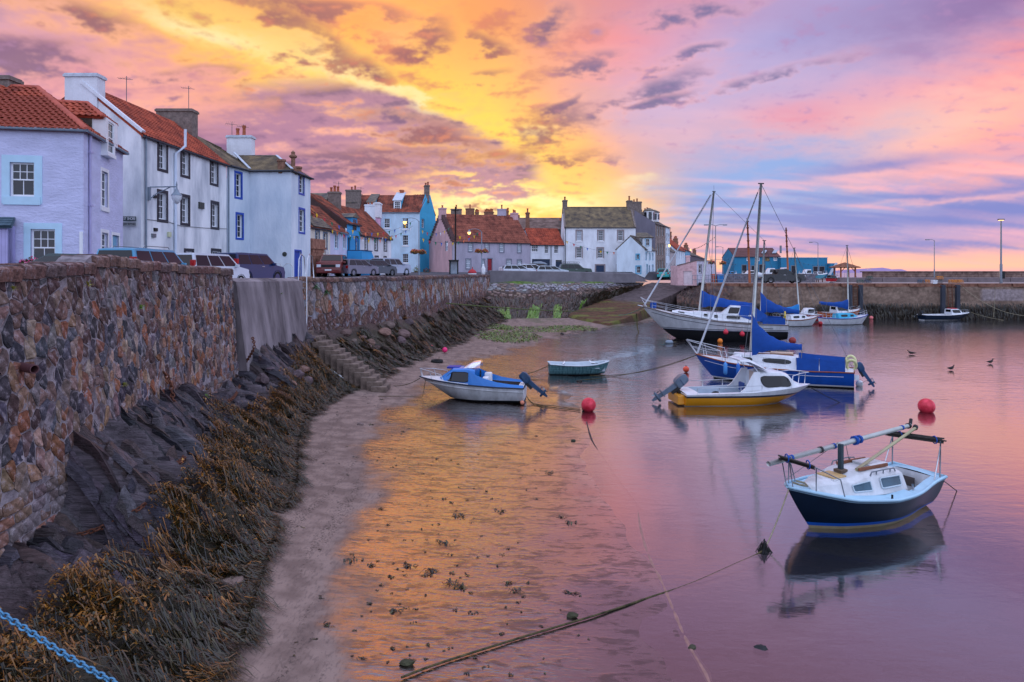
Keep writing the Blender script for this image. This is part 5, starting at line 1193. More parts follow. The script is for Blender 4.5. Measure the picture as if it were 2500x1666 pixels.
def blue_trim_house():
 z0,zE,zR=4.95,13.0,15.2;BW=mat('pale_blue_white_wall',(196,212,228),0.85,0.06,0.7,bump=0.5,bscale=8,col2=(226,236,246),detail=12,stretch=(1,1,.4))
 root=thing('blue_trim_house','white house with royal blue window margins and a projecting slate-roofed wing','house',(-19.3,50.2,z0));o=root.location
 m1=Face((-19.82,47.45),(-19.3,50.2),z0,zE);w1_=Face((-19.3,50.2),(-16.2,50.1),z0,zE);w2_=Face((-16.2,50.1),(-16.0,54.2),z0,zE);b1=Face((-16.0,54.2),(-26,54.8),z0,zE);b2=Face((-26,54.8),(-26,47.5),z0,zE)
 for f,r_ in((m1,(572,419,592,487)),(m1,(575,519.5,595,586.5)),(w2_,(729,423,743,477)),(w2_,(729,508,744.5,572))):
  r2=f.rect(*r_);k=0.15 if f is m1 else 0.13;window(root,f,[r2[0]+k,r2[1]+.16,r2[2]-k,r2[3]-.14],2,2,2,ROYAL,0.15,None,raw=True,near=True,depth=0.2)
 door(root,w2_,(720,614,734.7,678),ROYAL,ROYAL,0.12)
 mb=MB(o)
 for f in(m1,w1_,w2_,b1,b2):f.wall(mb)
 mb.build('wall',BW,root)
 # arched blue doorway in the wing
 for f,(x0,x1,yt,nm)in((w1_,(614,660,625,'arched_door')),(m1,(571,604,622,'arched_door'))):
  a0,a1=f.loc(x0,660)[0],f.loc(x1,660)[0];zt=f.loc((x0+x1)/2,yt)[1];w=a1-a0;c=(a0+a1)/2;rise=0.28
  def arch(k,n=10):return[(c-w/2*k+w*k*i/n,zt-rise*(2*i/n-1)**2*1.0-(1-k)*0.55)for i in range(n+1)]
  O,I=arch(1.0),arch(0.78);mb=MB(o)
  for(p,q),(p2,q2)in zip(zip(O,O[1:]),zip(I,I[1:])):mb.hexa([f.pt(*p2,0.05),f.pt(*q2,0.05),f.pt(*q2,-.05),f.pt(*p2,-.05),f.pt(*p,0.05),f.pt(*q,.05),f.pt(*q,-.05),f.pt(*p,-.05)])
  f.box(mb,O[0][0],I[0][0],z0,O[0][1],-.05,.05);f.box(mb,I[-1][0],O[-1][0],z0,O[-1][1],-.05,.05);d=mb.build(nm,ROYAL,root)
  mb=MB(o);mb.prism([f.pt(p[0],p[1],0.012)for p in I]+[f.pt(I[-1][0],z0,.012),f.pt(I[0][0],z0,.012)],Vector((*(-f.n*0.02),0)));mb.build('door_leaf',mat('teal_door',(44,96,124),0.5,.15,2),d,fix=True)
 mb=MB(o);q=w1_.loc(695,621);mb.lathe([(0,0),(0.17,0),(0.17,0.03),(0,0.05)],14,(0,0,0));
 mb.v=[tuple(w1_.pt(q[0]+v[0],q[1]+v[1],0.01+v[2]))for v in mb.v];mb.build('round_plaque',mat('bronze_plaque',(58,62,58)),root)
 R=Vector((-23.1,0,0));ov=.15
 roof(root,[(-19.62,47.45,zE-.05),(-19.15,50.1,zE-.05),(-23.1,50.2,15.5),(-23.1,47.45,15.5)],'slate',M['slate2'],0.28,0.24)
 roof(root,[(-19.15,50.1,zE-.05),(-18.9,54.4,zE-.05),(-23.1,54.4,15.3),(-23.1,50.1,15.45)],'slate',M['slate2'],0.28,0.24)
 ra,rb_=Vector((-21.0,52.2,14.4)),Vector((-18.0,52.2,14.4))
 roof(root,[(-19.45,50.05,zE-.05),(-16.05,49.95,zE-.05),rb_,ra],'slate',M['slate2'],0.28,0.24);roof(root,[(-16.05,49.95,zE-.05),(-15.85,54.35,zE-.05),rb_,rb_],'slate',M['slate2'],0.28,0.24);roof(root,[(-15.85,54.35,zE-.05),(-21,54.5,zE-.05),ra,rb_],'slate',M['slate2'],0.4,0.4)
 for p,q in(((-21.0,51.6,14.5),(-19.25,50.15,zE+.05)),(rb_,(-16.1,50.0,zE+.03))):mb=MB(o);mb.bar(Vector(p)+Vector((0,0,.05)),Vector(q)+Vector((0,0,.06)),0.2,0.05);mb.build('lead_flashing',M['lead'],root)
 ridge_caps(root,(-23.1,47.6,15.5),(-23.1,54.2,15.35),M['slate'],0.12,0.4);ridge_caps(root,ra,rb_,M['slate'],0.1,0.4)
 gutter(root,(-19.55,47.5,zE-.08),(-19.15,50.0,zE-.08),M['dgutter']);gutter(root,(-19.2,50.0,zE-.08),(-16.0,49.9,zE-.08),M['dgutter']);gutter(root,(-16.0,49.9,zE-.08),(-15.8,54.4,zE-.08),M['dgutter'])
 chimney(root,(-21.2,53.4),1.9,0.8,13.9,16.1,WHITEW,2,poth=0.75,copem=M['lead'])
 a=m1.pt(0.12,0,.08);pipe(root,[Vector((a.x,a.y,zE-.1)),Vector((a.x,a.y,z0))],M['gutter'],0.05)
 for(x,y,w,h,z,nm)in((-17.0,50.35,0.62,0.75,13.05,'stub_chimney'),(-16.5,52.6,0.62,0.72,12.9,'stub_chimney')):
  mb=MB(o);mb.lathe([(w*.46,z-.3),(w*.46,z+h*.75),(w*.55,z+h*.8),(w*.55,z+h),(0,z+h)],8,(x,y,0));mb.build(nm,M['brickc'],root)
 mb=MB(o);mb.lathe([(0.27,12.8),(0.27,13.3),(0.16,13.4),(0.16,14.0),(0.30,14.1),(0.30,14.18),(0.14,14.3),(0.16,14.45),(0.0,14.6)],10,(-16.35,51.0,0));mb.build('finial',M['brickc'],root)
 aerial((-21.9,53.4,16.1),1.15,'gridded tv aerial standing left of the two chimney pots',2);aerial((-21.0,53.4,16.2),0.85,'shorter gridded tv aerial beside the chimney pots',2)
 rl=thing('hand_rail','curved steel hand rail in front of the blue door','rail',(-17.2,49.2,5.1))
 for dx in(0,0.75):mb=MB();mb.tube([(dx,-0.9,0),(dx+.2,-.8,0.75),(dx+0.45,-.75,1.02),(dx+0.75,-.75,1.0),(dx+.9,-.75,0.7),(dx+.9,-.75,0)],0.028,6);mb.build('rail_loop',M['steel'],rl,True)
blue_trim_house()
# ================================================================== middle row
def row_houses():
 A0,A1=Vector((-17.0,57.6)),Vector((-14.0,79.0));base=Face(A0,A1,5.0,9.43);zE=9.43
 CREAM=stucco('cream_wall',(226,220,206));PLAV=stucco('pale_lavender_wall',(206,206,232));SKYB=mat('bright_blue_wall',(58,158,216),0.7,0.08,0.8,bump=0.2,bscale=8);WH=stucco('cottage_white',(228,230,236))
 GREYM=mat('grey_margin',(92,116,142),0.6,0.1,3);DKB=mat('dark_blue_paint',(22,56,96),0.5,0.1,2)
 def seg(px0,px1):a=base.loc(px0,600)[0];b=base.loc(px1,600)[0];p,q=base.pt(a,0),base.pt(b,0);return(p.x,p.y),(q.x,q.y)
 a,b=seg(757,806);root,fr,rt,lf,fin,_=simple_house('cream_cottage','small cream cottage with grey-blue margins behind a stone porch stair',a,b,5.6,5.0,zE,11.7,CREAM,M['pand'],guttm=M['dgutter'])
 window(root,fr,(770.7,565.5,779,603),2,2,2,GREYM,0.14,None);window(root,fr,(790,570,798,608),2,2,2,GREYM,0.14,None);door(root,fr,(788.5,628,797,660),DKB,GREYM);fin()
 # slate skirt and skylights
 q=[fr.pt(0.2,zE-.1,.25),fr.pt(fr.L-.1,zE-.1,.25),fr.pt(fr.L-.4,zE+.7,-.55),fr.pt(0.2,zE+.9,-.75)];roof(root,[p+Vector((0,0,.1))for p in q],'slate',M['slate'],0.35,0.25)
 for s in(1.6,3.4):mb=MB(root.location);p=[fr.pt(s,zE+1.1,-1.0),fr.pt(s+.5,zE+1.1,-1.0),fr.pt(s+.5,zE+1.75,-1.75),fr.pt(s,zE+1.75,-1.75)];mb.prism([x+Vector((0,0,.12))for x in p],(0.03,0,.06));mb.build('skylight',M['glass'],root,fix=True)
 a,b=seg(806,847);root,fr,rt,lf,fin,_=simple_house('lilac_cottage','pale lilac cottage squeezed between the cream and bright blue houses',a,b,5.6,5.0,zE-.05,11.75,PLAV,M['pand'],guttm=M['gutter'])
 PB=mat('pale_blue_margin',(186,220,240))
 for r_ in((817.7,572,825,606.6),(838,575,843.6,606.6)):window(root,fr,r_,2,2,2,PB,0.12,None)
 for r_ in((815,626,821,637),(825.7,626,832,637)):window(root,fr,r_,2,1,1,PB,0.1,None)
 door(root,fr,(838.5,624,845,660),mat('door_pale_blue',(120,176,206)),PB);fin()
 a,b=seg(847,879);root,fr,rt,lf,fin,(rl,rr)=simple_house('bright_blue_house','narrow bright blue house with outside stair and dark brown gable',a,b,8.2,5.0,zE+.9,13.2,SKYB,M['pand'],guttm=M['dgutter'])
 window(root,fr,(868.6,579,874,614),2,2,2,DKB,0.12,None);door(root,fr,(849.5,580,855,613),DKB,None,to_ground=False)
 fin();o=root.location;mb=MB(o);f=lf;mb.quad(f.pt(-.02,9.4,.03),f.pt(f.L+.02,9.4,.03),f.pt(f.L,zE+.85,.03),f.pt(f.L/2,13.1,.03),f.pt(0,zE+.85,.03));mb.build('gable_harling',mat('brown_harling',(74,56,54),0.9,0.2,2,bump=0.4),root)
 s0,s1=fr.loc(858,560)[0],fr.loc(872,560)[0];mb=MB(o);fr.box(mb,s0,s1,zE+.8,fr.loc(865,532)[1],-1.6,0.02);dm=mb.build('dormer',SKYB,root);mb=MB(o);fr.box(mb,fr.loc(861,550)[0],fr.loc(869.5,550)[0],fr.loc(865,562)[1],fr.loc(865,536)[1],0.0,0.04);mb.build('dormer_window',M['glass'],dm)
 mb=MB(o);zt=fr.loc(865,532)[1];mb.prism([fr.pt(s0-.2,zt,.2),fr.pt(s1+.2,zt,.2),fr.pt((s0+s1)/2,zt+.45,.2)],Vector((*(-fr.n*2.2),0)));mb.build('dormer_roof',M['slate'],dm,fix=True)
 st=thing('forestair','bright blue rendered outside stair rising to a first-floor door','stair',tuple(fr.pt(0.5,5.0,0.8)));so_=st.location;za=fr.loc(860,614)[1]
 s0,s1=fr.loc(847,650)[0],fr.loc(872,650)[0];mb=MB(so_);fr.box(mb,s0,s1,5.0,za,.05,1.5);mb.build('landing',SKYB,st);mb=MB(so_);mb.prism([fr.pt(s1,5.0,1.5),fr.pt(s1+3.0,5.0,1.5),fr.pt(s1,za,1.5)],Vector((*(-fr.n*.2),0)));mb.build('stair_wall',SKYB,st,fix=True)
 mb=MB(so_);fr.box(mb,s0,s1+.1,za,za+.09,.02,1.56);mb.build('stair_cope',mat('dark_cope',(40,70,110),.6,.1,3),st)
 for k in range(10):mb=MB(so_);fr.box(mb,s1+k*.29,s1+(k+1)*.29,5.0,za-(k+1)*(za-5.1)/10,.1,1.3);mb.build('step',M['stone'],st)
 a,b=seg(879,955);root,fr,rt,lf,fin,_=simple_house('long_white_cottage','long white cottage with dark window margins and sagging red pantile roof',a,b,6.2,5.0,zE,12.5,WH,M['pand'],guttm=M['dgutter'],skews=M['stone'])
 for r_ in((891,578,897,610),(915,580,921.5,611),(937.5,584,944,612)):window(root,fr,r_,3,2,2,BLACKM,0.13,None)
 for r_ in((891,627,897,642),(937,628,943,638)):window(root,fr,r_,2,1,1,BLACKM,0.12,None)
 door(root,fr,(915.5,627,923.5,650),mat('pale_door',(190,200,210),.5,.1,3),BLACKM);fin()
 chimney(root,(-15.5,79.2),0.55,1.5,11.8,13.5,WH,0);
 # stone porch and stair at the cream cottage
 p=thing('stone_porch','weathered red sandstone porch stair in front of the cream cottage','porch',(-16.6,57.2,5.0));po=p.location
 pm=mat('red_sandstone',(148,100,82),0.9,0.35,3,bump=0.6,bscale=10,col2=(172,126,106));f=Face((-16.55,56.4),(-15.9,61.0),5.0,8)
 k=0
 for row in range(8):
  for c in range(5):
   s=c*0.46+(row%2)*0.22
   if s>2.3-0.0*row:continue
   mb=MB(po);f.box(mb,s,s+.44,5.05+row*.3,5.05+row*.3+.285,-.7,0.02+random.uniform(0,.03));mb.build('block',pm,p)
 mb=MB(po);f.box(mb,-.1,2.7,7.45,7.62,-.9,.12);mb.build('landing_slab',pm,p);mb=MB(po);f.box(mb,0.0,2.6,7.62,8.3,-.1,0.08);mb.build('parapet',pm,p)
 for s in(3.0,3.5):mb=MB(po);f.box(mb,s,s+.12,5.05,7.45,-.15,0.0);mb.build('post',M['white'],p)
 # chimneys and roofs showing behind
 t=thing('rear_cottage','dark roofed house with a three-pot stack behind the bright blue house','house',(-22,74,5.2));to=t.location;mb=MB(to);mb.box(-26,-20.2,72,78,5.2,12.2);mb.build('wall',mat('brown_harling',(74,56,54)),t)
 roof(t,[(-26.4,71.7,12.1),(-20,71.7,12.1),(-20,75,14.2),(-26.4,75,14.2)],'slate',M['slate'],.5,.4);roof(t,[(-20,78.3,12.1),(-26.4,78.3,12.1),(-26.4,75,14.2),(-20,75,14.2)],'slate',M['slate'],.5,.4)
 chimney(t,(at(817,480,70).x,70),1.15,0.8,11.6,at(817,470,70).z,M['stone'],3,poth=0.6);aerial(tuple(at(826.5,470,70)),1.1,'tv aerial beside the three-pot chimney stack',2)
row_houses()
def tall_blue_house():
 W_=stucco('pale_blue_wall',(196,220,236));SK=mat('turquoise_gable',(60,176,218),0.7,0.06,0.8,bump=0.2,bscale=6)
 A,B=(-24.5,100.0),(-13.5,100.0);z0,zE,zR=5.4,14.4,17.15
 root,fr,rt,lf,fin,(rl,rr)=simple_house('pale_blue_house','tall pale blue house with turquoise gable, dormers and hanging lamp in front',A,B,7.4,z0,zE,zR,W_,M['pand'],guttm=M['gutter'],tw=.4,th=.42)
 rt2=Face((-13.5,100.0),(-12.0,107.2),z0,zE)
 for r_ in((938,534,952,557),(983,533,997,559),(983,574.5,996.6,599.5),(983,620,997,642)):window(root,fr,r_,3,2,2,PALEBLUE,0.14,M['white'])
 fin();o=root.location
 # angled turquoise gable
 g=thing('turquoise_gable_end','turquoise painted gable wing turned towards the harbour','house',(-13.0,103.5,z0));go=g.location;window(g,rt2,(1029,535,1036,557),2,3,3,mat('turquoise_gable',(60,176,218)),0.12,None);mb=MB(go);rt2.wall(mb);mid=rt2.pt(rt2.L*.5,zR+.1);mb.quad(rt2.pt(0,zE),rt2.pt(rt2.L,zE),mid+Vector((.3,.4,0)),mid-Vector((.3,.8,0)));mb.build('wall',SK,g)
 roof(g,[(-13.6,99.75,zE),rt2.pt(0,zE,.05),rt2.pt(rt2.L*.45,zR+.1,.05),(-15,103.6,zR+.1)],'pan',M['pand'],.4,.42);roof(g,[rt2.pt(rt2.L,zE,.05),(-15,107.6,zE),(-15,103.8,zR+.1),rt2.pt(rt2.L*.55,zR+.1,.05)],'pan',M['pand'],.6,.6)
 chimney(g,(-12.9,103.4),0.75,1.1,16.0,at(1049,453,103).z,M['stone'],2,rz=.2,poth=.5)
 chimney(root,(at(981,470,104).x,104),.55,.55,16.5,at(981,465,104).z,M['pot'],0)
 for(x0,x1,yt,yb,full)in((963,977.5,491,514,True),(899,912,495,512,False),(849,868,496,512,False)):
  dpt=100.6;a,b=at(x0-2,yb,dpt),at(x1+2,yt,dpt);mb=MB(o);mb.prism([(a.x,dpt,a.z),(a.x,dpt,b.z),(a.x,dpt+3.4,b.z+1.5),(a.x,dpt+3.2,b.z+.4)],(b.x-a.x,0,0));dm=mb.build('dormer',SK,root,fix=True)
  mb=MB(o);mb.prism([(a.x-.15,dpt-.2,b.z),(a.x-.15,dpt+3.5,b.z+1.55),(a.x-.15,dpt+3.5,b.z+1.68),(a.x-.15,dpt-.2,b.z+.12)],(b.x-a.x+.3,0,0));mb.build('dormer_roof',M['lead']if full else M['slate'],dm,fix=True)
  f2=Face((a.x,dpt-.02),(b.x,dpt-.02),a.z,b.z);window(root,f2,[.12,a.z+.1,b.x-a.x-.12,b.z-.08],3,2,2,M['white'],.1,None,raw=True,depth=0.02)
 chimney(root,(at(863,470,101).x,101),2.1,1.0,14.5,at(863,465,101).z,M['stone'],2,poth=.6);chimney(root,(at(904,500,99).x,99),1.5,.7,13.0,at(904,501,99).z,WHITEW,2,poth=.4)
 aerial(tuple(at(881,478,101)),1.3,'tv aerial behind the broad stack of the pale blue house',1)
 pk=thing('pink_strip_house','sliver of pink walled house left of the pale blue house','house',(-20,99,5.4));mb=MB(pk.location);mb.box(at(915,520,99).x,at(927,520,99).x,99.2,99.9,5.4,14.2);mb.build('wall',stucco('pink_wall',(222,170,196)),pk);mb=MB(pk.location);mb.box(at(914,520,99).x,at(928,520,99).x,99.1,99.95,14.2,14.35);mb.build('eave',M['gutter'],pk)
tall_blue_house()
def pink_house():
 PK=stucco('pink_harling',(204,164,166));GR=stucco('grey_lilac_harling',(176,170,186));A,B=Vector((-8.3,95.0)),Vector((2.7,101.5));z0,zE,zR=5.2,9.95,13.9;inn=Vector((-(B-A).y,(B-A).x)).normalized();dep=7.9
 root,fr,rt,lf,fin,(rl,rr)=simple_house('crow_step_house','long lilac-grey house with pink crow-stepped gable and red door',A,B,dep,z0,zE,zR,GR,mat('weathered_pantile',(128,66,52),0.88,0.45,1.2,bump=0.4,col2=(160,92,72)),guttm=M['dgutter'],tw=.36,th=.4)
 gm=mat('grey_margin2',(130,132,148),.7,.1,3)
 for r_ in((1144,591.5,1154,613),(1184.5,592.5,1194,613),(1220,594,1230,615),(1263.6,596,1272,616),(1138,633,1149,655),(1177.5,634,1183,651),(1237,634,1248,653),(1263.6,635,1273,653)):window(root,fr,r_,3,2,2,gm,.13,gm,glass=M['blind'])
 door(root,fr,(1190.5,632,1201,665),mat('crimson_door',(150,32,46),.5,.1,2),gm)
 for r_ in((1087,589,1093.5,613),(1059.5,561,1064,573)):window(root,lf,r_,2,2,2,PK,.1,None,glass=M['blind'])
 fin();o=root.location;f=lf;mb=MB(o);H=[h for h in f.holes]
 mb2=Face(f.A+f.n*.03,f.B+f.n*.03,z0,zE);mb2.holes=f.holes;mb2.wall(mb);top=z0;mb.quad(mb2.pt(0,zE),mb2.pt(f.L,zE),mb2.pt(f.L/2,zR+.1));mb.build('pink_gable',PK,root)
 n=11
 for side in(0,1):
  for k in range(n):
   s=f.L/2*(k+0.1)/n;z=zE+(zR-zE)*(k+.55)/n;a=s-.15 if side==0 else f.L-s-.45;mb=MB(o);f.box(mb,a,a+.6,z-.35,z+.34,-.42,.07);mb.build('crow_step',mat('dark_crowstep',(96,72,72),.9,.3,3,bump=.4),root)
 c=f.pt(f.L/2,0,-.3);chimney(root,(c.x,c.y),1.0,.8,zR-.8,at(1074,508,98).z,PK,1,rz=atan2(fr.d.y,fr.d.x)+pi/2,potm=M['pot']);e=rt.pt(dep/2,0,-.4);chimney(root,(e.x,e.y),1.0,.8,12.9,at(1254,520,104).z,PK,2,rz=atan2(fr.d.y,fr.d.x)+pi/2)
pink_house()
def small_red_house():
 A,B=(2.75,101.6),(7.85,103.2);root,fr,rt,lf,fin,_=simple_house('red_roof_house','low white house with bright red pantile roof and dark garage doors',A,B,5.2,5.0,9.75,12.2,WHITEW,M['pan'],guttm=M['dgutter'],tw=.36,th=.4)
 NV=mat('navy_door',(26,46,72),.5,.12,2)
 for r_ in((1298,598.5,1314,615.6),(1329.4,598.5,1339,619),(1353,598.5,1363,619)):window(root,fr,r_,3,2,2,M['white'],.05,M['white'])
 door(root,fr,(1299,633,1343,660),NV,None,panels=6);door(root,fr,(1356.5,635,1372,662),NV,M['white'],.06,fan=True);fin()
 a=fr.loc(1345,640)[0];p=fr.pt(a,0,.07);pipe(root,[Vector((p.x,p.y,9.6)),Vector((p.x,p.y,5))],M['dgutter'],.05)
 b=thing('brown_roof_house','big brown slate roof rising behind the red pantile roof','house',(4,116,5.5));bo=b.location;bm_=mat('brown_slates',(108,84,76),.85,.4,1.0,bump=.4,col2=(136,112,102));zr,ze=at(1320,532,118).z,at(1320,560,112).z;mb=MB(bo);mb.box(0.8,11,112.3,123,5.5,ze);mb.build('wall',M['stone'],b)
 roof(b,[(0.6,112,ze),(11.2,112,ze),(11.2,118,zr),(0.6,118,zr)],'slate',bm_,.5,.4);roof(b,[(11.2,123.5,ze),(0.6,123.5,ze),(0.6,118,zr),(11.2,118,zr)],'slate',bm_,.6,.5)
 chimney(b,(at(1288,530,106).x,106),.6,.8,8,at(1288,520,106).z,M['brickc'],1,poth=.8);chimney(b,(at(1371,540,114).x,114),.9,.7,ze,at(1371,540,114).z,M['stone'],2,poth=.6)
 # further roofs and stacks on the skyline above the long roof
 for i,(px0,px1,yt,Y,pots,lab,m_)in enumerate(((1101,1127,511,122,1,'low grey stack left of the tall clay chimney',M['stone']),(1137,1158,510,125,1,'rough stone chimney with one tall pot on the skyline',M['brickc']),(1160,1169,519,125,4,'short stack with four little pots on the skyline',M['brickc']),(1182,1205,518,128,6,'long low stack with a row of six yellow pots',M['brickc']),(1214,1236,511,120,1,'square lilac rendered stack above the long roof',GRL()),(1236,1242,516,124,2,'narrow brick stack right of the lilac stack',M['brickc']))):
  a,b_=at(px0,yt,Y),at(px1,yt,Y);t=thing('skyline_house','roof behind the crow-step house with '+lab,'house',((a.x+b_.x)/2,Y,6),group='roofs behind the crow-step house');to=t.location;w=b_.x-a.x
  zt=at(px0,532,Y).z;mb=MB(to);mb.box(a.x-1.5,b_.x+1.8,Y-3,Y+3,6,zt-1.4);mb.build('wall',M['stone'],t);roof(t,[(a.x-1.7,Y-3.2,zt-1.5),(b_.x+2,Y-3.2,zt-1.5),(b_.x+2,Y,zt+.5),(a.x-1.7,Y,zt+.5)],'pan',M['pand'],.5,.5);roof(t,[(b_.x+2,Y+3.2,zt-1.5),(a.x-1.7,Y+3.2,zt-1.5),(a.x-1.7,Y,zt+.5),(b_.x+2,Y,zt+.5)],'pan',M['pand'],.8,.8)
  chimney(t,((a.x+b_.x)/2,Y),w,.8,zt-.5,a.z,m_,pots,poth=.9 if pots==1 else.55)
def GRL():return stucco('grey_lilac_harling',(176,170,186))
small_red_house()
def big_white_house():
 A,B=(7.9,103.0),(18.65,103.0);sg=mat('sandstone_margin',(150,138,140),.8,.15,3,bump=.2);root,fr,rt,lf,fin,_=simple_house('big_white_house','big three-storey white house with stone margins and dark slate roof',A,B,7.2,4.8,12.42,15.65,stucco('bright_white_wall',(232,236,242)),M['slate2'],'slate',guttm=M['dgutter'],tw=.34,th=.3,skews=M['stone'])
 for i,r_ in enumerate(((1405,561,1422.7,591),(1457.7,561,1475.7,591),(1506,561,1524,591),(1404.4,603,1423,633.3),(1456,603.5,1475,633.7),(1505,605,1524,634.5),(1504,645,1527,670))):
  r2=fr.rect(*r_);k=.19;window(root,fr,[r2[0]+k,r2[1]+k,r2[2]-k,r2[3]-k],4,2,2,sg,k,M['white'],raw=True,glass=M['blind']if i in(0,6)else None)
 r2=fr.rect(1452,645,1478,670);door(root,fr,[r2[0]+.2,r2[1],r2[2]-.2,r2[3]-.2],mat('dark_blue_garage',(34,58,92),.5,.1,2),sg,.2,panels=8,raw=True);fin()
 chimney(root,(8.25,106.6),.7,1.0,14.6,at(1381,489,106).z,M['stone'],1,poth=.7);chimney(root,(18.3,106.6),.75,1.1,14.6,at(1547,490,106).z,M['stone'],1,poth=.9)
 p=fr.pt(.15,0,.06);pipe(root,[Vector((p.x,p.y,12.3)),Vector((p.x,p.y,4.8))],M['dgutter'],.05)
 mb=MB(root.location);q=fr.loc(1544,642);mb.lathe([(0,0),(.14,0),(.14,.05),(0,.06)],10,(0,0,0));mb.v=[tuple(fr.pt(q[0]+v[0],q[1]+v[1],.01+v[2]))for v in mb.v];mb.build('round_plaque',mat('bronze_plaque',(58,62,58)),root)
big_white_house()
def corner_houses():
 PB=stucco('icy_white_wall',(214,228,238));tb=mat('turquoise_margin',(96,172,204),.6,.08,3)
 c=at(1574,670,99.5);e=at(1600,670,106.5);A=(c.x,c.y);B=(e.x,e.y);root,fr,rt,lf,fin,(rl,rr)=simple_house('corner_cottage','small icy white corner cottage with turquoise window margins',A,B,4.2,4.6,9.0,10.9,PB,M['slate'],'slate',guttm=M['dgutter'],tw=.4,th=.35)
 for r_ in((1576,617,1578.5,635),(1585,618,1587.6,635),(1592,619,1594.6,635),(1578,646,1581,667),(1592,647,1595,667)):window(root,fr,r_,1,1,1,tb,.06,None)
 door(root,fr,(1584,648,1587.4,677),mat('door_blue2',(60,112,150),.5,.1,2));
 lf2=lf
 for r_ in((1554,622,1560,633),(1554,651,1563.5,667)):window(root,lf,r_,3,2,2,tb,.16,None)
 fin();p=at(1581,590,100.5);mb=MB(root.location);mb.box(p.x-.75,p.x+.6,100.4,102.4,8.6,at(1580,580,100.5).z);d=mb.build('dormer',PB,root);f2=Face((p.x-.5,100.36),(p.x+.4,100.36),8.6,10.6);r2=f2.rect(1576.5,583,1585.5,600);window(root,f2,r2,2,1,1,tb,.06,None,raw=True,depth=.02)
 zt=at(1580,580,100.5).z;q0,q1=Vector((p.x-1.9,100.2,zt)),Vector((p.x+.9,100.2,zt));roof(root,[q0,q1,Vector((p.x+.1,101.6,zt+.75)),Vector((p.x-1.4,101.6,zt+.75))],'slate',M['slate'],.35,.3);roof(root,[q1,q1+Vector((0,2.6,0)),Vector((p.x+.1,101.6,zt+.75)),Vector((p.x+.1,101.6,zt+.75))],'slate',M['slate'],.35,.3)
 # tall grey house
 GK=stucco('grey_cement_gable',(118,114,126));ST=mat('rubble_front',(128,112,108),.9,.4,2.5,bump=.7,bscale=6,col2=(164,148,140));c=at(1600,670,112);e=at(1625,670,119);root,fr,rt,lf,fin,(rl,rr)=simple_house('grey_gable_house','tall grey house with bare gable, rubble front and white bay dormers',(c.x,c.y),(e.x,e.y),9.0,4.6,at(1600,545,112).z,at(1568,505,114).z,ST,M['slate'],'slate',guttm=M['dgutter'],tw=.4,th=.35)
 for y0,y1 in((552,576),(595,623),(636,660)):
  for x0 in(1604,1610.2,1616.6):window(root,fr,(x0,y0,x0+3,y1),1,1,1,M['stone'],.1,None)
 fin();mb=MB(root.location);f=lf;g=Face(f.A+f.n*.03,f.B+f.n*.03,4.6,f.z1);g.wall(mb);mb.quad(g.pt(0,f.z1),g.pt(f.L,f.z1),g.pt(f.L/2,rl.z+.05));mb.build('cement_gable',GK,root)
 a=f.pt(f.L*.62,0,-.4);chimney(root,(a.x,a.y),2.0,.8,rl.z-1.6,at(1558,494,114).z,M['stone'],2,rz=-.2,poth=.5);a=f.pt(f.L*.45,0,-3);chimney(root,(a.x+1.2,a.y),1.4,.7,rl.z-.6,at(1582,512,116).z,M['brickc'],3,rz=-.2,poth=.5)
 for k,px in enumerate((1585,1597)):
  p=at(px,525,113.5+k*2);b=MB(root.location);r_=.85;z0_,z1_=p.z-1.2,at(px,516+k*4,113.5+k*2).z;b.lathe([(r_,z0_),(r_,z1_)],6,(p.x,p.y,0));d=b.build('bay_dormer',M['white'],root)
  for j in range(6):
   t0,t1=pi*2*(j+.2)/6,pi*2*(j+.8)/6;w=MB(root.location);w.quad(*[(p.x+cos(t)*r_*.99+cos((t0+t1)/2)*.06,p.y+sin(t)*r_*.99+sin((t0+t1)/2)*.06,z)for t,z in((t0,z0_+.35),(t1,z0_+.35),(t1,z1_-.2),(t0,z1_-.2))]);w.build('dormer_pane',M['glass'],d)
  b=MB(root.location);b.lathe([(r_+.15,z1_),(r_+.1,z1_+.15),(.2,z1_+.5),(0,z1_+.5)],6,(p.x,p.y,0));b.build('dormer_roof',M['slate'],d)
  # the street running on behind
 DK=stucco('dark_harling',(92,84,92));BL=stucco('street_blue_wall',(110,166,196));WB=stucco('street_white_wall',(206,220,232))
 data=[('white_gable_house','tall narrow white gable with two clay-potted stack by the lit street lamp',1625,1635,121,124,553,548,WB,M['slate'],'slate'),('dark_roof_cottage','cottage with dark slate roof just past the white gable',1636,1650,128,136,612,578,stucco('sand_wall',(176,168,170)),M['slate'],'slate'),('red_gable_row_house','white row house under a long red roof halfway along the street',1650,1672,138,152,608,572,WB,M['pan'],'pan'),('street_blue_house','blue row house below the second lit street lamp',1672,1685,154,166,610,590,BL,M['pan'],'pan'),('dark_end_house','dark harled house with crowded chimney pots far along the street',1685,1706,170,190,622,603,DK,M['slate'],'slate'),('last_street_house','last low dark house at the end of the street',1706,1722,200,224,628,617,DK,M['slate'],'slate')]
 for i,(nm,lab,x0,x1,Y0,Y1,ye,yr,wm,rm,kd)in enumerate(data):
  c=at(x0,660,Y0);e=at(x1,660,Y1);zE=at(x0,ye,Y0).z;zR=at(x0-3,yr,Y0+2).z;root,fr,rt,lf,fin,(rl,rr)=simple_house(nm,lab,(c.x,c.y),(e.x,e.y),7.0,4.6,zE,max(zR,zE+1.6),wm,rm,kd,guttm=M['dgutter'],tw=.6,th=.55)
  n=max(2,int(fr.L/3.2))
  for j in range(n):
   s=fr.L*(j+.35)/n
   for lev in range(int((zE-4.8)/2.7)):window(root,fr,[s,5.6+lev*2.7,s+.85,7.1+lev*2.7],2,1,1,None,.1,None,raw=True)
  fin()
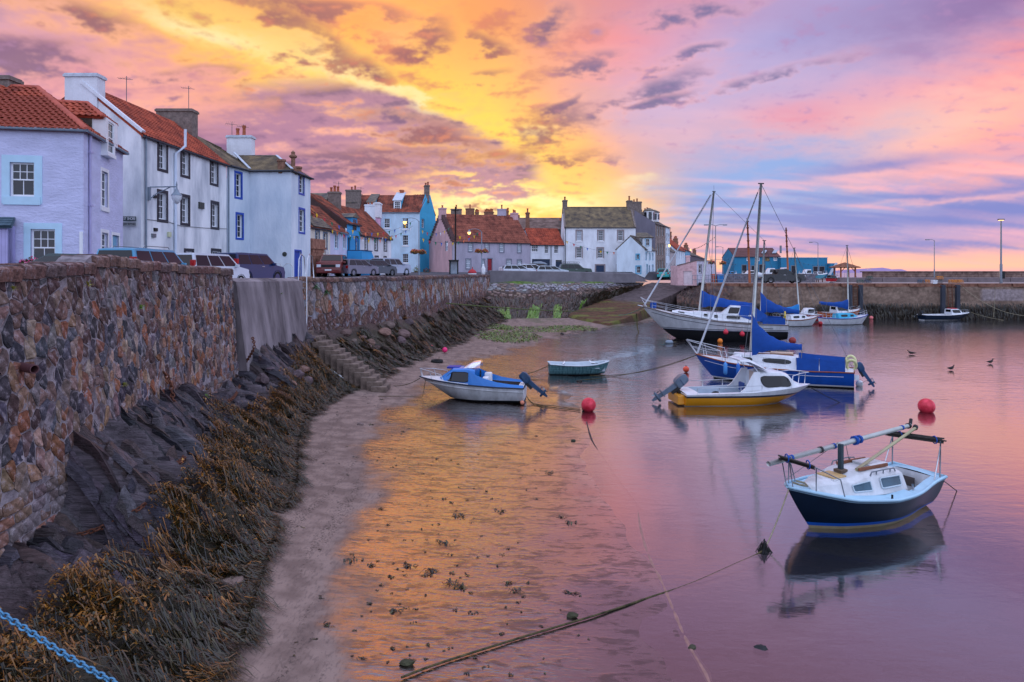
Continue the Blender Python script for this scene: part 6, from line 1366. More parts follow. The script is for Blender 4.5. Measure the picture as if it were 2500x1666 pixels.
  for q in(rl,rr):chimney(root,(q.x,q.y),.9,1.3,q.z-.6,q.z+1.2,M['brickc'],3 if i>2 else 2,rz=atan2(fr.d.y,fr.d.x)-pi/2 if False else 0,poth=.6)
corner_houses()
# ================================================================== the quay across the harbour
QY,QZ=82.0,4.12
def make_quay():
 qm=mat('quay_deck',(142,128,126),.9,.2,.5,bump=.2,bscale=8)
 mb=MB();P=[(23.5,QY,QZ),(130,QY-6,QZ),(130,160,QZ),(27.5,160,QZ),(27.0,104,QZ),(25.2,92,QZ)];mb.quad(*P);tag(mb.build('quay_deck',qm,fix=True),kind='structure')
 # sea face: rough concrete with weed below the tide line
 root=thing('quay_wall','long rough concrete quay wall with dark weed at its foot across the harbour','wall',(60,QY,0));o=root.location;mb=MB(o);cols=[];nx,nz_=220,26
 for i in range(nx+1):
  X=23.5+(130-23.5)*(i/nx)**1.15;Y0=QY-6*(X-23.5)/106.5
  for k in range(nz_+1):
   z=lerp(-1.2,QZ-.32,k/nz_);b=fb(X*.45,z*.8,3.0);w=max(0,min(1,(1.75+.55*fb(X*.3,1.0)-z)*2.2));pocket=max(0,nz(X*.16,4.0)-.25)*2
   mb.v.append((X,Y0-.10*(QZ-z)*.5-.10*b-w*(.22+.16*fb(X*1.6,z*2.2,5.0)),z))
   c=[lerp(p,q,.5+.5*fb(X*.6,z*.9,9.0))for p,q in zip(lin(104,84,74),lin(150,128,112))];c=[lerp(p,q,w*(.92-min(.55,pocket)))for p,q in zip(c,lin(40,32,26))]
   patch=1 if(at(2400,700,80).x<X<at(2500,700,80).x and 2.1<z<3.6)else 0;c=[lerp(p,q,patch*.5)for p,q in zip(c,lin(170,160,168))];cols.append(c)
 n=nz_+1
 for i in range(nx):
  for k in range(nz_):a=i*n+k;mb.f.append((a,a+n,a+n+1,a+1))
 f_=mb.build('sea_face',attr_mat('quay_concrete',.9,.35,3.0,.7,8),root,True);colour(f_,cols)
 rs=mat('rusty_edge',(120,76,60),.85,.3,2,bump=.3,col2=(156,112,92))
 X=23.4
 while X<128:Y0=QY-6*(X-23.5)/106.5;mb=MB(o);mb.bbox(X+.01,X+3.9,Y0-.16,Y0+.5,QZ-.36,QZ+.06,.04);mb.build('coping_block',rs,root);X+=3.92
 # hanging wrack on the foot
 def pick(r):
  X=24+80*r.random();Y0=QY-6*(X-23.5)/106.5;z=r.uniform(.1,1.9)
  if nz(X*.16,4.0)>.3 and r.random()<.7:return None
  p=Vector((X,Y0-.35-.1*(2-z),z));q=p+Vector((r.uniform(-.1,.1),-.12,-.25));s=q+Vector((r.uniform(-.1,.1),-.02,-.3));s.z=max(s.z,-.05);return[p,q,s],jit(DARK if r.random()<.6 else lin(56,48,28),.3,r),1.0
 ribbons('quay_weed','dark weed hanging from the foot of the quay wall',4500,pick,33,.05,.5)
 # rubble end beside the slipway
 rb=MB();cols=[];T=[at(1692,694,100),Vector((26.0,94,3.9)),Vector((24.4,86,QZ-.1)),Vector((23.5,QY-.1,QZ-.2)),Vector((26.5,QY-.4,QZ-.3))];B=[at(1692,696,99.6)-Vector((.5,0,0)),at(1652,722,91),at(1655,790,76),at(1720,792,74),at(1760,785,77)]
 for p in B[2:]:p.z=-.4
 nS,nT=60,24
 for i in range(nS+1):
  f=i/nS*4;k=min(3,int(f));a,b=T[k].lerp(T[k+1],f-k),B[k].lerp(B[k+1],f-k)
  for j in range(nT+1):
   p=a.lerp(b,j/nT);am=min(1,j/nT*5)*min(1,(1-j/nT)*6);p+=Vector((nz(p.x,p.z*1.5,p.y),nz(p.y,p.z*1.5,3),nz(p.x*2,p.y*2,p.z)))*.45*am;rb.v.append(tuple(p));w=1 if p.z<1.7+.5*nz(p.x,p.y)else 0;cols.append(jit(lin(44,36,28)if w else(lin(96,70,58)if nz(p.x*1.3,p.z*2)>0 else lin(74,60,56)),.3))
 n=nT+1
 for i in range(nS):
  for j in range(nT):a=i*n+j;rb.f.append((a,a+n,a+n+1,a+1))
 ob=rb.build('rubble_bank',attr_mat('dark_rubble',.85,.4,3,.8,6),None);colour(ob,cols);tag(ob,kind='structure')
 # raised parapet and breakwater behind
 st=mat('breakwater_stone',(128,102,94),.9,.35,1.2,bump=.6,bscale=3,col2=(164,136,124));pa=mat('parapet_concrete',(120,108,110),.9,.2,.8,bump=.3)
 r1=thing('quay_parapet','low stepped concrete parapet running along the back of the quay','wall',(70,95,QZ));x=at(2050,680,95).x
 while x<130:mb=MB(r1.location);mb.bbox(x+.02,x+5.9,95,97.6,QZ-.05,QZ+.64,.03);mb.build('parapet_block',pa,r1);x+=5.95
 r2=thing('breakwater','brown stone breakwater wall closing the horizon behind the quay','wall',(75,99,QZ));R=random.Random(3);mb=MB(r2.location);mb.box(at(2122,670,99).x,132,98.95,101,QZ,5.52);mb.build('core',st,r2)
 z=QZ+.05;row=0
 while z<5.5:
  h=.34;x=at(2120,670,99).x+(row%2)*.6
  while x<92 and row<4:w=R.uniform(1.1,2.0);mb=MB(r2.location);mb.bbox(x+.015,x+w-.015,98.82+R.uniform(0,.06),99.2,z+.012,z+h-.012,.03);mb.build('stone',st,r2);x+=w
  z+=h;row+=1
 mb=MB(r2.location);mb.box(at(2118,670,99).x,132,98.7,101.2,5.52,5.66);mb.build('cope',st,r2)
 r3=thing('low_stone_wall','low grey stone wall behind the black pickup truck','wall',(34,93,QZ))
 x=at(1762,680,93).x;k=0;gs=mat('grey_wall_stone',(112,108,116),.9,.3,2,bump=.6,bscale=5)
 while x<at(1990,680,93).x:
  for rw in range(4):mb=MB(r3.location);mb.bbox(x+.015+(rw%2)*.3,x+.78+(rw%2)*.3,93+R.uniform(0,.05),93.5,QZ+rw*.3+.01,QZ+rw*.3+.285,.025);mb.build('stone',gs,r3)
  x+=.8
  # hut
 pm=mat('flaking_pink_paint',(206,160,164),.85,.12,2.2,bump=.3,bscale=12,col2=(226,186,188),low=.3,high=.55);pl=mat('flaking_lilac_paint',(200,200,216),.85,.2,3,bump=.3,bscale=12)
 hut=thing('pink_hut','small flaking pink hut with sloping roof at the head of the slipway','hut',tuple(at(1680,694,93)));ho=hut.location;A,B_=at(1654,694,93),at(1701,694,91.5);Cc=at(1745,694,95.5);zb=3.7
 f1,f2=Face((A.x,A.y),(B_.x,B_.y),zb,6.3),Face((B_.x,B_.y),(Cc.x,Cc.y),zb,7.0);door(hut,f1,(1668,662,1690,694),mat('white_hut_door',(224,206,210),.8,.1,3),None,panels=1,handle=False);window(hut,f2,(1706,647,1713,667),1,1,1,M['grey'],.06,None)
 mb=MB(ho);zl,zr_=at(1654,649,93).z,at(1701,637,91.5).z;f1.z1=zl-.02;f1.wall(mb);mb.quad(f1.pt(0,zl-.02),f1.pt(f1.L,zl-.02),f1.pt(f1.L,zr_));mb.build('wall',pm,hut);f2.z1=zr_;mb=MB(ho);f2.wall(mb);mb.build('side_wall',pl,hut)
 Dk=Vector((A.x+(Cc.x-B_.x),A.y+(Cc.y-B_.y),0));mb=MB(ho);mb.hexa([(A.x-.1,A.y-.1,zl),(B_.x+.1,B_.y-.1,zr_),(Cc.x+.1,Cc.y,zr_),(Dk.x,Dk.y,zl),(A.x-.1,A.y-.1,zl+.09),(B_.x+.1,B_.y-.1,zr_+.09),(Cc.x+.1,Cc.y,zr_+.09),(Dk.x,Dk.y,zl+.09)]);mb.build('roof',M['stone'],hut)
 mb=MB(ho);mb.box(A.x+.0,A.x+.05,A.y,Dk.y,zb,zl);mb.build('end_wall',pm,hut);chimney(hut,(at(1679,640,95).x,95),.5,.5,5.5,at(1679,625,95).z,pm,0)
 # blue shed
 TL=mat('teal_render',(44,128,166),.8,.08,.6,bump=.2,bscale=4);a,b=at(1793,660,128),at(1905,660,128);zE,zR=at(1850,626,128).z,at(1850,606,131).z;BR=mat('brown_sheet_roof',(96,58,56),.75,.2,.8)
 root,fr,rt,lf,fin,(rl,rr)=simple_house('teal_boat_shed','teal painted boat shed with brown roof and skylights on the pier',(a.x,a.y),(b.x,b.y),7.5,4.3,zE,zR,TL,BR,'slate',guttm=M['dgutter'],tw=1.0,th=.8)
 for r_ in((1823.6,627.5,1829,636),(1889.7,627,1896,635.6),(1848,627.5,1853,636)):window(root,fr,r_,2,1,1,M['white'],.08,M['white'],glass=M['blind'])
 dk=mat('dark_shed_door',(40,38,46),.6,.15,2)
 for r_ in((1812,648,1822,675),(1854,647,1867,675),(1835,650,1841,675)):door(root,fr,r_,dk,M['grey'],.12,panels=2)
 mb=MB(root.location);q=fr.rect(1867.5,627,1878.7,638);fr.box(mb,q[0],q[2],q[1],q[3],0,.06);mb.build('picture_panel',mat('mural_panel',(70,62,60),.7,.4,3,col2=(150,130,90)),root);fin()
 for px in(1860,1886):mb=MB(root.location);p=at(px,618,128.6);q=at(px+4,612,130);mb.prism([(p.x,128.9,zE+.55),(p.x+.75,128.9,zE+.55),(q.x+.75,130.1,zE+1.15),(q.x,130.1,zE+1.15)],(0,-.03,.08));mb.build('skylight',M['blind'],root,fix=True)
 chimney(root,(at(1906,600,131).x,131),.3,.3,zR-1,at(1906,598,131).z,M['grey'],0,cope=False)
 c,d=at(1906,660,127),at(2020,660,127);ex=thing('teal_shed_extension','flat-roofed teal extension with grey doors beside the boat shed','shed',(c.x,c.y,4.3));f=Face((c.x,c.y),(d.x,d.y),4.3,at(1950,630,127).z);eo=ex.location
 for r_ in((1932.6,650,1942,675),(1986,652,1996,675),(2001,652,2012,675)):door(ex,f,r_,dk,M['grey'],.14,panels=2)
 mb=MB(eo);f.wall(mb);mb.box(c.x,d.x,127.3,134,4.3,f.z1);mb.build('wall',TL,ex);mb=MB(eo);mb.box(c.x-.1,d.x+.1,126.9,134.1,f.z1,f.z1+.12);mb.build('roof',M['lead'],ex)
 s=thing('teal_lean_to','low teal lean-to with sloped end past the extension','shed',(d.x,126,4.3));e=at(2040,660,126);zt=at(2030,643,126).z;mb=MB(s.location);mb.box(d.x+.05,e.x,126,131,4.3,zt);mb.build('wall',TL,s);mb=MB(s.location);mb.prism([(e.x-1.4,125.9,4.3),(e.x+.3,125.9,zt+.05),(e.x-.1,125.9,zt+.12),(e.x-1.9,125.9,4.3)],(0,-.2,0));mb.build('stair_string',M['lead'],s,fix=True)
 # timber shelter
 g=thing('timber_shelter','open timber shelter with pitched brown roof on the pier','shelter',tuple(at(2062,680,118)));go=g.location;x0,x1=at(2046,680,118).x,at(2081,680,118).x;zt=at(2062,652,118).z
 for x in(x0,x1):
  for y in(117,119.4):mb=MB(go);mb.box(x-.1,x+.1,y-.1,y+.1,QZ,zt);mb.build('post',M['varn'],g)
  mb=MB(go);k=1 if x==x0 else-1;mb.bar((x,117,zt-.9),(x+k*.7,117,zt-.1),.1);mb.build('brace',M['varn'],g)
 zr_=at(2062,640.5,118).z;ap=Vector(((x0+x1)/2,118.2,zr_));cs=[Vector((x0-.6,116.3,zt-.05)),Vector((x1+.6,116.3,zt-.05)),Vector((x1+.6,120.1,zt-.05)),Vector((x0-.6,120.1,zt-.05))]
 for i in range(4):roof(g,[cs[i],cs[(i+1)%4],ap,ap],'slate',M['teak'],.5,.4)
make_quay()
def lamp_post(px,yb,yt,Y,label,arms=1,arm=1.2,lit=False,zb=None,r=.07,side=-1):
 b,t=at(px,yb,Y),at(px,yt,Y);zb=zb if zb is not None else b.z;L_=thing('lamp_post',label,'lamp post',(b.x,Y,zb));h=t.z-zb;mb=MB();mb.tube([(0,0,0),(0,0,h*.3),(0,0,h*.31),(0,0,h)],[r*1.5,r*1.4,r,r*.7],8);mb.build('post',M['grey'],L_,50)
 for k in range(arms):
  s=side if k==0 else-side;mb=MB();mb.tube([(0,0,h-.05),(s*arm*.5,0,h+.12),(s*arm,0,h+.1)],r*.5,6);mb.build('arm',M['grey'],L_,True);mb=MB();mb.bbox(min(s*arm,s*(arm+.55)),max(s*arm,s*(arm+.55)),-.11,.11,h+.02,h+.14,.03);hd=mb.build('lamp_head',M['grey'],L_);mb=MB();mb.box(min(s*(arm+.08),s*(arm+.48)),max(s*(arm+.08),s*(arm+.48)),-.08,.08,h+.0,h+.025);mb.build('lens',M['lampglow']if lit else M['clear_l'],hd)
 return L_
def basket(loc,label,r=.35,seed=1):
 b=thing('hanging_basket',label,'flower basket',loc,group='hanging flower baskets');mb=MB();mb.lathe([(0,-r*.9),(r*.6,-r*.75),(r*.95,-r*.2),(r,0)],10);mb.build('bowl',M['wood'],b,True);flowers(b,r*1.25,r*1.25,-.05,.34,[(240,120,50),(226,60,60),(250,190,70),(230,90,130)],150,seed,.8);return b
lamp_post(1747,690,551,92,'tall lamp post with two arms and hanging baskets by the slipway',2,1.0,zb=4.1)
bar_=at(1751,636,92);basket(tuple(at(1737,640,92)),'flower basket on the cross bar left of the two-armed lamp post',.36,3);basket(tuple(at(1765,641,92)),'flower basket on the cross bar right of the two-armed lamp post',.36,4)
cb=thing('basket_bar','thin cross bar carrying two flower baskets on the lamp post','bar',tuple(bar_));mb=MB();mb.tube([(-.95,0,.1),(.75,0,.1)],.025,5);mb.build('bar',M['grey'],cb,True);mb=MB();mb.tube([(-.78,0,.1),(-.78,0,-.2)],.012,4);mb.build('hook',M['grey'],cb);mb=MB();mb.tube([(.75,0,.1),(.75,0,-.2)],.012,4);mb.build('hook',M['grey'],cb)
lamp_post(1765,670,604,125,'slim lamp post left of the teal boat shed',1,.8,zb=4.2,r=.06);lamp_post(1997,670,593,112,'lamp post standing before the grey doors of the teal shed',1,.9,zb=4.1,r=.06);lamp_post(2281,690,587,97,'slim lamp post on the quay near the leaning mast',1,.7,zb=QZ,r=.06)
L_=lamp_post(2444,694,537,83,'tall grey mast lamp with lit head at the right end of the quay',0,zb=QZ,r=.11);h=at(2444,537,83).z-QZ;mb=MB();mb.bbox(-.32,.32,-.2,.2,h-.05,h+.12,.04);hd=mb.build('lamp_head',M['grey'],L_);mb=MB();mb.box(-.25,.25,-.15,.15,h-.09,h-.055);mb.build('lens',M['lampglow'],hd);mb=MB();mb.box(.12,.35,-.2,.1,.6,1.5);mb.build('control_box',M['black'],L_)
for(px,y0,y1,Y,lab)in((1826.5,695,533,88,'orange-brown wooden mast standing on the quay left of the tall yacht mast'),(1921,668,556,101,'orange-brown wooden mast right of the teal shed gable')):
 b=at(px+4,y0,Y);t=at(px-2,y1,Y);w=thing('wooden_mast',lab,'mast',(b.x,Y,QZ));mb=MB();mb.tube([(0,0,0),(t.x-b.x,0,t.z-QZ)],[.17,.10],8);mb.build('spar',M['varn'],w,True)
 for k in range(5):f=.55+k*.1;mb=MB();mb.lathe([(.15,-.08),(.2,0),(.15,.08)],8,((t.x-b.x)*f,0,(t.z-QZ)*f));mb.build('band',M['rust'],w)
def pile(px,yt,yb,Y,lab):
 a=at(px,yt,Y);t=thing('fender_pile',lab,'pile',(a.x,Y,-.5));mb=MB();mb.bbox(-.2,.2,-.2,.2,0,a.z+.5,.03);mb.build('timber',mat('dark_pile',(52,58,70),.7,.25,2,stretch=(1,1,.2)),t);mb=MB();mb.box(-.24,.24,-.1,.3,a.z+.2,a.z+.34);mb.build('strap',M['rust'],t)
for px,lab in((2302,'dark fender pile left of the ladder behind the navy boat'),(2338,'dark fender pile right of the ladder behind the navy boat'),(2075,'dark fender pile behind the mast of the blue-striped yacht'),(2101,'dark fender pile behind the bow rail of the orange boat')):pile(px,696,775,QY-.75-6*(at(px,700,QY).x-23.5)/106.5,lab)
def ladder(px,Y,lab):
 x=at(px,700,Y).x;t=thing('quay_ladder',lab,'ladder',(x,Y,0));
 for dx in(-.25,.25):mb=MB();mb.bar((dx,0,-.2),(dx,.25,QZ),.06);mb.build('stringer',M['rust'],t)
 for k in range(13):mb=MB();mb.tube([(-.25,k*.018,.1+k*.31),(.25,k*.018,.1+k*.31)],.025,5);mb.build('rung',M['rust'],t)
ladder(2322,QY-2.6,'rusty ladder between the two fender piles');ladder(2090,QY-1.9,'rusty ladder behind the orange boat')
def creels():
 r=random.Random(4);cm=[mat('orange_net',(214,136,50),.8,.3,8),mat('blue_net',(50,84,110),.8,.3,8),mat('green_net',(60,92,84),.8,.3,8),mat('grey_net',(110,110,112),.8,.3,8)]
 spots=[(2259,690,1,'blue'),(2271,690,0,'orange'),(2304,686,0,'orange'),(2302,691,3,'grey'),(2335,690,0,'orange'),(2344,690,0,'orange'),(2354,690,0,'orange'),(2127,686,1,'blue'),(2131,683,2,'green'),(2108,689,2,'green')]
 where=['at the left end of the creels by the rust-stained post','next to the blue creel by the white tub','topmost on the grey creel between the piles','under an orange creel between the piles','first of three right of the pile','middle of three right of the pile','last of three right of the pile','behind the orange boat on the quay','stacked on the blue creel behind the orange boat','alone left of the blue creel pile']
 for(px,py,c,nm),wh in zip(spots,where):
  p=at(px,py,QY-1.2-.9*(px>2200)*1.4+1.2);p.y+=.8;t=thing('lobster_creel',nm+' netted lobster creel '+wh,'creel',(p.x,p.y,QZ+.07+(.42 if py<688 and px>2300 or py==683 else 0)),rz=r.uniform(-.4,.4),group='lobster creels on the quay');mb=MB();mb.box(-.35,.35,-.22,.22,0,.05);mb.build('base',M['wood'],t)
  for x in(-.33,0,.33):mb=MB();mb.tube([(x,-.2,.03),(x,-.2,.22),(x,-.12,.36),(x,0,.41),(x,.12,.36),(x,.2,.22),(x,.2,.03)],.02,5);mb.build('hoop',cm[c],t)
  mb=MB()
  for k in range(9):a=pi*k/8;mb.tube([(-.34,cos(a)*.2,.04+sin(a)*.36),(.34,cos(a)*.2,.04+sin(a)*.36)],.012,4)
  for k in range(7):x=-.3+k*.1;mb.tube([(x,cos(pi*j/8)*.2,.04+sin(pi*j/8)*.36)for j in range(9)],.010,4)
  mb.build('netting',cm[c],t)
creels()
for(px,py,Y,w,h,m_,nm,lab)in((2281,690,80.6,.5,.45,M['white'],'fish_tub','white plastic tub among the orange creels'),(1746,686,92.5,.9,1.15,mat('orange_bin',(222,96,40),.5,.1,2),'wheelie_bin','orange bin beside the slipway railing'),(1757,686,92.2,.85,1.1,mat('blue_bin',(36,120,190),.5,.1,2),'wheelie_bin','blue bin beside the orange bin')):
 p=at(px,py,Y);t=thing(nm,lab,'bin' if 'bin' in nm else 'tub',(p.x,Y,QZ));mb=MB();mb.loft([[(x*w/2*k,y*w/2*k,z)for x,y in((-1,-1),(1,-1),(1,1),(-1,1))]for z,k in((.02,.85),(h*.85,1.0))]);mb.build('body',m_,t);mb=MB();mb.bbox(-w/2-.03,w/2+.03,-w/2-.03,w/2+.03,h*.85,h,.03);mb.build('lid' if 'bin' in nm else 'rim',m_,t)
 # railing at the head of the slipway
rl=thing('slipway_railing','pale tubular railing between the hut and the blue bin','railing',tuple(at(1720,690,91)))
for k in range(7):p=at(1690+k*13,690,91);mb=MB(rl.location);mb.tube([(p.x,91,3.9),(p.x,91,5.15)],.035,6);mb.build('post',M['gutter'],rl)
for z in(4.5,5.1):mb=MB(rl.location);mb.tube([(at(1690,690,91).x,91,z),(at(1768,690,91).x,91,z)],.03,6);mb.build('rail',M['gutter'],rl)
# ================================================================== boats
def ss(t):t=max(0,min(1,t));return t*t*(3-2*t)
class Boat:
 def __init__(s,name,label,cat,stern,bow,L,B,sheer,keel,sf=.8,rake=.6,wide=.5,pb=.8,ps=.32,zoff=0.0,tilt=(0,0),group=None,kb=2.2):
  d=Vector(bow)-Vector(stern);s.root=thing(name,label,cat,(stern[0],stern[1],zoff),atan2(d.y,d.x),group,tilt);s.L,s.B,s.sf,s.rake,s.wide,s.pb,s.ps,s.kb=L,B,sf,rake,wide,pb,ps,kb;s.sheer,s.keel=sheer,keel
 def S(s,u):return pw([0,.25,.5,.75,1],s.sheer,u)if len(s.sheer)==5 else pw([i/(len(s.sheer)-1)for i in range(len(s.sheer))],s.sheer,u)
 def K(s,u):return pw([i/(len(s.keel)-1)for i in range(len(s.keel))],s.keel,u)
 def half(s,u):
  w=s.wide
  return s.B/2*(lerp(s.sf,1,ss(u/w))if u<w else max(0.0,1-((u-w)/(1-w))**s.kb)**.85)
 def P(s,u,z,side=1,out=0.0):
  zs,zk=s.S(u),s.K(u);v=max(0,min(1,(z-zk)/max(1e-4,zs-zk)));p=lerp(s.ps,s.pb,ss((u-.35)/.65));y=s.half(u)*(v**p);x=s.L*u-s.rake*(1-v)**1.2*max(0,(u-.55)/.45)**1.6
  return Vector((x,side*(y+out),lerp(zk,zs,v)))
 def local(s,w):return s.root.matrix_world.inverted()@Vector(w)
 def hull(s,cuts,mats,names,n=30,sub=5,off=None):
  """bands of the shell between absolute heights"""
  us=[i/n for i in range(n+1)];us=[u if u<.8 else.8+(u-.8)for u in us]
  for i,(m_,nm)in enumerate(zip(mats,names)):
   mb=MB();rows=sub if i<len(mats)-1 or True else sub;z0,z1=cuts[i],cuts[i+1]
   for side in(1,-1):
    base=len(mb.v)
    for u in us:
     a=s.K(u)if z0 is None else max(s.K(u),min(s.S(u),z0));b=s.S(u)if z1 is None else max(s.K(u),min(s.S(u),z1))
     for k in range(rows+1):mb.v.append(tuple(s.P(u,lerp(a,b,k/rows),side)))
    r=rows+1
    for j in range(n):
     for k in range(rows):q=(base+j*r+k,base+(j+1)*r+k,base+(j+1)*r+k+1,base+j*r+k+1);mb.f.append(q if side<0 else q[::-1])
     # transom
   a=s.K(0)if z0 is None else max(s.K(0),z0);b=s.S(0)if z1 is None else min(s.S(0),z1)
   if b>a:
    base=len(mb.v)
    for k in range(rows+1):z=lerp(a,b,k/rows);mb.v+=[tuple(s.P(0,z,1)),tuple(s.P(0,z,-1))]
    for k in range(rows):c=base+2*k;mb.f.append((c,c+1,c+3,c+2))
   mb.build(nm,m_,s.root,40)
 def deck(s,m_,open_=None,inset=.02,drop=.03,liner=None,w=.16,n=30,camber=.05):
  mb=MB();us=sorted({i/n for i in range(n+1)}|({open_[0],open_[1]}if open_ else set()))
  prof=[-1,-.6,-.2,.2,.6,1]
  def pt(u,f):h=max(0,s.half(u)-inset);return Vector((s.L*u,h*f,s.S(u)-drop+camber*(1-f*f)*min(1,h/.6)))
  def seg(u0,u1,fs):
   for a,b in zip(fs,fs[1:]):mb.quad(pt(u0,a),pt(u1,a),pt(u1,b),pt(u0,b))
  for u0,u1 in zip(us,us[1:]):
   if open_ and open_[0]-1e-6<=u0 and u1<=open_[1]+1e-6:
    for sg in(1,-1):
     q=[]
     for u in(u0,u1):h=max(.02,s.half(u)-inset);g=max(.01,h-w);z=s.S(u)-drop;q+=[Vector((s.L*u,sg*h,z)),Vector((s.L*u,sg*g,z+.02))]
     mb.quad(q[0],q[2],q[3],q[1])
   else:seg(u0,u1,prof)
  mb.build('deck',m_,s.root,30)
  if open_:
   lb=MB();fz=open_[2];ui=[open_[0]+(open_[1]-open_[0])*i/14 for i in range(15)]
   for sg in(1,-1):
    for u0,u1 in zip(ui,ui[1:]):
     A,B_=[Vector((s.L*u,sg*max(.01,s.half(u)-inset-w),s.S(u)-drop+.02))for u in(u0,u1)];ya,yb=(sg*max(.005,min(abs(v.y)*.9,s.P(u,fz,1).y-.04))for v,u in((A,u0),(B_,u1)));lb.quad(A,B_,Vector((B_.x,yb,fz)),Vector((A.x,ya,fz)));lb.quad(Vector((A.x,ya,fz)),Vector((B_.x,yb,fz)),Vector((B_.x,0,fz)),Vector((A.x,0,fz)))
   for u in(ui[0],ui[-1]):h=max(.01,s.half(u)-inset-w);z=s.S(u)-drop+.02;x=s.L*u;y=max(.005,min(h*.9,s.P(u,fz,1).y-.04));lb.quad((x,-h,z),(x,h,z),(x,y,fz),(x,-y,fz))
   lb.build('cockpit',liner or m_,s.root,30)
 def strake(s,m_,r=.035,dz=-.02,name='rubbing_strake',u0=0,u1=1,n=26):
  for side in(1,-1):mb=MB();mb.tube([s.P(lerp(u0,u1,i/n),s.S(lerp(u0,u1,i/n))+dz,side,.012)for i in range(n+1)],r,6);mb.build(name,m_,s.root,True)
  mb=MB();
  if u0==0:mb.tube([s.P(0,s.S(0)+dz,1,.01),s.P(0,s.S(0)+dz,-1,.01)],r,6);mb.build(name,m_,s.root,True)
 def line(s,zf,m_,r=.012,name='pinstripe',u0=0,u1=1,n=26):
  for side in(1,-1):mb=MB();mb.tube([s.P(u,zf(u),side,.006)for u in[lerp(u0,u1,i/n)for i in range(n+1)]],r,5);mb.build(name,m_,s.root)
 def cabin(s,secs,m_,name='cabin',r=.07):
  """secs: (x, half base, half top, z base, z top)"""
  s.cs=secs;s.cr=r;mb=MB();R=[]
  for(x,wb,wt,zb,zt)in secs:
   k=min(r,(zt-zb)*.4);R.append([Vector((x,y,z))for y,z in((-wb,zb),(-wt,zt-k),(-wt+k*.3,zt-k*.35),(-wt+k,zt),(-wt*.4,zt+.03),(wt*.4,zt+.03),(wt-k,zt),(wt-k*.3,zt-k*.35),(wt,zt-k),(wb,zb))])
  mb.loft(R);return mb.build(name,m_,s.root,32,True)
 def cpt(s,x,v,side,out=.012):
  c=s.cs;i=max(0,min(len(c)-2,next((k for k in range(len(c)-1)if min(c[k][0],c[k+1][0])<=x<=max(c[k][0],c[k+1][0])),0)));a,b=c[i],c[i+1];t=(x-a[0])/(b[0]-a[0])if b[0]!=a[0]else 0;wb,wt,zb,zt=(lerp(a[j],b[j],t)for j in(1,2,3,4));z=lerp(zb,zt,v);k=min(s.cr,(zt-zb)*.4);return Vector((x,side*(lerp(wb,wt,min(1,(z-zb)/max(.01,zt-k-zb)))+out+.008),z))
 def port(s,x0,x1,v0,v1,m_=None,frame=None,sides=(1,-1),rnd=.3,name='cabin_window',skew=0.0):
  for side in sides:
   pts=[];n=5;rx,rv=(x1-x0)*rnd*.5,(v1-v0)*rnd
   for cx,cv,a0 in((x1-rx,v1-rv,0),(x0+rx,v1-rv,pi/2),(x0+rx,v0+rv,pi),(x1-rx,v0+rv,1.5*pi)):
    for k in range(n):a=a0+pi/2*k/(n-1);v=cv+rv*sin(a);pts.append((cx+rx*cos(a)+skew*(v-v0),v))
   fo=None
   if frame is not None:
    mb=MB();mb.tube([s.cpt(x,v,side,.015)for x,v in pts],.016,5,closed=True);fo=mb.build('window_frame',frame,s.root,True)
   mb=MB();nx_,nv=12,4
   for i in range(nx_+1):
    x=lerp(x0,x1,i/nx_);e=0.0
    for lim,sg in((x0+rx,1),(x1-rx,-1)):
     if(lim-x)*sg>0:e=rv*(1-sqrt(max(0,1-((lim-x)/rx)**2)))
    for j in range(nv+1):v=lerp(v0+e,v1-e,j/nv);mb.v.append(tuple(s.cpt(x+skew*(v-v0),v,side,.014)))
   for i in range(nx_):
    for j in range(nv):k=i*(nv+1)+j;q=(k,k+nv+1,k+nv+2,k+1);mb.f.append(q if side<0 else q[::-1])
   mb.build(name,m_ or M['smoked'],s.root)
 def tube(s,pts,r,m_,name,n=6,smooth=True):mb=MB();mb.tube(pts,r,n);return mb.build(name,m_,s.root,smooth)
 def rail(s,u0,u1,h,m_=None,n=6,side=(1,-1),closed_bow=False,name='guard_rail',zmid=True,r=.014):
  m_=m_ or M['steel']
  for sd_ in side:
   P=[s.P(lerp(u0,u1,i/n),s.S(lerp(u0,u1,i/n)),sd_,-.06)for i in range(n+1)]
   for p in P:s.tube([p,p+Vector((0,0,h))],r,m_,'stanchion',5)
   for k in((1.0,.52)if zmid else(1.0,)):s.tube([p+Vector((0,0,h*k))for p in P],r*.7,m_,name,5)
 def outboard(s,x,y,z,ang=.0,sc=1.0,m_=None,name='outboard_motor',up=0.9):
  m_=m_ or mat('outboard_grey',(92,108,126),.4,.12,3);e=bpy.data.objects.new(name,None);C.objects.link(e);e.parent=s.root;e.location=(x,y,z);e.rotation_euler=(0,up,ang);e.scale=(sc,)*3
  mb=MB();mb.loft([[(-.16*k+dx,-.15*k,zz),(.10*k+dx,-.17*k,zz),(.20*k+dx,-.10*k,zz),(.20*k+dx,.10*k,zz),(.10*k+dx,.17*k,zz),(-.16*k+dx,.15*k,zz)]for zz,k,dx in((.05,.8,-.12),(.14,1,-.14),(.38,1.02,-.16),(.5,.85,-.15),(.55,.55,-.14))]);c=mb.build('cowling',m_,e,35,True)
  mb=MB();mb.loft([[(-.23,-.168,.24),(.03,-.18,.24),(.03,.18,.24),(-.23,.168,.24)],[(-.23,-.168,.27),(.03,-.18,.27),(.03,.18,.27),(-.23,.168,.27)]]);mb.build('cowl_stripe',mat('cowl_stripe',(40,60,90),.4,.1,3),e)
